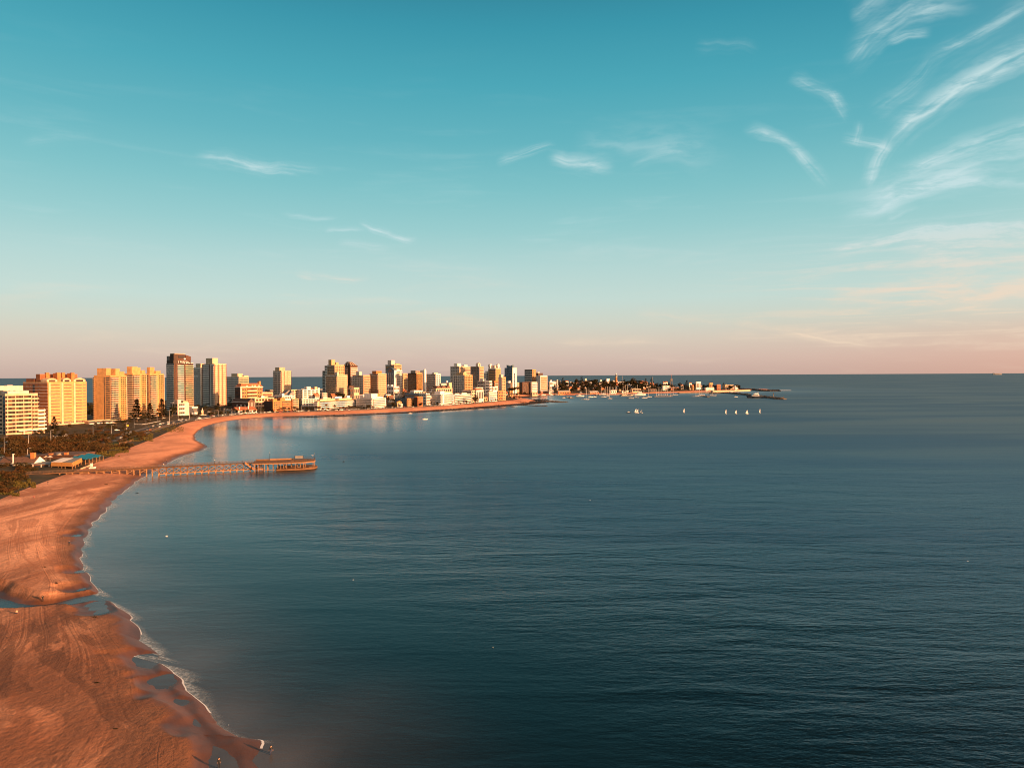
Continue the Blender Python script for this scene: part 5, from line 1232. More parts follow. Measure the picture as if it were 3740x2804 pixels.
infill([(940, 1110, 1428, 1465), (1080, 1200, 1430, 1462), (1120, 1300, 1440, 1470), (1260, 1420, 1425, 1462)], 46, (2, 4), 'low houses of the town', (20, 42), 1700)
infill([(1400, 1580, 1420, 1470), (1540, 1760, 1410, 1440), (1680, 1850, 1410, 1452)], 44, (2, 3), 'low houses of the town', (18, 34), 1900)
infill([(2010, 2300, 1396, 1426), (2280, 2560, 1394, 1424), (2540, 2680, 1402, 1420)], 36, (1, 2), 'low houses of the town', (11, 22), 2520)
# lighthouse
p = atdepth(2250, 1390, 2360); zg = surf(p.x, p.y); top = atdepth(2250, 1364, 2360).z - zg
L = thing('lighthouse', 'brick red lighthouse with a white lantern on the wooded ridge', 'lighthouse', (p.x, p.y, zg))
MB().lathe([(4.4, -3), (4.2, 0), (3.4, top * .72)], M_BRICK2, 14).build('tower', L)
MB().lathe([(3.4, top * .72), (4.4, top * .74), (4.4, top * .78), (3.2, top * .78)], M_WHITE2, 14).build('gallery', L)
MB().lathe([(2.4, top * .78), (2.4, top * .90)], M_GLASSW, 12).build('lantern', L)
MB().lathe([(2.9, top * .90), (2.6, top * .93), (.4, top * 1.0), (.25, top * 1.08)], M_WHITE2, 12).build('dome', L)
# water tower with a mast
p = atdepth(2452, 1400, 2430); zg = surf(p.x, p.y); top = atdepth(2452, 1383, 2430).z - zg; tip = atdepth(2452, 1367, 2430).z - zg
L = thing('water_tower', 'dark square water tower carrying a thin radio mast', 'tower', (p.x, p.y, zg))
mb = MB()
for sx in (-2.6, 2.6):
    for sy in (-2.6, 2.6): mb.box(sx - .4, sx + .4, sy - .4, sy + .4, -2, top - 8, M_DCONC)
mb.build('frame', L); MB().box(-3.6, 3.6, -3.6, 3.6, top - 8, top, M_DCONC).build('tank', L)
mb = MB(); mb.bar((0, 0, top), (0, 0, tip), .5, M_BRICK2); mb.bar((-1.6, 0, tip - 3), (1.6, 0, tip - 3), .3, M_BRICK2); mb.build('mast', L)
for (bx, ty, by, D_, lab) in ((2273, 1373, 1400, 2400, 'thin lattice mast right of the lighthouse'), (2383, 1376, 1400, 2420, 'thin lattice mast on the crest near the cypress')):
    p = atdepth(bx, by, D_); zg = surf(p.x, p.y); h_ = atdepth(bx, ty, D_).z - zg
    L = thing('radio_mast', lab, 'mast', (p.x, p.y, zg))
    mb = MB()
    for s_ in (-1, 1):
        for t_ in (-1, 1): mb.bar((s_ * 1.4, t_ * 1.4, -1), (s_ * .3, t_ * .3, h_), .3, M_STEEL)
    mb.build('lattice', L)
    mb = MB()
    for k in range(5): mb.bar((-1.6, 0, h_ * .75 + k), (1.6, 0, h_ * .75 + k), .3, M_STEEL)
    mb.build('crossarm', L)
# seawall, breakwater, reefs, quays
def wall_along(name, label, pts, z0, z1, w, mat, cat='wall', struct=False):
    mb = MB(); P_ = [G(a, b, 0) for a, b in pts]
    for a, c in zip(P_[:-1], P_[1:]):
        d = (c - a).normalized(); s = Vector((-d.y, d.x, 0)) * w / 2
        mb.hull8([a - s + Vector((0, 0, z0)), c - s + Vector((0, 0, z0)), c + s + Vector((0, 0, z0)), a + s + Vector((0, 0, z0)), a - s * .8 + Vector((0, 0, z1)), c - s * .8 + Vector((0, 0, z1)), c + s * .8 + Vector((0, 0, z1)), a + s * .8 + Vector((0, 0, z1))], mat)
    o = mb.build(name)
    return structure(o) if struct else tag(o, label, cat)
wall_along('seawall', 'long orange lit seawall below the headland houses', [(2600, 1432), (2640, 1431), (2690, 1430), (2735, 1428)], -1, 5.0, 12, M_BEIGE)
wall_along('quay', 'long pale quay edge behind the sailing boats', [(2478, 1437), (2520, 1436), (2600, 1435)], -1, 2.6, 10, M_PAVE)
wall_along('quay', 'pale fuel quay between the harbour restaurant and the docks', [(2268, 1444), (2310, 1443), (2352, 1443)], -1, 2.2, 14, M_BEIGE)
wall_along('quay', 'orange quay wall in front of the harbour sheds', [(2028, 1443), (2060, 1442), (2100, 1442)], -1, 2.6, 8, M_ORANGE)
# breakwater: rough stone ridge
def ridge(name, pts, w, h, mat, seed, kind, n=40, sub=6):
    P_ = np.array([(G(a, b, 0).x, G(a, b, 0).y) for a, b in pts]); u = np.linspace(0, len(pts) - 1, n * 4)
    c = catmull(P_, u); d = np.gradient(c, axis=0); d /= np.sqrt((d ** 2).sum(1))[:, None] + 1e-9; nr_ = np.stack([-d[:, 1], d[:, 0]], 1)
    prof = np.linspace(-1, 1, 13); r = np.random.default_rng(seed)
    taper = np.minimum(1, np.minimum(np.arange(len(u)) + 2, len(u) - np.arange(len(u)) + 1) / 10.)
    VV = []
    for i in range(len(u)):
        for q in prof:
            k = max(0., 1 - abs(q) ** 1.6)
            hz = -0.6 + (h * k + r.normal(0, .22 * h)) * taper[i]
            off = q * w * taper[i] * (1 + r.normal(0, .06))
            VV.append((c[i, 0] + nr_[i, 0] * off, c[i, 1] + nr_[i, 1] * off, hz))
    o = link(name, mesh_np(name, np.array(VV), grid_faces(len(u), 13), None, [mat], False))
    o['kind'] = kind
    return o
ridge('breakwater', [(2590, 1438), (2650, 1437), (2700, 1440), (2760, 1447), (2820, 1455), (2862, 1459)], 11, 4.2, M_ROCK2, 3, 'structure', 60)
p = G(2825, 1454, 0)
L = thing('harbour_light', 'small dark beacon post on the stony breakwater end', 'beacon', (p.x, p.y, 2.6))
MB().lathe([(1.5, -1), (1.3, 1), (.9, 1.2), (.8, 8)], M_DCONC, 10).build('post', L); MB().lathe([(1.1, 8), (1.1, 9.5), (.2, 10.2)], M_GLASSW, 10).build('lantern', L)
# dark reef along the far shore and off the point
for k, (pts, w, h) in enumerate([([(1030, 1525), (1100, 1524), (1160, 1522), (1230, 1518)], 6, 1.5), ([(1220, 1520), (1300, 1517), (1400, 1512), (1480, 1508)], 9, 1.7), ([(1470, 1509), (1560, 1503), (1640, 1498), (1710, 1493)], 11, 1.8),
        ([(1680, 1495), (1760, 1489), (1820, 1484), (1870, 1480)], 14, 1.9), ([(1840, 1482), (1900, 1478), (1960, 1472), (1990, 1470)], 16, 1.9), ([(1880, 1473), (1940, 1468), (2000, 1466), (2056, 1470)], 20, 2.0),
        ([(1905, 1463), (1950, 1461), (1996, 1460)], 22, 1.9), ([(1900, 1452), (1935, 1451), (1975, 1452)], 14, 1.9), ([(1880, 1479), (1940, 1482), (2000, 1484)], 5, 1.4), ([(1760, 1492), (1830, 1489), (1880, 1487)], 4, 1.1)]):
    ridge('reef', pts, w, h, M_ROCK, 20 + k, 'structure', 50)
# dark rocks at the far tip with surf
ridge('reef', [(2690, 1421), (2740, 1424), (2790, 1428), (2850, 1428)], 16, 5, M_ROCK, 41, 'structure', 40)
me = bpy.data.meshes.new('surf'); P_ = [G(a, b, 0) for a, b in ((2770, 1426.4), (2890, 1426.2), (2890, 1424.6), (2800, 1424.2))]
me.from_pydata([(q.x, q.y, .06) for q in P_], [], [(0, 1, 2, 3)]); me.materials.append(M_FOAM); stuff(link('surf', me))
# ------------------------------------------------------------------ trees and shrubs
def leaf_cloud(r, lobes, n, size, mat):
    """Leaf clumps spread through several lobes: small tilted quads."""
    v, f = [], []
    w = np.array([l[3] * l[4] * l[5] for l in lobes]); w = w / w.sum()
    for i in range(n):
        l = lobes[r.choice(len(lobes), p=w)]
        d = r.normal(size=3); d /= np.linalg.norm(d); k = r.uniform(.35, 1) ** .5
        c = np.array(l[:3]) + d * k * np.array(l[3:6])
        a = r.normal(size=3); a /= np.linalg.norm(a); b = np.cross(a, r.normal(size=3)); b /= np.linalg.norm(b)
        s = size * r.uniform(.6, 1.3); q = len(v)
        for sa, sb in ((-1, -.7), (1, -.5), (.8, .8), (-.9, .6)): v.append(tuple(c + a * s * sa + b * s * sb * .8))
        f.append((q, q + 1, q + 2, q + 3))
    me = bpy.data.meshes.new('crown'); me.from_pydata(v, [], f); me.materials.append(mat)
    return me
def trunk_mesh(h, r0, limbs, mat=None, r=None):
    mb = MB(); mat = mat or M_TRUNK
    mb.lathe([(r0, -.6), (r0 * .75, h * .4), (r0 * .45, h * .85)], mat, 6)
    for k in range(limbs):
        a = 2 * PI * k / max(limbs, 1) + .4; z0 = h * (.45 + .08 * k)
        mb.bar((0, 0, z0), (math.cos(a) * h * .28, math.sin(a) * h * .28, z0 + h * .30), r0 * .5, mat)
    return mb.mesh('trunk')
VAR = {}
def variants(kind, k):
    r = np.random.default_rng(100 + hash_s(kind) + k)
    if kind == 'round':      # broad round-crowned tree, about 9 m
        lob = [(r.normal(0, 1.6), r.normal(0, 1.6), 5.6 + r.normal(0, .9), r.uniform(1.6, 2.6), r.uniform(1.6, 2.6), r.uniform(1.3, 2.2)) for _ in range(7)]
        return leaf_cloud(r, lob, 420, .42, M_LEAF), trunk_mesh(6, .32, 4)
    if kind == 'umbrella':   # spreading flat crown
        lob = [(r.normal(0, 2.6), r.normal(0, 2.6), 6.8 + r.normal(0, .4), r.uniform(1.8, 3.0), r.uniform(1.8, 3.0), r.uniform(.7, 1.2)) for _ in range(8)]
        return leaf_cloud(r, lob, 420, .42, M_LEAF), trunk_mesh(6.6, .34, 5)
    if kind == 'tall':       # upright dense conifer-like crown, 13 m
        lob = [(r.normal(0, .5), r.normal(0, .5), z_, 2.6 * (1 - (z_ - 3) / 13) + .5, 2.6 * (1 - (z_ - 3) / 13) + .5, 1.4) for z_ in (3.2, 4.8, 6.4, 8.0, 9.6, 11.2, 12.4)]
        return leaf_cloud(r, lob, 460, .38, M_PINE), trunk_mesh(10, .3, 0)
    if kind == 'shrub':      # dune scrub, about 2 m
        lob = [(r.normal(0, 1.0), r.normal(0, 1.0), .8 + r.normal(0, .25), r.uniform(.8, 1.5), r.uniform(.8, 1.5), r.uniform(.5, .9)) for _ in range(6)]
        return leaf_cloud(r, lob, 330, .19, M_SCRUB), trunk_mesh(1.2, .10, 3)
    if kind == 'palm':
        v, f = [], []; hh_ = 7.0
        for k_ in range(20):
            a = 2 * PI * k_ / 20 + r.uniform(-.1, .1); up = r.uniform(-.1, 1.0); L_ = 2.6; pv = None
            for s in range(5):
                t = s / 4; p = np.array([math.cos(a) * L_ * t, math.sin(a) * L_ * t, hh_ + up * L_ * t - 1.5 * t * t * L_ * .6])
                sd = np.array([-math.sin(a), math.cos(a), 0]) * .42 * math.sin(PI * (t * .8 + .15)); q = len(v)
                v += [tuple(p - sd), tuple(p + sd)]
                if pv is not None: f.append((pv, pv + 1, q + 1, q))
                pv = q
        me = bpy.data.meshes.new('crown'); me.from_pydata(v, [], f); me.materials.append(M_LEAF)
        mb = MB(); mb.lathe([(.30, -.5), (.22, 3.5), (.24, hh_)], M_TRUNK, 7)
        return me, mb.mesh('trunk')
    if kind == 'norfolk':    # tiers of nearly level branches, 20 m
        v, f = [], []
        for t_ in range(14):
            z_ = 2.5 + 16.5 * t_ / 13; R_ = (6.4 * (1 - (t_ / 14.4)) + .4) * r.uniform(.85, 1.12); nb = 10
            for k_ in range(nb):
                a = 2 * PI * (k_ + r.uniform(-.3, .3)) / nb
                for s in range(9):
                    q0 = r.uniform(.03, 1.0) ** .6; c = np.array([math.cos(a) * R_ * q0, math.sin(a) * R_ * q0, z_ + .30 * q0 * R_ * .25 + r.normal(0, .14)])
                    w_ = .34 + .40 * (1 - q0); dr_ = np.array([math.cos(a), math.sin(a), .1]); sd = np.array([-math.sin(a), math.cos(a), r.normal(0, .5)]); q = len(v)
                    for x_, y_ in ((-1, -1), (1, -1), (1, 1), (-1, 1)): v.append(tuple(c + dr_ * x_ * .55 + sd * y_ * w_))
                    f.append((q, q + 1, q + 2, q + 3))
        me = bpy.data.meshes.new('crown'); me.from_pydata(v, [], f); me.materials.append(M_PINE)
        mb = MB(); mb.lathe([(.45, -.6), (.3, 9), (.08, 20)], M_TRUNK, 7)
        return me, mb.mesh('trunk')
def hash_s(s): return sum(ord(c) * (i + 1) for i, c in enumerate(s))
NVAR = {'round': 5, 'umbrella': 3, 'tall': 3, 'shrub': 6, 'palm': 3, 'norfolk': 4}
for k_, n_ in NVAR.items(): VAR[k_] = [variants(k_, i) for i in range(n_)]
TNAME = {'round': 'round_tree', 'umbrella': 'spreading_tree', 'tall': 'cypress_tree', 'shrub': 'dune_shrub', 'palm': 'palm_tree', 'norfolk': 'norfolk_pine'}
def tree(kind, p, s, label, group=None, rz=None, flat=1.0):
    cm, tm = VAR[kind][random.randrange(NVAR[kind])]
    o = thing(TNAME[kind], label, 'shrub' if kind == 'shrub' else 'tree', p, random.uniform(0, 6.28) if rz is None else rz, group)
    o.scale = (s, s, s * flat)
    link('trunk', tm, o); link('crown', cm, o)
    return o
def tree_px(kind, px, ytop, ybase, label, group=None, D=None):
    p = ghit(px, ybase) if D is None else None
    if p is None:
        q = atdepth(px, ybase, D); p = Vector((q.x, q.y, surf(q.x, q.y)))
    h_ = atdepth(px, ytop, p.y).z - p.z
    full = {'round': 8.2, 'umbrella': 8.0, 'tall': 13.8, 'shrub': 1.9, 'palm': 8.0, 'norfolk': 20.0}[kind]
    return tree(kind, p, max(h_, 1) / full, label, group)

# Norfolk pines along the seafront
tree_px('norfolk', 198, 1519, 1578, 'tiered pine standing in front of the long yellow slab', D=690)
tree_px('norfolk', 500, 1455, 1541, 'tallest tiered pine, in front of the middle yellow tower')
tree_px('norfolk', 548, 1471, 1536, 'slender tiered pine between its two larger neighbours')
tree_px('norfolk', 592, 1456, 1531, 'broad tiered pine beside the last yellow tower')
tree_px('round', 630, 1482, 1521, 'dark bushy tree right of the broad tiered pine')
tree_px('tall', 2055, 1378, 1412, 'first tall dark pine on the harbour ridge, by the tiny white gabled house', D=2330)
tree_px('tall', 2124, 1373, 1410, 'tallest dark pine on the harbour ridge, beside the church hall', D=2330)
tree_px('tall', 2508, 1387, 1402, 'pointed dark cypress on the headland crest', D=2440)
tree_px('tall', 2381, 1376, 1396, 'dark pine by the thin lattice mast', D=2430)
tree_px('round', 2697, 1404, 1420, 'lone round tree at the tip of the headland', D=2500)
tree_px('round', 2312, 1382, 1402, 'big round tree on the ridge right of the lighthouse', D=2380)
tree_px('tall', 845 - 4, 1443, 1463, 'dark little conifer before a pale wall beside the mansard hotel', D=1180)
tree_px('palm', 1192, 1476, 1498, 'palm before the left part of the long cream shore block', D=1112)
tree_px('palm', 1222, 1475, 1498, 'tallest palm before the long cream shore block', D=1114)
tree_px('palm', 1255, 1485, 1499, 'palm before the right part of the long cream shore block', D=1120)
tree_px('palm', 1284, 1487, 1500, 'short palm at the end of the long cream shore block', D=1128)
tree_px('umbrella', 1868, 1414, 1438, 'large spreading tree by the cream gridded block', D=1830)
tree_px('round', 1245, 1432, 1449, 'rusty round tree below the broad cream tower', D=1300)
tree_px('round', 1737, 1446, 1456, 'pair-like round bush tree by the white banded house', D=1370)

def scatter(region, n, kinds, smin, smax, label, group, lo=None, hi=None, seed=1, mass=None):
    """Trees at points of a region of the photograph, where the sight line meets land."""
    r = random.Random(seed); k = 0; tries = 0
    while k < n and tries < n * 20:
        tries += 1
        x0, x1, y0, y1 = region[r.randrange(len(region))]
        p = ghit(r.uniform(x0, x1), r.uniform(y0, y1))
        if p is None or p.z < 1.5 or (lo and p.y < lo) or (hi and p.y > hi): continue
        kd = kinds[r.randrange(len(kinds))]
        k += 1
        if mass is None: tree(kd, p, r.uniform(smin, smax), label, group, flat=r.uniform(.8, 1.15)); continue
        s_ = r.uniform(smin, smax); M_ = Matrix.Translation(p) @ Matrix.Rotation(r.uniform(0, 6.28), 4, 'Z') @ Matrix.Diagonal((s_, s_, s_ * r.uniform(.8, 1.15), 1))
        for me_ in VAR[kd][r.randrange(NVAR[kd])]:
            q = len(mass[0]); mass[0].extend(tuple(M_ @ v_.co) for v_ in me_.vertices); mass[1].extend(tuple(q + i for i in f_.vertices) for f_ in me_.polygons)
scatter([(2005, 2300, 1398, 1436), (2300, 2560, 1396, 1430), (2150, 2460, 1398, 1412), (2540, 2690, 1402, 1424), (2480, 2660, 1404, 1420)], 125, ['round', 'round', 'umbrella', 'round', 'tall'], 1.2, 2.1, 'dark tree among the houses on the harbour hill', 'trees on the harbour hill', seed=3)
wood = ([], [])                                                       # the rest of the hill's wood, which reads as one mass
scatter([(2005, 2300, 1396, 1424), (2300, 2560, 1394, 1422), (2540, 2690, 1402, 1418)], 170, ['round', 'umbrella', 'round'], 1.0, 1.8, None, None, seed=33, mass=wood)
me = bpy.data.meshes.new('woodland'); me.from_pydata(wood[0], [], wood[1]); me.materials.append(M_LEAF); stuff(link('woodland', me))
scatter([(1410, 1470, 1440, 1488), (1400, 1500, 1425, 1450), (1470, 1570, 1440, 1470), (1500, 1580, 1455, 1482)], 42, ['round', 'umbrella', 'round'], .75, 1.4, 'reddish dark tree on the wooded slope above the promenade', 'trees on the promenade slope', hi=1600, seed=4)
scatter([(1725, 1830, 1452, 1468), (1800, 1900, 1432, 1462), (1850, 1915, 1430, 1448), (1860, 1935, 1440, 1448)], 42, ['round', 'umbrella', 'round'], .65, 1.25, 'dark tree on the wooded point', 'trees on the wooded point', seed=5)
scatter([(1200, 1320, 1432, 1456), (1268, 1320, 1425, 1460), (1130, 1180, 1440, 1470)], 26, ['round', 'umbrella'], .6, 1.1, 'dark tree between the first cluster of towers and the shore blocks', 'trees below the first towers', hi=1600, seed=6)
scatter([(700, 850, 1494, 1508), (700, 860, 1480, 1500)], 24, ['round', 'umbrella'], .5, .95, 'dark tree at the foot of the ribbed tower', 'trees under the ribbed tower', hi=1300, seed=7)
scatter([(320, 345, 1488, 1528), (600, 740, 1486, 1508), (316, 350, 1500, 1540)], 22, ['round', 'round', 'tall'], .6, 1.1, 'dark tree seen in a gap between the big towers', 'trees in the gaps between towers', seed=8)
scatter([(1150, 1420, 1494, 1502), (1060, 1150, 1494, 1503), (1300, 1560, 1482, 1496), (1560, 1860, 1464, 1484), (930, 1070, 1498, 1508)], 12, ['round', 'round', 'umbrella'], .40, .72, 'small clipped tree along the far promenade', 'small trees along the promenade', hi=1560, seed=9)
scatter([(150, 330, 1555, 1600), (330, 480, 1540, 1575), (130, 200, 1580, 1606)], 34, ['round', 'umbrella'], .35, .7, 'low dark tree in the gardens below the yellow slab', 'garden trees below the yellow slab', hi=900, seed=10)
scatter([(330, 480, 1540, 1572), (140, 330, 1570, 1606), (480, 620, 1530, 1552), (620, 720, 1512, 1530)], 30, ['round', 'umbrella'], .3, .55, 'low dark tree in the gardens below the yellow slab', 'garden trees below the yellow slab', hi=1100, seed=31)
rr = random.Random(77); u = 17.2
while u < 23.9:                                                       # a broken row of trees on both sides of the far promenade
    for off_ in (-2.6, 15.5):
        if rr.random() < .42:
            p, a = roadpt(u + rr.uniform(-.02, .02), off_ + rr.uniform(-1, 1)); tree(['round', 'round', 'umbrella', 'palm'][rr.randrange(4)], p, rr.uniform(.42, .95), 'small clipped tree along the far promenade', 'small trees along the promenade')
    u += .075
# wooded gardens going on beyond the view at the left
wood = ([], []); rw = random.Random(9); k = 0
while k < 330:
    x, y = rw.uniform(-900, -240), rw.uniform(240, 760)
    if (x / y) * FPX + PW / 2 > -70: continue
    p = Vector((x, y, surf(x, y))); s_ = rw.uniform(.5, 1.5); k += 1; kd = ('round', 'shrub', 'umbrella')[rw.randrange(3)]
    M_ = Matrix.Translation(p) @ Matrix.Rotation(rw.uniform(0, 6.28), 4, 'Z') @ Matrix.Scale(s_ * (1.8 if kd == 'shrub' else 1), 4)
    for me_ in VAR[kd][rw.randrange(NVAR[kd])]:
        q = len(wood[0]); wood[0].extend(tuple(M_ @ v_.co) for v_ in me_.vertices); wood[1].extend(tuple(q + i for i in f_.vertices) for f_ in me_.polygons)
me = bpy.data.meshes.new('woodland'); me.from_pydata(wood[0], [], wood[1]); me.materials.append(M_LEAF); stuff(link('woodland', me))
# dune scrub
scatter([(60, 260, 1610, 1652), (210, 400, 1592, 1655), (20, 330, 1602, 1660)], 150, ['shrub'], 1.2, 2.8, 'rusty brown shrub in the thicket behind the beach restaurant', 'shrubs behind the beach restaurant', seed=11)
scatter([(300, 470, 1598, 1650), (420, 520, 1575, 1606), (330, 560, 1565, 1600)], 70, ['shrub'], .8, 1.7, 'low rusty shrub on the dune by the fence posts', 'shrubs by the dune fence', seed=12)
scatter([(0, 85, 1706, 1762), (0, 60, 1730, 1796), (70, 150, 1706, 1726), (0, 40, 1770, 1800)], 44, ['shrub'], .7, 1.7, 'brown shrub on the dune in front of the beach restaurant', 'shrubs on the near dune', seed=13)
scatter([(0, 120, 1640, 1672)], 20, ['shrub'], .8, 1.6, 'dark shrub beside the road at the edge of the restaurant', 'shrubs beside the near road', seed=14)

# dune grass
gv, gf = [], []; rg = random.Random(5)
for (x0, x1, y0, y1, n) in [(0, 70, 1735, 1812, 2600), (60, 130, 1750, 1782, 900), (380, 470, 1620, 1662, 2200), (330, 440, 1640, 1668, 1500), (470, 560, 1583, 1612, 1500), (540, 670, 1546, 1578, 1500), (230, 340, 1600, 1660, 2000)]:
    for _ in range(n):
        px, py = rg.uniform(x0, x1), rg.uniform(y0, y1)
        if vnoise([px], [py * 2.5], 16, 3)[0] < .40: continue
        p = ghit(px, py)
        if p is None or p.z < 1.2: continue
        a = rg.uniform(0, PI); c_, s_ = math.cos(a) * .28, math.sin(a) * .28; hh_ = rg.uniform(.25, .8); q = len(gv)
        gv += [(p.x - c_, p.y - s_, p.z - .05), (p.x + c_, p.y + s_, p.z - .05), (p.x + s_ * .8 + c_ * .5, p.y + .1, p.z + hh_), (p.x - c_ * .5 + s_ * .8, p.y, p.z + hh_ * .9)]
        gf.append((q, q + 1, q + 2, q + 3))
me = bpy.data.meshes.new('dune_grass'); me.from_pydata(gv, [], gf); me.materials.append(M_GRASS)
stuff(link('dune_grass', me))
# ------------------------------------------------------------------ timber pier
PA, PB = Vector((-270.0, 394.0)), Vector((-160.0, 437.5))
pd = (PB - PA).normalized(); pn = Vector((-pd.y, pd.x)); PLEN = (PB - PA).length
pier = thing('pier', 'long timber pier on cross-braced piles reaching from the beach into the bay', 'pier', (PA.x, PA.y, 0), math.atan2(pd.y, pd.x))
def ploc(px, Y):     # distance along the pier of a column of the photograph
    k = (px - PW / 2) / FPX
    return (k * PA.y - PA.x) / (pd.x - k * pd.y)
DZ = lambda s: 4.55 + .5 * min(max(s / 75.0, 0), 1)
HWD = 1.5
mb = MB(); n = 40
for k in range(n):
    s0, s1 = PLEN * k / n, PLEN * (k + 1) / n - .02
    mb.hull8([(s0, -HWD, DZ(s0)), (s1, -HWD, DZ(s1)), (s1, HWD, DZ(s1)), (s0, HWD, DZ(s0)), (s0, -HWD, DZ(s0) + .16), (s1, -HWD, DZ(s1) + .16), (s1, HWD, DZ(s1) + .16), (s0, HWD, DZ(s0) + .16)], M_WOOD)
mb.build('deck', pier)
for sd in (-1, 1):
    mb = MB(); mb.bar((0, sd * HWD, DZ(0) - .18), (PLEN, sd * HWD, DZ(PLEN) - .18), .16, M_WOOD, .32); mb.build('deck_beam', pier)
    for hz in (.62, 1.12):
        mb = MB()
        for k in range(n): mb.bar((PLEN * k / n, sd * (HWD - .12), DZ(PLEN * k / n) + .16 + hz), (PLEN * (k + 1) / n, sd * (HWD - .12), DZ(PLEN * (k + 1) / n) + .16 + hz), .08, M_WOODD, .10)
        mb.build('rail', pier)
me = MB().box(-.06, .06, -.06, .06, 0, 1.2, M_WOODD).mesh('rail_post')
k = 0
while k * 2.1 < PLEN:
    for sd in (-1, 1): link('rail_post', me, pier, (k * 2.1, sd * (HWD - .12), DZ(k * 2.1) + .165))
    k += 1
bents = [215, 240, 263, 290, 321, 349, 377, 405, 433, 461, 486, 508, 532, 553] + [577, 604, 630, 656, 681, 709, 734, 759, 785, 812, 838, 862, 886, 911, 935, 958]
SB = [ploc(x, 0) for x in bents]
pm_ = {}
for i, s in enumerate(SB):
    s = max(s, .3); wx = PA + pd * s; zb_ = surf(wx.x, wx.y); sea_ = bents[i] >= 577
    top = DZ(s) - .34
    for sd in (-1, 1):
        mb = MB(); mb.box(-.2, .2, -.2, .2, -(top - min(zb_, 0) + 1.6) if not sea_ else -(top + 1.5), 0, M_WOODL if not sea_ else M_WOOD); mb.build('pile', pier, (s, sd * (HWD - .1), top))
        if sea_:
            mb = MB(); mb.box(-.34, .34, -.34, .34, -1.2, 1.3, M_WOODL); mb.build('pile_footing', pier, (s, sd * (HWD - .1), .0))
    mb = MB(); mb.bar((s + .18, -HWD + .1, top - .4), (s + .18, HWD - .1, max(zb_ + .5, top - 3.2)), .12, M_WOOD); mb.bar((s - .18, HWD - .1, top - .4), (s - .18, -HWD + .1, max(zb_ + .5, top - 3.2)), .12, M_WOOD); mb.build('cross_brace', pier)
    if i + 1 < len(SB) and (sea_ or i % 2 == 1):
        s2 = max(SB[i + 1], .3); lo = 1.5 if sea_ else max(zb_ + .5, top - 2.4)
        for sd in (-1, 1):
            mb = MB(); y_ = sd * (HWD + .08)
            mb.bar((s, y_, top - .35), (s2, y_, lo), .2, M_WOOD); mb.bar((s, y_ + .13 * sd, lo), (s2, y_ + .13 * sd, top - .35), .2, M_WOODL); mb.build('diagonal_brace', pier)
            if sea_:
                mb = MB(); mb.bar((s, y_, 1.15), (s2, y_, 1.15), .3, M_WOODL, .42); mb.build('tie_beam', pier)
# the widened head of the pier: two decks on posts
hd = thing('pier_platform', 'wide two-storey timber head at the seaward end of the pier', 'pier', (PB.x, PB.y, 0), math.atan2(pd.y, pd.x) - rad(6))
hl = 37.0
poly = [(0, -5.5), (20, -6.5), (30, -6.0), (36, -3.0), (hl, 2), (36, 8), (30, 11), (2, 9.5), (0, 8)]
MB().prism(poly, 4.85, 5.22, M_WOOD).build('upper_deck', hd)
mb = MB()
def fascia(z0, z1, mat, name, grow, i0=0, i1=None, w=.22):
    m_ = MB()
    for a, c in list(zip(poly, poly[1:] + poly[:1]))[i0:i1]:
        m_.bar((a[0] * grow, a[1] * grow, (z0 + z1) / 2), (c[0] * grow, c[1] * grow, (z0 + z1) / 2), w, mat, z1 - z0)
    m_.build(name, hd)
fascia(4.35, 4.84, M_WOODL, 'edge_beam', 1.0)
low = [(14, -7.2), (20, -7.6), (30, -7.0), (37, -3.5), (38.2, 2), (37, 9), (30, 12), (14, 11)]
MB().prism(low, .95, 1.3, M_WOOD).build('lower_deck', hd)
m_ = MB()
for a, c in zip(low, low[1:] + low[:1]): m_.bar((a[0], a[1], .75), (c[0], c[1], .75), .3, M_WOOD, .9)
m_.build('lower_fascia', hd)
me = MB().box(-.17, .17, -.17, .17, -1.5, 4.85, M_WOODL).mesh('post')
for x, y in [(1.2, -5.3), (7, -5.9), (12, -6.1), (16.5, -6.3), (20, -6.5), (25, -6.2), (30, -5.9), (35.6, -3.0), (36.6, 2), (1.2, 8), (8, 9.5), (14, 9.7), (20, 10), (26, 10.4), (30, 10.6), (35.6, 7.6), (5, 0), (12, 1), (19, 1), (26, 1), (31, 1)]:
    link('post', me, hd, (x, y, 0))
for x in (3.5, 8.5, 14.5, 18, 22.5, 28):
    for y in (-3.2, 3.5, 6.5): link('post', me, hd, (x, y, 0))
    m_ = MB(); m_.box(x - .15, x + .15, -5.4, 9.0, 4.0, 4.34, M_WOODD); m_.build('deck_joist', hd)
for a in [(1.2, -5.3), (7, -5.9), (12, -6.1)]:
    m_ = MB(); m_.bar((a[0], a[1] - .2, .9), (a[0] + 4.5, a[1] - .6, .9), .3, M_WOODL); m_.build('tie_beam', hd)
m_ = MB(); m_.box(13.5, 22, -5.9, 9, .8, .95, M_WOODD); m_.build('lower_joist', hd)
for i, (x0, x1, z1, mt) in enumerate([(1, 9, 6.0, M_WOOD), (9.3, 24.0, 6.05, M_WOODL)]):
    MB().box(x0, x1, 8.6, 8.75, 5.25, z1, mt).build('screen_panel', hd)
m_ = MB()
for a, c in zip(poly, poly[1:]):
    m_.bar((a[0], a[1], 6.3), (c[0], c[1], 6.3), .09, M_WOODD); m_.bar((a[0], a[1], 5.8), (c[0], c[1], 5.8), .07, M_WOODD)
    nseg = max(int(math.dist(a, c) / 2), 1)
    for j in range(nseg): t = j / nseg; m_.bar((a[0] + (c[0] - a[0]) * t, a[1] + (c[1] - a[1]) * t, 5.225), (a[0] + (c[0] - a[0]) * t, a[1] + (c[1] - a[1]) * t, 6.35), .1, M_WOODD)
m_.build('rail', hd)
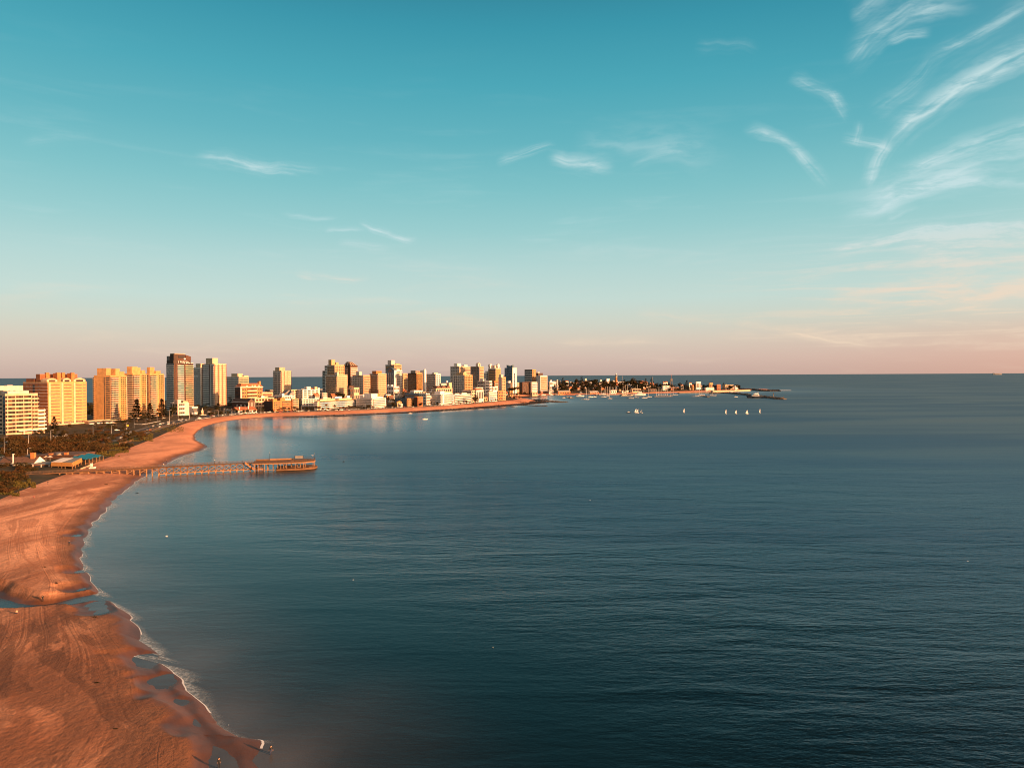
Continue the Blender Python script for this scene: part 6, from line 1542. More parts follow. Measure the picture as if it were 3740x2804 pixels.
m_ = MB(); m_.box(24.6, 29.4, 7.0, 7.2, 5.9, 7.6, M_DCONC); m_.box(24.3, 24.6, 6.9, 7.3, 5.225, 7.8, M_DARK); m_.box(29.4, 29.7, 6.9, 7.3, 5.225, 7.8, M_DARK); m_.build('notice_board', hd)
for k in range(5):
    x = 22.5 + k * 2.6; m_ = MB(); m_.box(x, x + 1.8, -3.4, -2.6, 5.62, 5.72, M_WOODL); m_.box(x + .1, x + .25, -3.3, -2.7, 5.225, 5.618, M_WOOD); m_.box(x + 1.5, x + 1.65, -3.3, -2.7, 5.225, 5.618, M_WOOD); m_.build('bench', hd)
for k in range(4):
    x = 23 + k * 3.4; m_ = MB(); m_.box(x, x + 1.6, -4, -3.2, 1.70, 1.80, M_RAIL if k % 2 else M_WOODL); m_.box(x + .1, x + .25, -3.9, -3.3, 1.305, 1.698, M_WOOD); m_.box(x + 1.3, x + 1.45, -3.9, -3.3, 1.305, 1.698, M_WOOD); m_.build('bench', hd)
# stair from the walkway down to the low landing
st = MB(); st.hull8([(-4.2, -3.4, 4.9), (.6, -3.4, .8), (.6, -2.0, .8), (-4.2, -2.0, 4.9), (-4.2, -3.4, 5.15), (.6, -3.4, 1.05), (.6, -2.0, 1.05), (-4.2, -2.0, 5.15)], M_BRICK2)
st.hull8([(-4.2, -3.55, 4.9), (.6, -3.55, .8), (.6, -3.42, .8), (-4.2, -3.42, 4.9), (-4.2, -3.55, 6.1), (.6, -3.55, 2.0), (.6, -3.42, 2.0), (-4.2, -3.42, 6.1)], M_BRICK2); st.build('stair', hd)
for (x, y, h_) in ((9.2, 8.9, 4.6), (36.4, 2.5, 3.9), (-22, .9, 2.2), (-40, .9, 2.2)):
    w_ = Vector((PB.x, PB.y, 0)) + Matrix.Rotation(hd.rotation_euler.z, 4, 'Z') @ Vector((x, y, 0)) if x > 0 else Vector((PB.x + pd.x * x - pn.x * -1.3, PB.y + pd.y * x + pn.y * 1.3, 0))
    o = thing('pier_lamp', {4.6: 'thin lamp post behind the orange screen of the pier head', 3.9: 'dark lamp post at the outermost corner of the pier head', 2.2: 'short thin post on the far rail of the pier walkway'}[h_], 'lamp', (w_.x, w_.y, 5.2), 0, 'posts on the pier walkway' if h_ == 2.2 else None)
    MB().lathe([(.12, 0), (.08, h_)], M_DARK, 6).build('post', o); MB().lathe([(.1, h_), (.22, h_ + .1), (.2, h_ + .35), (.05, h_ + .45)], M_RAIL, 8).build('lamp_head', o)

# ------------------------------------------------------------------ beach restaurant
def rp(px, py, z=3.6): return G(px, py, z)
def quadbox(pts, z0, z1, mat, top=None):
    m_ = MB(); m_.prism([(p.x, p.y) for p in pts], z0, z1, mat, top); return m_
def slope_roof(pts, zs, th, mat):
    """A thin roof slab over four corners, each with its own height."""
    m_ = MB(); m_.hull8([(p.x, p.y, z_) for p, z_ in zip(pts, zs)] + [(p.x, p.y, z_ + th) for p, z_ in zip(pts, zs)], mat); return m_
def ccw(pts):
    a = sum(p.x * q.y - q.x * p.y for p, q in zip(pts, pts[1:] + pts[:1]))
    return pts if a > 0 else pts[::-1]
GZ = 3.4
def off(p, dx_, dy_): return Vector((p.x + dx_, p.y + dy_, p.z))
# main hall at the left with a pitched brown roof
R0 = rp(10, 1706, GZ); R1 = rp(122, 1706, GZ)
o = thing('restaurant_hall', 'brown pitched roof hall with a white gable and brick chimney beside the beach', 'restaurant', (R0.x, R0.y, GZ))
wx, dy_ = R1.x - R0.x, 7.0
MB().box(0, wx, 0, dy_, -2, 3.0, M_OFFW).build('wall', o)
m_ = MB(); m_.rings([[(-1.5, -1.5, 2.9), (-1.5, dy_ / 2, 5.9), (-1.5, dy_ + 1.5, 2.9)], [(wx + 1, -1.5, 2.9), (wx + 1, dy_ / 2, 5.9), (wx + 1, dy_ + 1.5, 2.9)]], M_TILE2); m_.build('pitched_roof', o)
m_ = MB(); m_.rings([[(wx + 1.02, -1.6, 2.7), (wx + 1.02, dy_ / 2, 6.0), (wx + 1.02, dy_ + 1.6, 2.7)], [(wx + 1.3, -1.6, 2.7), (wx + 1.3, dy_ / 2, 6.0), (wx + 1.3, dy_ + 1.6, 2.7)]], M_WHITE2); m_.build('gable', o)
MB().box(wx * .82, wx * .82 + 2.2, dy_ * .25, dy_ * .25 + 2, 4.5, 8.6, M_ORANGE).build('chimney', o)
for u_ in (.2, .5, .8): MB().box(u_ * wx, u_ * wx + 2.4, -.12, -.005, .8, 2.2, M_GLASS).build('window', o)
MB().box(-10, wx * .6, -3.5, -1.6, 2.2, 2.5, M_ROOF2).build('porch_roof', o)
# long flat dark roof behind
Q0, Q1 = rp(128, 1681, GZ), rp(292, 1676, GZ)
o = thing('restaurant_annex', 'long low annex with a flat grey brown roof behind the beach restaurant', 'restaurant', (Q0.x, Q0.y, GZ))
wx = Q1.x - Q0.x
MB().box(0, wx, 0, 24, -2, 3.0, M_BROWN).build('wall', o); MB().box(-.6, wx + .6, -.6, 24.6, 3.005, 3.35, M_TILE2).build('roof', o)
for k in range(3): MB().box(wx * (.3 + .2 * k), wx * (.3 + .2 * k) + 2, 2, 4, 3.36, 4.3 + .3 * k, M_STEEL if k % 2 else M_BRICK2).build('roof_vent', o)
# link block with two dark windows
q0, q1 = rp(118, 1712, GZ), rp(186, 1711, GZ)
o = thing('restaurant_link', 'flat roofed link with two wide dark windows in the beach restaurant', 'restaurant', (q0.x, q0.y, GZ))
wx = q1.x - q0.x
MB().box(0, wx, 0, 13, -2, 2.7, M_BRICK).build('wall', o); MB().box(-.4, wx + .3, -.5, 13.2, 2.705, 3.0, M_ROOF2).build('roof', o)
for u_ in (.10, .55): MB().box(u_ * wx, u_ * wx + wx * .36, -.10, -.004, .5, 2.1, M_GLASS).build('window', o)
for u_ in (.02, .49, .94): MB().box(u_ * wx, u_ * wx + .5, -.25, -.004, -1, 2.6, M_OFFW).build('pier_post', o)
# terrace with white flat roof and orange awning
q0, qm, q1 = rp(188, 1714, GZ), rp(264, 1716, GZ), rp(298, 1698, GZ)
u_ = Vector((qm.x - q0.x, qm.y - q0.y, 0)); v_ = Vector((q1.x - qm.x, q1.y - qm.y, 0))
o = thing('beach_terrace', 'glazed beach terrace under a white flat roof with an orange awning front', 'terrace', (q0.x, q0.y, GZ))
Z3 = Vector((0, 0, 1))
zA, zB = 2.1, 4.3
m_ = MB(); m_.hull8([Z3 * zB, u_ + Z3 * zB, u_ + v_ + Z3 * zB, v_ + Z3 * zB, Z3 * (zB + .15), u_ + Z3 * (zB + .15), u_ + v_ + Z3 * (zB + .15), v_ + Z3 * (zB + .15)], M_ROOF2); m_.build('roof', o)
m_ = MB(); e_ = .002; m_.hull8([u_ * .0 + Z3 * (zB + .155), u_ * .48 + Z3 * (zB + .155), u_ * .62 + v_ * .9 + Z3 * (zB + .155), u_ * .12 + v_ * .9 + Z3 * (zB + .155)] + [u_ * .0 + Z3 * (zB + .25), u_ * .48 + Z3 * (zB + .25), u_ * .62 + v_ * .9 + Z3 * (zB + .25), u_ * .12 + v_ * .9 + Z3 * (zB + .25)], M_WHITE2); m_.build('roof_sheet', o)
nu = Vector((u_.y, -u_.x, 0)).normalized(); nv = Vector((v_.y, -v_.x, 0)).normalized()
for a, c, nn in ((Z3 * 0, u_ * .49, nu), (u_ * .50, u_, nu), (u_, u_ + v_, nv)):
    m_ = MB(); m_.hull8([a + nn * .5 + Z3 * zA, c + nn * .5 + Z3 * zA, c + nn * .42 + Z3 * zA, a + nn * .42 + Z3 * zA, a + nn * .1 + Z3 * (zB + .1), c + nn * .1 + Z3 * (zB + .1), c + Z3 * (zB + .1), a + Z3 * (zB + .1)], M_ORCAN); m_.build('awning', o)
for t in (0, .33, .5, .66, 1.0): m_ = MB(); p_ = u_ * t; m_.box(p_.x - .12, p_.x + .12, p_.y - .12, p_.y + .12, -1.6, zB - .01, M_WOODL); m_.build('post', o)
for t in (.33, .66, 1.0): m_ = MB(); p_ = u_ + v_ * t; m_.box(p_.x - .12, p_.x + .12, p_.y - .12, p_.y + .12, -1.6, zB - .01, M_WOODL); m_.build('post', o)
m_ = MB(); m_.hull8([v_ * .15 - Z3 * 1.5, u_ * .97 + v_ * .12 - Z3 * 1.5, u_ * .97 + v_ * .95 - Z3 * 1.5, v_ * .95 - Z3 * 1.5, v_ * .15 + Z3 * (zB - .02), u_ * .97 + v_ * .12 + Z3 * (zB - .02), u_ * .97 + v_ * .95 + Z3 * (zB - .02), v_ * .95 + Z3 * (zB - .02)], M_GLASSW); m_.build('glazing', o)
m_ = MB(); m_.hull8([-u_ * .02 - v_ * .06 - Z3 * 2, u_ * 1.06 - v_ * .06 - Z3 * 2, u_ * 1.06 + v_ - Z3 * 2, -u_ * .02 + v_ - Z3 * 2, -u_ * .02 - v_ * .06 - Z3 * .1, u_ * 1.06 - v_ * .06 - Z3 * .1, u_ * 1.06 + v_ - Z3 * .1, -u_ * .02 + v_ - Z3 * .1], M_WOOD); m_.build('deck', o)
# pergola with blue canvas
q0, q1 = rp(312, 1698, GZ), rp(377, 1682, GZ)
u_ = Vector((q1.x - q0.x, q1.y - q0.y, 0)); b_ = Vector((-14.0, 9.0, 0))
o = thing('pergola', 'open pergola with a wavy blue canvas roof on pale posts above the beach', 'pergola', (q0.x, q0.y, GZ))
m_ = MB(); m_.hull8([Z3 * -2.6 + u_ * -.05, u_ - Z3 * 2.6, u_ + b_ - Z3 * 2.6, b_ - Z3 * 2.6, Z3 * -.05 + u_ * -.05, u_ - Z3 * .05, u_ + b_ - Z3 * .05, b_ - Z3 * .05], M_DBROWN); m_.build('plinth', o)
m_ = MB()
for k in range(8):
    t0, t1 = k / 8, (k + 1) / 8 - .002; za, zc = 3.5 + .45 * math.sin(t0 * 17), 3.5 + .45 * math.sin(t1 * 17)
    p4 = [u_ * t0 + b_ * -.05, u_ * t1 + b_ * -.05, u_ * t1 + b_ * .95, u_ * t0 + b_ * .95]; zz = [za, zc, zc + .5, za + .5]
    m_.hull8([p + Z3 * z_ for p, z_ in zip(p4, zz)] + [p + Z3 * (z_ + .12) for p, z_ in zip(p4, zz)], M_BLUET)
m_.build('canopy', o)
for t in (0, .2, .4, .6, .8, 1.0):
    m_ = MB(); p_ = u_ * t; m_.box(p_.x - .13, p_.x + .13, p_.y - .13, p_.y + .13, -.04, 3.35, M_WOODL); m_.build('post', o)
m_ = MB(); m_.bar(Z3 * 1.0, u_ + Z3 * 1.0, .09, M_WOODL); m_.bar(Z3 * .5, u_ + Z3 * .5, .07, M_WOODL); m_.build('rail', o)
c_ = b_ * .45 + u_ * .2
for t in range(3):
    m_ = MB(); s0 = -u_ * (.22 * t) + b_ * (.5 + .1 * t); m_.hull8([s0 + Z3 * (3.2 + .3 * (t % 2)), s0 + u_ * .2 + Z3 * 3.5, s0 + u_ * .2 + b_ * .4 + Z3 * 3.9, s0 + b_ * .4 + Z3 * 3.5] + [s0 + Z3 * (3.32 + .3 * (t % 2)), s0 + u_ * .2 + Z3 * 3.62, s0 + u_ * .2 + b_ * .4 + Z3 * 4.02, s0 + b_ * .4 + Z3 * 3.62], M_PINK if t else M_SLATE); m_.build('canopy', o)
# things on the terrace
for k, (px, py, lab) in enumerate([(328, 1689, 'wooden table nearest the corner of the blue pergola'), (342, 1686, 'wooden table in the middle of the blue pergola'), (357, 1683, 'wooden table at the seaward end of the blue pergola')]):
    p = rp(px, py, GZ); p = p + Vector((-1.2, 1.6, 0))
    t_ = thing('table', lab, 'table', (p.x, p.y, GZ - .05)); MB().box(-.8, .8, -.8, .8, .7, .8, M_WOODL).build('table_top', t_); MB().box(-.12, .12, -.12, .12, 0, .695, M_WOOD).build('pedestal', t_)
for k, (px, py, lab) in enumerate([(168, 1686, 'pale closed parasol standing in the restaurant yard by the gable'), (183, 1687, 'pinkish parasol in the restaurant yard'), (217, 1679, 'cream parasol at the back of the white terrace roof')]):
    p = rp(px, py, GZ); p.z = GZ
    t_ = thing('parasol', lab, 'parasol', p); MB().lathe([(.06, -.3), (.06, 3.2)], M_RAIL, 6).build('pole', t_); MB().lathe([(1.7, 2.9 + .4 * (k != 0)), (.9, 3.4 + .3 * (k != 0)), (.08, 3.9 + .3 * (k != 0))], M_CREAM if k != 1 else M_PINK, 8).build('canopy', t_)
p = rp(48, 1703, 4.0); t_ = thing('chimney_mast', 'tall square white post by the eave of the brown roof hall', 'post', (p.x, p.y, GZ))
MB().box(-.45, .45, -.45, .45, -1, 3.0, M_WHITE2).build('base', t_); MB().box(-.22, .22, -.22, .22, 3.0, 8.4, M_WHITE2).build('shaft', t_); MB().box(-.05, .9, -.15, .15, 8.0, 8.3, M_WHITE2).build('arm', t_)
# walls on the beach below the pergola
def lowwall(name, label, a, c, z0, z1, w, mat):
    m_ = MB(); d = (c - a); d.z = 0; s = Vector((-d.y, d.x, 0)).normalized() * w / 2
    q = [a - s, c - s, c + s, a + s]
    m_.hull8([Vector((p.x, p.y, z0)) for p in q] + [Vector((p.x, p.y, z1)) for p in q], mat); return tag(m_.build(name), label, 'wall')
lowwall('retaining_wall', 'pale sloping retaining wall on the sand below the blue pergola', rp(296, 1718, 2.8), rp(331, 1704, 2.8), 1.6, 4.3, .5, M_CREAM)
lowwall('retaining_wall', 'low wall footing along the sand under the dark pergola base', rp(334, 1706, 2.8), rp(379, 1690, 2.8), 1.8, 2.9, .8, M_PINK)
p = rp(334, 1714, 2.6); t_ = thing('gate_post', 'white gate post where the pale wall meets the sand', 'post', (p.x, p.y, surf(p.x, p.y))); MB().box(-.45, .45, -.45, .45, -.5, 2.6, M_WHITE2).build('shaft', t_); MB().box(-.6, .6, -.6, .6, 2.6, 2.9, M_WHITE2).build('cap', t_)

# ------------------------------------------------------------------ boats
def hull_mesh(L_, B_, F_, mat, deckm, sheer=.25, stem=.55):
    mb = MB(); secs = []
    for t in np.linspace(0, 1, 9):
        w = B_ / 2 * (1 - max(0, (t - .35) / .65) ** 2.2) * (.82 + .18 * min(t / .2, 1)); z = F_ * (1 + sheer * (t - .4) ** 2 * 2.5)
        x = (t - .5) * L_; xr = x - stem * 0 if t < .99 else x
        secs.append([(xr, -w, z), (xr - (.08 * L_ if t > .9 else 0), -w * .72, 0.0), (xr - (.1 * L_ if t > .9 else 0), 0, -.45), (xr - (.08 * L_ if t > .9 else 0), w * .72, 0.0), (xr, w, z)])
    mb.rings(secs, mat)
    k = mb._m(deckm)
    for i in range(len(secs) - 1):
        b0, b1 = i * 5, (i + 1) * 5; mb.f.append((b0, b0 + 4, b1 + 4, b1)); mb.mi.append(k)
    return mb.mesh('hull')
def make_sailboat(label, group=None, L_=9.5, hullm=None, sailcover=None, mast=12.0, loc=(0, 0, 0), rz=0):
    t_ = thing('sailing_boat', label, 'boat', loc, rz, group)
    link('hull', hull_mesh(L_, L_ * .32, 1.0, hullm or M_HULLW, M_WOODL), t_)
    MB().hull8([(-L_ * .18, -L_ * .09, .85), (L_ * .2, -L_ * .08, .85), (L_ * .2, L_ * .08, .85), (-L_ * .18, L_ * .09, .85), (-L_ * .16, -L_ * .075, 1.6), (L_ * .13, -L_ * .06, 1.5), (L_ * .13, L_ * .06, 1.5), (-L_ * .16, L_ * .075, 1.6)], M_HULLW).build('cabin', t_)
    MB().box(-L_ * .12, L_ * .08, -L_ * .078, L_ * .078, 1.15, 1.38, M_GLASS).build('cabin_window', t_)
    m_ = MB(); m_.bar((L_ * .08, 0, .9), (L_ * .08, 0, mast), .6, M_RAIL, n=6); mo = m_.build('mast', t_)
    m_ = MB(); m_.bar((L_ * .08, 0, 2.2), (-L_ * .33, 0, 2.3), .32, sailcover or M_SLATE, n=6); m_.build('boom', mo)
    m_ = MB(); m_.bar((L_ * .08, 0, mast - .3), (L_ * .48, 0, 1.2), .09, M_STEEL, n=3); m_.bar((L_ * .08, 0, mast - .3), (-L_ * .48, 0, 1.1), .09, M_STEEL, n=3); m_.build('stay', t_)
    m_ = MB(); m_.bar((L_ * .08, -.9, mast * .62), (L_ * .08, .9, mast * .62), .12, M_RAIL, n=4); m_.build('spreader', mo)
    return t_
def make_motorboat(label, group=None, L_=8.5, loc=(0, 0, 0), rz=0, hullm=None, fly=False):
    t_ = thing('motor_boat', label, 'boat', loc, rz, group)
    link('hull', hull_mesh(L_, L_ * .30, L_ * .12, hullm or M_HULLW, M_OFFW), t_)
    h0 = L_ * .105
    MB().hull8([(-L_ * .25, -L_ * .11, h0), (L_ * .22, -L_ * .09, h0), (L_ * .22, L_ * .09, h0), (-L_ * .25, L_ * .11, h0), (-L_ * .22, -L_ * .1, h0 + L_ * .12), (L_ * .08, -L_ * .075, h0 + L_ * .12), (L_ * .08, L_ * .075, h0 + L_ * .12), (-L_ * .22, L_ * .1, h0 + L_ * .12)], M_HULLW).build('cabin', t_)
    MB().hull8([(-L_ * .2, -L_ * .112, h0 + L_ * .05), (L_ * .16, -L_ * .093, h0 + L_ * .05), (L_ * .16, L_ * .093, h0 + L_ * .05), (-L_ * .2, L_ * .112, h0 + L_ * .05), (-L_ * .19, -L_ * .107, h0 + L_ * .095), (L_ * .11, -L_ * .085, h0 + L_ * .095), (L_ * .11, L_ * .085, h0 + L_ * .095), (-L_ * .19, L_ * .107, h0 + L_ * .095)], M_GLASS).build('windscreen', t_)
    if fly:
        MB().box(-L_ * .2, L_ * .02, -L_ * .08, L_ * .08, h0 + L_ * .123, h0 + L_ * .17, M_HULLW).build('flybridge', t_)
        m_ = MB(); m_.bar((-L_ * .16, -L_ * .07, h0 + L_ * .17), (-L_ * .2, -L_ * .06, h0 + L_ * .24), .3, M_HULLW); m_.bar((-L_ * .16, L_ * .07, h0 + L_ * .17), (-L_ * .2, L_ * .06, h0 + L_ * .24), .3, M_HULLW); m_.bar((-L_ * .2, -L_ * .06, h0 + L_ * .24), (-L_ * .2, L_ * .06, h0 + L_ * .24), .3, M_HULLW); m_.build('radar_arch', t_)
    else:
        m_ = MB(); m_.bar((-L_ * .1, 0, h0 + L_ * .12), (-L_ * .1, 0, h0 + L_ * .34), .1, M_STEEL); m_.build('antenna', t_)
    return t_
def sea_at(px, py): p = G(px, py, 0); return Vector((p.x, p.y, 0.0))
rb = random.Random(3)
for (px, py, mast_top, L_, lab) in [
        (2138, 1459, 1424, 20, 'largest moored sailing boat with a white hull, nearest the reef'), (2205, 1450, 1421, 15, 'moored sailing boat with a tan hull beside the mast forest'),
        (2227, 1456, 1424, 12, 'small white sailing boat moored in front of the mast forest'), (2302, 1455, 1427, 19, 'white sailing boat overlapping a taller masted neighbour'),
        (2322, 1452, 1414, 17, 'tall masted white sailing boat before the harbour restaurant'), (2353, 1454, 1423, 15, 'white sailing boat alone between two pairs of moored boats'),
        (2370, 1450, 1418, 15, 'white sailing boat farther out, just right of the lone one'), (2545, 1448, 1404, 32, 'large twin-masted white sailing yacht at the end dock'),
        (2561, 1444, 1412, 22, 'white sailing yacht berthed behind the large end dock yacht'), (2600, 1445, 1407, 28, 'long white sailing yacht right of the dark dock'),
        (2462, 1443, 1410, 22, 'white sailing yacht rafted at the dock below the arcaded villa')]:
    p = sea_at(px, py); mh = atdepth(px, mast_top, p.y).z
    make_sailboat(lab, 'moored sailing boats', L_, None, None, mh, p, rb.uniform(-.25, .25) + (PI if rb.random() < .5 else 0))
for (px, py, L_, fly, lab) in [(2087, 1455, 15, False, 'white motor boat with a dark canopy near the harbour mouth'), (2072, 1452, 12, False, 'white covered motor boat left of the dark canopied one'), (2059, 1453, 8, False, 'smallest white motor boat, leftmost of the moorings'),
        (2157, 1451, 13, False, 'low white motor boat right of the largest sailing boat'), (2172, 1450, 10, False, 'little white motor boat beside the low white one'), (2120, 1448, 22, True, 'motor yacht moored before the bright quay house'),
        (2124, 1440, 24, True, 'tall bright flybridge yacht in front of the harbour sheds'), (2334, 1444, 36, True, 'long pale motor yacht berthed under the curved canopy'), (2219, 1448, 12, False, 'white motor boat behind the tan hulled sailing boat'),
        (2203, 1441, 16, True, 'white flybridge boat with a steep wheelhouse at the dock'), (2667, 1437, 26, True, 'white motor yacht lying against the breakwater'), (2756, 1453, 42, True, 'big dark hulled motor yacht alongside the breakwater end'),
        (2688, 1450, 9, False, 'grey inflatable dinghy alone between the docks and breakwater'), (2015, 1443, 10, False, 'white launch at the quay house'), (2040, 1444, 9, False, 'dark launch left of the orange quay wall'), (1985, 1443, 14, False, 'white launch under the orange banded block'), (1960, 1444, 11, False, 'small launch at the root of the harbour')]:
    make_motorboat(lab, 'moored motor boats', L_, sea_at(px, py), rb.uniform(-.2, .2) + (PI if rb.random() < .5 else 0), M_HULLD if 'dark' in lab else None, fly)
make_motorboat('small pale boat close to the far shore', None, 6, sea_at(1499, 1510.5), .1); make_motorboat('little white boat out on the bay beyond the far shore', None, 7, sea_at(1553, 1532), .3)
for (px, lab) in [(2034, 'dark trawler at the harbour shed'), (2182, 'dark workboat left of the mast forest'), (2192, 'dark workboat in the middle of the mast forest')]:
    make_motorboat(lab, None, 17, sea_at(px, 1444), .1, M_HULLD, False)
# floating docks
for (a, c, lab) in [((2180, 1444), (2260, 1442), 'dark floating dock under the mast forest'), ((2265, 1447), (2310, 1446), 'short dark pontoon left of the tall masted boat'), ((2388, 1449), (2455, 1448), 'long dark pontoon with fenders below the boat club'), ((2565, 1446), (2588, 1451), 'brown floating dock by the end yachts')]:
    A_, C_ = sea_at(*a), sea_at(*c); d = (C_ - A_).normalized(); s = Vector((-d.y, d.x, 0)) * 3.0
    t_ = thing('floating_dock', lab, 'dock', A_)
    q = [A_ - s - A_, C_ - s - A_, C_ + s - A_, A_ + s - A_]
    MB().hull8([p - Z3 * .5 for p in q] + [p + Z3 * 1.3 for p in q], M_DCONC).build('pontoon', t_); MB().hull8([p + Z3 * 1.305 for p in q] + [p + Z3 * 1.45 for p in q], M_WOODD).build('deck', t_)
# the forest of masts: rafted yachts at the docks
rafted = make_sailboat('white yacht rafted at the harbour docks', 'yachts rafted at the docks', 13, None, None, 24, sea_at(2196, 1441), 1.3)
for i, (px, py, top) in enumerate([(2212, 1441, 1412), (2219, 1441, 1411), (2226, 1440, 1412), (2231, 1440, 1411), (2236, 1440, 1412), (2240, 1440, 1415), (2151, 1441, 1420), (2142, 1441, 1417), (2276, 1441, 1410), (2284, 1441, 1405), (2292, 1441, 1408), (2404, 1444, 1415), (2410, 1444, 1411), (2417, 1444, 1420), (2425, 1444, 1424), (2431, 1443, 1422), (2438, 1444, 1418), (2448, 1445, 1426), (2398, 1445, 1421), (2328, 1440, 1404), (2555, 1442, 1414), (2247, 1440, 1414)]):
    p = sea_at(px, py); mh = atdepth(px, top, p.y).z
    dup(rafted, p, 1.3 + rb.uniform(-.2, .2), scale=(1, 1, mh / 24))
# racing dinghies with white sails
def make_dinghy(label, loc, sail, rz, two=False):
    t_ = thing('sailing_dinghy', label, 'dinghy', loc, rz, 'sailing dinghies on the bay')
    link('hull', hull_mesh(3.6, 1.5, .5, M_HULLW, M_WOODL), t_)
    m_ = MB(); m_.bar((.5, 0, .3), (.4, 0, 6.2 * sail), .12, M_RAIL, n=5); m_.build('mast', t_)
    v = []; 
    for i in range(7):
        t = i / 6; wv_ = 2.6 * (1 - t) ** .8 + .15
        v += [(.38, 0, 1.0 + 5.1 * sail * t), (.38 - wv_ * .55, .35 * (1 - t), 1.0 + 5.1 * sail * t), (.38 - wv_, .15, 1.05 + 5.0 * sail * t)]
    f = []
    for i in range(6):
        for j in range(2): f.append((i * 3 + j, i * 3 + j + 1, i * 3 + j + 4, i * 3 + j + 3))
    me = bpy.data.meshes.new('sail'); me.from_pydata(v, [], f); me.materials.append(M_SAIL); link('sail', me, t_)
    if two:
        me = bpy.data.meshes.new('jib'); me.from_pydata([(.55, 0, .8), (.5, .1, 5.0 * sail), (1.8, .3, .7), (1.2, .35, 2.4)], [], [(0, 2, 3, 1)]); me.materials.append(M_SAIL); link('jib', me, t_)
    m_ = MB(); m_.lathe([(.24, .4), (.3, .9), (.15, 1.2), (.12, 1.35)], M_HULLD, 7, (-.8, .2)); m_.build('helmsman', t_)
    return t_
make_dinghy('sailing dinghy leftmost of the close trio', sea_at(2323, 1507), 1.0, .3); make_dinghy('sailing dinghy in the middle of the close trio', sea_at(2330, 1508), 1.0, .1); make_dinghy('sailing dinghy with a dark hull at the right of the trio', sea_at(2344, 1508), .9, -.3)
make_dinghy('lone sailing dinghy midway between the two dinghy groups', sea_at(2499, 1506.5), 1.05, .9); make_dinghy('narrow sailed dinghy at the start of the spread line', sea_at(2652, 1511), 1.05, .9)
make_dinghy('short sailed dinghy second in the spread line', sea_at(2689, 1511), .85, .4); make_dinghy('dinghy with the broadest sail, third in the spread line', sea_at(2729, 1512), 1.0, .1, True); make_dinghy('narrow sailed dinghy at the outer end of the spread line', sea_at(2776, 1508), 1.0, .9)
make_motorboat('dark coach launch left of the dinghy trio', None, 8, sea_at(2297, 1507.5), .1, M_HULLD)
# ship on the horizon
p = sea_at(3646, 1369); p = Vector((0.6835 * 26000, 26000, 0))
t_ = thing('cargo_ship', 'faint long cargo ship on the horizon at the edge of the sea', 'ship', p, .05)
MB().hull8([(-170, -15, -4), (165, -8, -4), (165, 8, -4), (-170, 15, -4), (-175, -16, 26), (185, -3, 30), (185, 3, 30), (-175, 16, 26)], M_HULLD).build('hull', t_)
MB().box(-160, -120, -14, 14, 26, 62, M_SLATE).build('bridge', t_); MB().box(-100, 140, -13, 13, 26, 42, M_DCONC).build('cargo', t_)

# ------------------------------------------------------------------ cars
def car_meshes(van=False):
    b_ = MB(); L_, Wd, hh_ = (4.9, 1.9, 1.15) if van else (4.2, 1.75, .82)
    b_.hull8([(-L_ / 2, -Wd / 2, .28), (L_ / 2, -Wd / 2, .28), (L_ / 2, Wd / 2, .28), (-L_ / 2, Wd / 2, .28), (-L_ / 2 + .08, -Wd / 2 + .06, hh_), (L_ / 2 - .15, -Wd / 2 + .06, hh_ - .1), (L_ / 2 - .15, Wd / 2 - .06, hh_ - .1), (-L_ / 2 + .08, Wd / 2 - .06, hh_)], None)
    c0, c1 = (-L_ / 2 + .15, L_ * .22) if van else (-L_ * .42, L_ * .22); t0, t1 = (-L_ / 2 + .3, L_ * .10) if van else (-L_ * .30, L_ * .06); top = 1.95 if van else 1.42
    g_ = MB(); g_.hull8([(c0, -Wd / 2 + .1, hh_ + .002), (c1, -Wd / 2 + .1, hh_ - .05), (c1, Wd / 2 - .1, hh_ - .05), (c0, Wd / 2 - .1, hh_ + .002), (t0, -Wd / 2 + .25, top - .08), (t1, -Wd / 2 + .25, top - .08), (t1, Wd / 2 - .25, top - .08), (t0, Wd / 2 - .25, top - .08)], M_GLASS)
    r_ = MB(); r_.box(t0 - .03, t1 + .03, -Wd / 2 + .22, Wd / 2 - .22, top - .078, top, None)
    w_ = MB(); w_.rings([[(.32 * math.cos(a), y, .32 + .32 * math.sin(a)) for a in [2 * PI * k / 10 for k in range(10)]] for y in (-.11, .11)], M_RUB)
    l_ = MB(); l_.box(0, .05, -.2, .2, -.07, .07, M_WHITE2)
    return b_, g_, r_, w_, l_, L_, Wd
CARP = {n_: paint('car_paint_' + n_, c, rough=.35, var=.05, streak=False, spec=.5) for n_, c in {'white': (.75, .73, .70), 'silver': (.42, .42, .43), 'black': (.02, .02, .022), 'red': (.35, .03, .02), 'blue': (.04, .07, .16), 'grey': (.16, .16, .17), 'beige': (.5, .42, .3)}.items()}
PROTO = {}
def car_parts(color, van):
    key = (color, van)
    if key in PROTO: return PROTO[key]
    b_, g_, r_, w_, l_, L_, Wd = car_meshes(van)
    for m_ in (b_, r_): m_.mats = [CARP[color]]; m_.mi = [0] * len(m_.f)
    PROTO[key] = (b_.mesh('body'), g_.mesh('windows'), r_.mesh('roof'), w_.mesh('wheel'), l_.mesh('headlight'), L_, Wd)
    return PROTO[key]
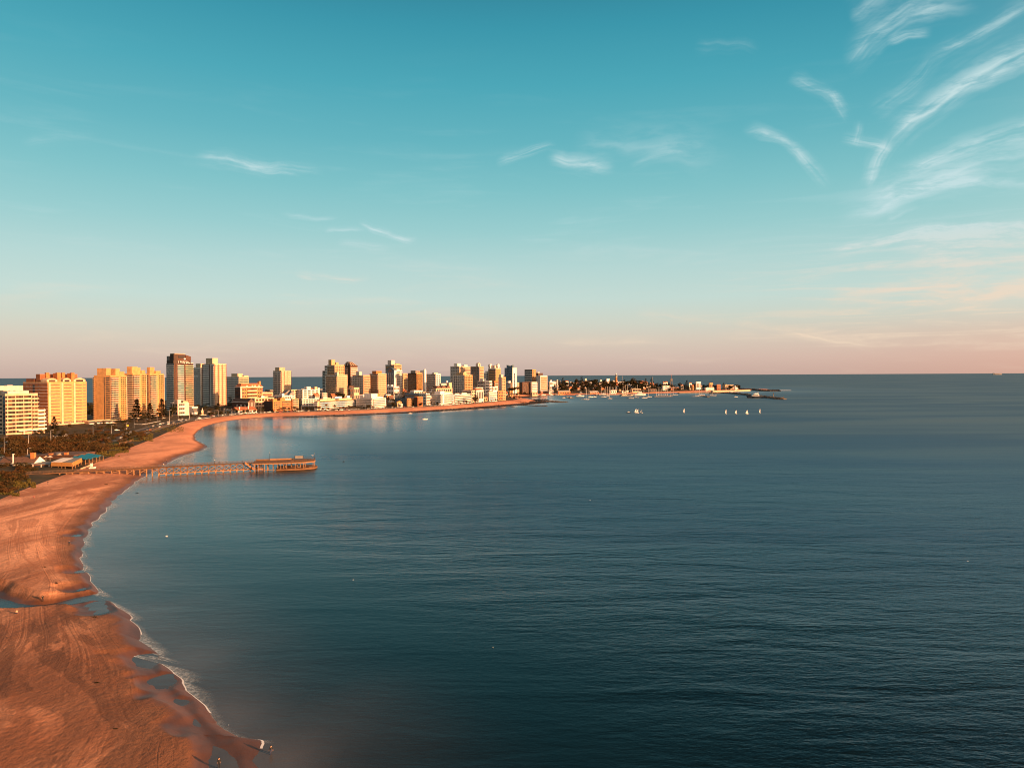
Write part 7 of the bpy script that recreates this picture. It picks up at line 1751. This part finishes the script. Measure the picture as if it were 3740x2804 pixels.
def car(p, rz, color, van, label, group=None):
    bm_, gm, rm, wm, lm, L_, Wd = car_parts(color, van)
    t_ = thing('parked_van' if van else 'parked_car', label, 'van' if van else 'car', p, rz, group)
    link('body', bm_, t_); link('window', gm, t_); link('roof', rm, t_)
    for x in (-L_ * .31, L_ * .31):
        for y in (-Wd / 2 + .08, Wd / 2 - .08): link('wheel', wm, t_, (x, y, 0))
    for y in (-Wd * .33, Wd * .33): link('headlight', lm, t_, (L_ / 2 - .06, y, .62))
    return t_
def car_px(px, py, color, van, label, group=None, rz=None):
    p = ghit(px, py); p = Vector((p.x, p.y, surf(p.x, p.y) + .24))
    return car(p, random.uniform(-.2, .2) + (1.1 if rz is None else rz), color, van, label, group)
car_px(258, 1606, 'silver', True, 'silver van driving on the near road by the tiered pine', rz=.5)
car_px(240, 1594, 'white', True, 'white minibus parked below the long yellow slab', rz=.4)
car_px(104, 1636, 'white', False, 'white car half hidden by dune scrub near the lamp', rz=.4)
car_px(30, 1618, 'silver', False, 'silver car on the near road under the cream curved block', rz=.3); car_px(58, 1617, 'beige', False, 'beige car behind the silver one on the near road', rz=.3)
car_px(427, 1573, 'white', False, 'white car beside the lawn below the first yellow tower', rz=.9); car_px(370, 1574, 'blue', False, 'blue car parked on the verge by the lamp posts', rz=.4)
car_px(597, 1528, 'beige', False, 'beige car on the road beside the broad tiered pine'); car_px(660, 1538, 'silver', False, 'silver car on the shore road before the villa'); car_px(728, 1529, 'white', True, 'white van at the edge of the sand')
car_px(785, 1511, 'red', False, 'red car among dark trees under the ribbed tower', rz=.3); car_px(764, 1505, 'white', False, 'white car beside the pale stone plinth', rz=.2); car_px(715, 1515, 'white', False, 'small white car on the bend before the plinth', rz=.2)
car_px(845, 1516, 'white', True, 'white van parked left of the low beach house', rz=.15)
rc = random.Random(11); cols = ['white', 'white', 'silver', 'grey', 'black', 'beige', 'red', 'blue', 'white', 'silver']
groupc = 'small cars along the far promenade'
u = 17.3
while u < 23.7:
    for off_ in (2.2, 10.8):
        if rc.random() < (.62 if u > 19.2 else .45):
            p, a = roadpt(u, off_); c_ = cols[rc.randrange(len(cols))]
            car(p + Vector((0, 0, .02)), a + (0 if off_ < 5 else PI) + rc.uniform(-.06, .06), c_, rc.random() < .15, f'small {c_} vehicle parked along the far promenade', groupc)
    u += .085 + rc.random() * .05

u = 8.6
while u < 16.8:
    for off_ in (2.2, 10.8):
        if rc.random() < .33:
            p, a = roadpt(u, off_); c_ = cols[rc.randrange(len(cols))]
            car(p + Vector((0, 0, .02)), a + (0 if off_ < 5 else PI) + rc.uniform(-.06, .06), c_, rc.random() < .15, f'small {c_} vehicle parked along the near shore road', 'cars along the near shore road')
    u += .11
# ------------------------------------------------------------------ lamp posts and rails
def lamp(px, ytop, ybase, label, arms=1, D=None, group=None, mat=None):
    p = ghit(px, ybase); h_ = max(atdepth(px, ytop, p.y).z - p.z, 4)
    t_ = thing('street_lamp', label, 'street lamp', p, random.uniform(-.3, .3), group); mat = mat or (M_RAIL if 'pale' in label or 'white' in label else M_STEEL)
    MB().lathe([(.16, -.5), (.13, h_ * .5), (.09, h_)], mat, 6).build('pole', t_)
    for k in range(arms):
        sx = 1 if k == 0 else -1
        m_ = MB(); m_.bar((0, 0, h_ - .1), (sx * 1.6, 0, h_ + .35), .10, mat); m_.build('arm', t_)
        m_ = MB(); m_.hull8([(sx * 1.4, -.16, h_ + .28), (sx * 2.3, -.16, h_ + .38), (sx * 2.3, .16, h_ + .38), (sx * 1.4, .16, h_ + .28), (sx * 1.4, -.12, h_ + .46), (sx * 2.3, -.1, h_ + .5), (sx * 2.3, .1, h_ + .5), (sx * 1.4, .12, h_ + .46)], M_WHITE2); m_.build('lamp_head', t_)
    return t_
for (px, yt, yb, arms, lab) in [(186, 1571, 1617, 1, 'tall pale lamp post right of the cream block entrance'), (202, 1594, 1613, 2, 'short double-armed lamp by the near road'), (105, 1588, 1640, 1, 'pale lamp post in the scrub before the cream block'), (16, 1596, 1661, 1, 'dark tall lamp post at the near road bend'), (101, 1638, 1662, 1, 'lamp post rising behind the restaurant roof'),
        (461, 1544, 1569, 1, 'lamp post beside the yellow road sign'), (490, 1528, 1563, 2, 'tall lamp post in front of the tallest tiered pine'), (533, 1530, 1556, 1, 'lamp post before the slender tiered pine'), (574, 1512, 1540, 1, 'lamp post before the broad tiered pine'), (619, 1498, 1549, 1, 'tallest white lamp post on the shore road, by the dark bushy tree'),
        (651, 1509, 1535, 1, 'lamp post in front of the villa'), (692, 1506, 1532, 1, 'lamp post between the villa and the sand'), (785, 1497, 1526, 1, 'lamp post under the ribbed tower'), (818, 1490, 1520, 1, 'lamp post left of the low beach house'), (826, 1494, 1522, 2, 'double lamp beside the low beach house'), (875, 1486, 1515, 1, 'pale lamp post in front of the low beach house'), (340, 1552, 1590, 1, 'lamp post at the canopy of the cream pavilion'), (407, 1553, 1583, 1, 'lamp post on the lawn before the first yellow tower')]:
    lamp(px, yt, yb, lab, arms)
for k in range(16):
    p, a = roadpt(17.6 + k * .4, -1.8)
    t_ = thing('street_lamp', 'slim lamp post along the far promenade', 'street lamp', p, a + PI / 2, 'lamp posts along the far promenade')
    MB().lathe([(.15, -.5), (.09, 8.5)], M_RAIL, 5).build('pole', t_); MB().hull8([(0, -.1, 8.4), (1.8, -.1, 8.7), (1.8, .1, 8.7), (0, .1, 8.4), (0, -.1, 8.6), (1.8, -.1, 8.9), (1.8, .1, 8.9), (0, .1, 8.6)], M_WHITE2).build('lamp_head', t_)
# yellow diamond road sign
p = ghit(461, 1572); t_ = thing('road_sign', 'yellow diamond road sign by the shore road', 'sign', p + Vector((1.6, 0, 0)), .2)
MB().bar((0, 0, -.4), (0, 0, 4.6), .12, M_STEEL).build('post', t_); MB().hull8([(-1.3, -.12, 5), (0, -.12, 3.7), (1.3, -.12, 5), (0, -.12, 6.3), (-1.3, -.07, 5), (0, -.07, 3.7), (1.3, -.07, 5), (0, -.07, 6.3)], P('sign_yellow', .65, .42, .05, streak=False)).build('panel', t_)
# guard rails
def guard(label, pts, n):
    t_ = thing('guard_rail', label, 'guard rail', (0, 0, 0)); P_ = [ghit(a, b) for a, b in pts]
    t_.location = P_[0]
    for a, c in zip(P_[:-1], P_[1:]):
        a0, c0 = a - P_[0], c - P_[0]
        m_ = MB(); m_.bar(a0 + Z3 * .85, c0 + Z3 * .85, .12, M_RAIL, .45); m_.build('rail', t_)
        for k in range(n): q = a0 + (c0 - a0) * ((k + .5) / n); m_ = MB(); m_.box(q.x - .08, q.x + .08, q.y - .08, q.y + .08, q.z - .4, q.z + .7, M_RAIL); m_.build('post', t_)
guard('white guard rail on the curve below the tallest tiered pine', [(490, 1551), (519, 1552), (540, 1549), (586, 1540)], 4)
guard('white kerb rail left of the cream block entrance', [(78, 1618), (104, 1618)], 5); guard('white kerb rail right of the cream block entrance', [(122, 1619), (165, 1619)], 6)
guard('white guard rail at the far left road bend', [(0, 1652), (30, 1645), (52, 1643)], 5); guard('white guard rail rising by the silver van', [(202, 1612), (240, 1604)], 5); guard('white guard rail behind the near scrub', [(262, 1592), (318, 1591)], 5)
guard('pale seawall rail where the sand meets the parking strip', [(712, 1535), (745, 1530), (772, 1526)], 5)
# dune fences: rows of timber posts
def postrow(label, pts, n, hgt=1.5):
    P_ = np.array(pts, float); t_ = None; us = np.linspace(0, len(pts) - 1, n)
    me = MB().box(-.11, .11, -.11, .11, -.4, hgt, M_WOODL).mesh('fence_post'); prev = None
    for a in us:
        i = min(int(a), len(pts) - 2); f = a - i; q = P_[i] * (1 - f) + P_[i + 1] * f
        p = ghit(q[0], q[1])
        if t_ is None: t_ = thing('dune_fence', label, 'fence', p); o0 = p.copy()
        link('fence_post', me, t_, p - o0)
        if prev is not None: m_ = MB(); m_.bar(prev - o0 + Z3 * hgt * .75, p - o0 + Z3 * hgt * .75, .07, M_WOOD); m_.build('wire_rail', t_)
        prev = p
postrow('row of pale fence posts along the upper beach below the tiered pines', [(497, 1583), (530, 1578), (560, 1571), (585, 1563), (612, 1555), (665, 1547)], 34)
postrow('row of pale fence posts in the dune scrub by the boardwalk', [(436, 1622), (460, 1618), (486, 1610)], 12)
postrow('low boardwalk posts in the scrub behind the blue pergola', [(352, 1627), (372, 1627), (390, 1625)], 6, 1.2)
# stone plinth with a little statue
p = ghit(739, 1516); t_ = thing('monument', 'pale stone monument with a small white figure on top near the bend', 'monument', p, .5)
h_ = atdepth(739, 1498, p.y).z - p.z
MB().box(-5, 5, -2.2, 2.2, -.6, 1.0, M_PINK).build('base', t_); MB().box(-1.4, 1.4, -1, 1, 1.0, h_, M_CREAM).build('plinth', t_); MB().lathe([(.5, h_), (.55, h_ + .8), (.35, h_ + 1.5), (.42, h_ + 2.2), (.2, h_ + 2.5), (.28, h_ + 2.9), (.1, h_ + 3.2)], M_WHITE2, 8).build('figure', t_)

# ------------------------------------------------------------------ people
def person_mesh(pose, shirt, pants, hair=None):
    J = {}
    if pose in ('stand', 'walk'):
        st = .0 if pose == 'stand' else .24
        pts = {'pel': (0, 0, .95, .15), 'spi': (0, 0, 1.15, .135), 'che': (0, .01, 1.36, .165), 'nec': (0, .01, 1.52, .06), 'hea': (0, .02, 1.62, .095), 'top': (0, .01, 1.72, .075)}
        for s, n_ in ((-1, 'l'), (1, 'r')):
            f = st * s
            pts.update({'hip' + n_: (s * .10, 0, .90, .10), 'kne' + n_: (s * .11, f * .55 + .03, .50, .068), 'ank' + n_: (s * .11, f, .09, .048), 'toe' + n_: (s * .12, f + .17, .035, .04),
                        'sho' + n_: (s * .18, 0, 1.43, .062), 'elb' + n_: (s * .235, -f * .35 - .03, 1.15, .045), 'wri' + n_: (s * .25, -f * .7 + .06, .92, .034), 'han' + n_: (s * .25, -f * .8 + .09, .82, .035)})
    else:
        pts = {'pel': (0, -.1, .26, .15), 'spi': (0, -.04, .45, .14), 'che': (0, .06, .66, .165), 'nec': (0, .1, .82, .06), 'hea': (0, .15, .92, .095), 'top': (0, .15, 1.02, .075)}
        for s, n_ in ((-1, 'l'), (1, 'r')):
            pts.update({'hip' + n_: (s * .11, -.06, .25, .10), 'kne' + n_: (s * .16, .33, .48, .07), 'ank' + n_: (s * .13, .28, .09, .05), 'toe' + n_: (s * .13, .45, .04, .04),
                        'sho' + n_: (s * .18, .05, .73, .062), 'elb' + n_: (s * .24, .22, .50, .045), 'wri' + n_: (s * .16, .42, .46, .034), 'han' + n_: (s * .12, .50, .46, .035)})
    names = list(pts); idx = {n_: i for i, n_ in enumerate(names)}
    ed = [('pel', 'spi'), ('spi', 'che'), ('che', 'nec'), ('nec', 'hea'), ('hea', 'top')]
    for n_ in 'lr': ed += [('pel', 'hip' + n_), ('hip' + n_, 'kne' + n_), ('kne' + n_, 'ank' + n_), ('ank' + n_, 'toe' + n_), ('che', 'sho' + n_), ('sho' + n_, 'elb' + n_), ('elb' + n_, 'wri' + n_), ('wri' + n_, 'han' + n_)]
    me = bpy.data.meshes.new('body'); me.from_pydata([pts[n_][:3] for n_ in names], [(idx[a], idx[b]) for a, b in ed], [])
    o = bpy.data.objects.new('body', me); COL.objects.link(o)
    o.modifiers.new('skin', 'SKIN'); o.modifiers.new('sub', 'SUBSURF').levels = 1
    for i, n_ in enumerate(names):
        sv = me.skin_vertices[0].data[i]; sv.radius = (pts[n_][3], pts[n_][3] * (.72 if n_ in ('che', 'spi', 'pel') else 1)); sv.use_root = (n_ == 'pel')
    dg = bpy.context.evaluated_depsgraph_get(); out = bpy.data.meshes.new_from_object(o.evaluated_get(dg))
    bpy.data.objects.remove(o); out.name = 'body'
    for m_ in (shirt, pants, M_SKIN, hair or M_HAIR): out.materials.append(m_)
    for p_ in out.polygons:
        c = p_.center; d = min(names, key=lambda n_: (Vector(pts[n_][:3]) - c).length); k = 2
        if d in ('pel',) or d[:3] in ('hip', 'kne', 'ank'): k = 1
        elif d in ('spi', 'che') or d[:3] in ('sho', 'elb'): k = 0
        elif d == 'top' or (d == 'hea' and c.y < pts['hea'][1] - .02): k = 3
        elif d[:3] == 'toe': k = 1
        p_.material_index = k; p_.use_smooth = True
    return out
CL = {n_: paint('cloth_' + n_, c, streak=False, var=.08) for n_, c in {'black': (.02, .02, .022), 'navy': (.03, .04, .08), 'white': (.7, .68, .65), 'red': (.4, .05, .04), 'grey': (.2, .2, .2), 'tan': (.4, .28, .17)}.items()}
def person(px, py, pose, shirt, pants, label, z=None, rz=0.0, sink=0.0):
    if z is None:
        p = ghit(px, py); zz = max(surf(p.x, p.y), -.3) if p.z > .0 else 0.0
        p = Vector((p.x, p.y, zz))
    else: p = G(px, py, z); p = Vector((p.x, p.y, z))
    t_ = thing('person', label, 'person', p - Vector((0, 0, sink)), rz)
    b_ = link('body', person_mesh(pose, CL[shirt], CL[pants]), t_)
    return t_
person(156, 2196, 'stand', 'black', 'black', 'person in black standing on the bank of the little creek', rz=.6)
person(62, 2241, 'sit', 'tan', 'navy', 'person crouching on the sand below the creek', rz=1.2)
person(253, 1992, 'walk', 'navy', 'black', 'person in dark clothes walking near the waterline above the creek', rz=.4)
person(124, 1818, 'sit', 'red', 'grey', 'person sitting on the open sand in front of the near dune', rz=.8)
person(175, 1768, 'walk', 'black', 'navy', 'person walking on the sand just off the dune grass', rz=1.4)
person(598, 1688, 'stand', 'black', 'black', 'tall person standing by the water beyond the pier', rz=2.0); person(608, 1688, 'stand', 'navy', 'black', 'stockier person beside the tall one beyond the pier', rz=1.0)
person(599, 1601, 'walk', 'white', 'black', 'person in a white top alone in the middle of the upper beach', rz=.2); person(611, 1571, 'sit', 'grey', 'black', 'person sitting near the fence posts on the upper beach', rz=.5)
person(773, 1552, 'stand', 'tan', 'navy', 'person standing at the far bend of the waterline', rz=.3); person(786, 1566, 'stand', 'navy', 'black', 'bather standing in the shallows, nearer to the sand', z=0, sink=.4); person(797, 1561, 'stand', 'grey', 'black', 'bather standing in the shallows, farther out', z=0, sink=.5)
for (px, s_x, sh_, lab, pose) in [(594, 0, 'white', 'person in white walking on the pier near the beach', 'walk'), (800, 0, 'black', 'person leaning on the pier rail, leftmost of three', 'stand'), (826, 0, 'grey', 'person on the pier between two others', 'stand'), (884, 0, 'navy', 'tallest looking person on the pier near the stair', 'stand')]:
    s = ploc(px, 0); w_ = PA + pd * s + pn * .5
    t_ = thing('person', lab, 'person', (w_.x, w_.y, DZ(s) + .165), 1.0); link('body', person_mesh(pose, CL[sh_], CL['black']), t_)
person(990, 2752, 'walk', 'black', 'navy', 'person wading in the dark shallows below the foam edge', z=0, sink=.35, rz=.7)
person(800, 2806, 'stand', 'black', 'black', 'person at the bottom edge standing on wet sand', rz=.5)
# a dog on the sand
p = ghit(207, 2133)
t_ = thing('dog', 'small dark dog on the damp sand above the creek', 'dog', p, 2.6)
me = bpy.data.meshes.new('dog'); jv = [(-.3, 0, .42, .11), (0, 0, .44, .12), (.28, 0, .46, .14), (.42, 0, .6, .08), (.52, 0, .68, .085), (.66, 0, .64, .05), (-.42, 0, .5, .03), (-.56, 0, .62, .02), (.3, .09, .25, .045), (.32, .09, .03, .03), (.3, -.09, .25, .045), (.36, -.09, .03, .03), (-.3, .09, .28, .055), (-.38, .09, .16, .03), (-.33, .09, .03, .03), (-.3, -.09, .28, .055), (-.36, -.09, .16, .03), (-.29, -.09, .03, .03)]
je = [(0, 1), (1, 2), (2, 3), (3, 4), (4, 5), (0, 6), (6, 7), (2, 8), (8, 9), (2, 10), (10, 11), (0, 12), (12, 13), (13, 14), (0, 15), (15, 16), (16, 17)]
me.from_pydata([v_[:3] for v_ in jv], je, []); o = bpy.data.objects.new('dog', me); COL.objects.link(o); o.modifiers.new('skin', 'SKIN'); o.modifiers.new('sub', 'SUBSURF').levels = 1
for i, v_ in enumerate(jv): me.skin_vertices[0].data[i].radius = (v_[3], v_[3]); me.skin_vertices[0].data[i].use_root = (i == 1)
out = bpy.data.meshes.new_from_object(o.evaluated_get(bpy.context.evaluated_depsgraph_get())); bpy.data.objects.remove(o); out.materials.clear(); out.materials.append(M_HAIR); link('body', out, t_)
# birds, buoys, a beached boat
def bird(px, py, label, z=.12, s=1.0, fly=False, group=None):
    p = G(px, py, z); t_ = thing('gull', label, 'bird', p, random.uniform(0, 6), group)
    MB().rings([[(x * s, r * math.cos(a) * s, r * .8 * math.sin(a) * s) for a in [2 * PI * k / 7 for k in range(7)]] for x, r in ((-.28, .02), (-.12, .10), (.08, .12), (.2, .07), (.3, .07), (.36, .02))], M_WHITE2).build('body', t_)
    for sd in (-1, 1): MB().hull8([(-.1 * s, sd * .08 * s, .03 * s), (.1 * s, sd * .08 * s, .03 * s), (-.02 * s, sd * (.62 if fly else .14) * s, .12 * s), (-.2 * s, sd * (.6 if fly else .13) * s, .12 * s), (-.1 * s, sd * .08 * s, .06 * s), (.1 * s, sd * .08 * s, .06 * s), (-.02 * s, sd * (.62 if fly else .14) * s, .14 * s), (-.2 * s, sd * (.6 if fly else .13) * s, .14 * s)], M_CONC2).build('wing', t_)
    return t_
bird(609, 1957, 'white gull floating on the bay below the pier', .1, 1.2); bird(2155, 1827, 'gull flying low over the middle of the bay', 2, .7, True); bird(3534, 2048, 'gull flying low over the dark open water', 3, .6, True); bird(1800, 2362, 'gull resting on dark water in the near bay', .1, .55); bird(1290, 2117, 'gull gliding over the near bay', 1.5, .5, True)
p = G(1148, 1663, 8.5); bird(1142, 1663, 'white gull above the outer corner of the pier head', 9.0, 1.8, True)
p = sea_at(1255, 1686); t_ = thing('buoy', 'dark mooring buoy off the end of the pier', 'buoy', p); MB().lathe([(.5, -.3), (.7, 0), (.6, .3), (.1, .5)], M_DARK, 8).build('float', t_)
p = ghit(338, 1711); t_ = thing('beached_boat', 'small white boat lying on the sand beside the pergola wall', 'boat', p + Vector((0, 0, .35)), .5); link('hull', hull_mesh(3.8, 1.5, .55, M_HULLW, M_WOODL), t_); MB().box(-.6, .6, -.7, .7, .6, .72, M_WOODL).build('seat', t_)

for px, py, s_, lab in ((386, 1769, .9, 'dark weed clump on the sand short of the pier'), (352, 2492, .45, 'weed clump on the trampled near sand'), (345, 2253, .5, 'weed clump between the creek and the sea'), (160, 2070, .5, 'weed clump on the middle of the sand above the creek'), (500, 1800, .7, 'weed clump left by the tide below the pier'), (420, 2660, .35, 'small weed clump at the near edge of the sand')):
    p = ghit(px, py); r_ = np.random.default_rng(px); o = link('seaweed', leaf_cloud(r_, [(0, 0, .1, 1.1, .6, .16), (.7, .3, .08, .7, .4, .12)], 60, .16, M_PINE), None, p); o.scale = (s_,) * 3; tag(o, lab, 'seaweed')

# ------------------------------------------------------------------ labels of the many alike plants and cars: say what each stands beside
def proj(v):
    d = Vector(v) - CAM; k = d.dot(_F)
    return (PW / 2 + FPX * d.dot(_R) / k, PH / 2 - FPX * d.dot(_U) / k) if k > 1 else None
PREP = {'with', 'at', 'by', 'in', 'on', 'of', 'under', 'below', 'behind', 'beside', 'before', 'between', 'near', 'above', 'the', 'a', 'and', 'right', 'left', 'next', 'among', 'against', 'from', 'where', 'standing', 'rising', 'standing', 'its', 'to', 'just', 'off', 'just', 'two', 'overlapping'}
def short(l, n=9):
    w = l.replace(',', '').split()
    if len(w) > n:
        w = w[:n]
        for i in range(n - 1, 2, -1):
            if w[i] in ('with', 'at', 'by', 'in', 'on', 'under', 'below', 'behind', 'beside', 'before', 'between', 'near', 'above', 'among', 'against', 'from', 'where', 'next', 'standing', 'rising', 'squeezed'): w = w[:i]; break
        while w[-1] in PREP: w.pop()
    return ' '.join(w)
MANY = {'trees on the harbour hill', 'trees on the promenade slope', 'trees on the wooded point', 'trees below the first towers', 'trees under the ribbed tower', 'trees in the gaps between towers', 'small trees along the promenade',
        'garden trees below the yellow slab', 'shrubs behind the beach restaurant', 'shrubs by the dune fence', 'shrubs on the near dune', 'shrubs beside the near road', 'small cars along the far promenade', 'lamp posts along the far promenade', 'low houses of the town', 'cars along the near shore road', 'yachts rafted at the docks', 'posts on the pier walkway'}
ROOTS = [o for o in COL.objects if o.parent is None and o.get('label')]
marks = [(proj(o.location), o['label']) for o in ROOTS if o.get('group') not in MANY and o.get('category') not in ('bird', 'person', 'boat', 'dinghy', 'dock', 'ship', 'buoy', 'dog') and proj(o.location)]
mx = np.array([m_[0] for m_ in marks])
KIND = {'round_tree': 'dark round tree', 'spreading_tree': 'dark spreading tree', 'cypress_tree': 'dark upright tree', 'dune_shrub': 'low rusty shrub', 'palm_tree': 'palm', 'street_lamp': 'slim promenade lamp post'}
by = {}
for o in ROOTS:
    if o.get('group') not in MANY: continue
    p = proj(o.location)
    d = (mx - np.array(p)) * np.array([1.0, 1.6]); i = int(np.argmin((d ** 2).sum(1))); dx_, dy_ = p[0] - mx[i][0], p[1] - mx[i][1]
    rel = 'just below' if dy_ > abs(dx_) * .8 else 'just above' if -dy_ > abs(dx_) * .8 else ('right of' if dx_ > 0 else 'left of')
    nm = o.name.split('.')[0]
    k = KIND.get(nm) or (o['label'] if nm == 'low_house' else 'rafted white yacht' if nm == 'sailing_boat' else 'thin rail post on the pier' if nm == 'pier_lamp' else None) or (o['label'].split(' parked')[0].replace('vehicle', 'van' if nm == 'parked_van' else 'car'))
    by.setdefault((k, rel, short(marks[i][1])), []).append((p[0], o))
ORD = ['leftmost', 'second', 'third', 'fourth', 'fifth', 'sixth', 'seventh', 'eighth', 'ninth', 'tenth', 'eleventh', 'twelfth']
for (k, rel, l), v in by.items():
    v.sort(key=lambda t: t[0])
    for j, (_x, o) in enumerate(v):
        if len(v) == 1: pre = k
        elif len(v) == 2: pre = ('left ' if j == 0 else 'right ') + k
        else: pre = (ORD[j] if j < 12 else f'further ({j + 1}th)') + ' ' + k if j < len(v) - 1 else 'rightmost ' + k
        n_ = 16 - len(pre.split()) - len(rel.split()) - 1
        o['label'] = f'{pre} {rel} the {short(l, min(9, n_))}'
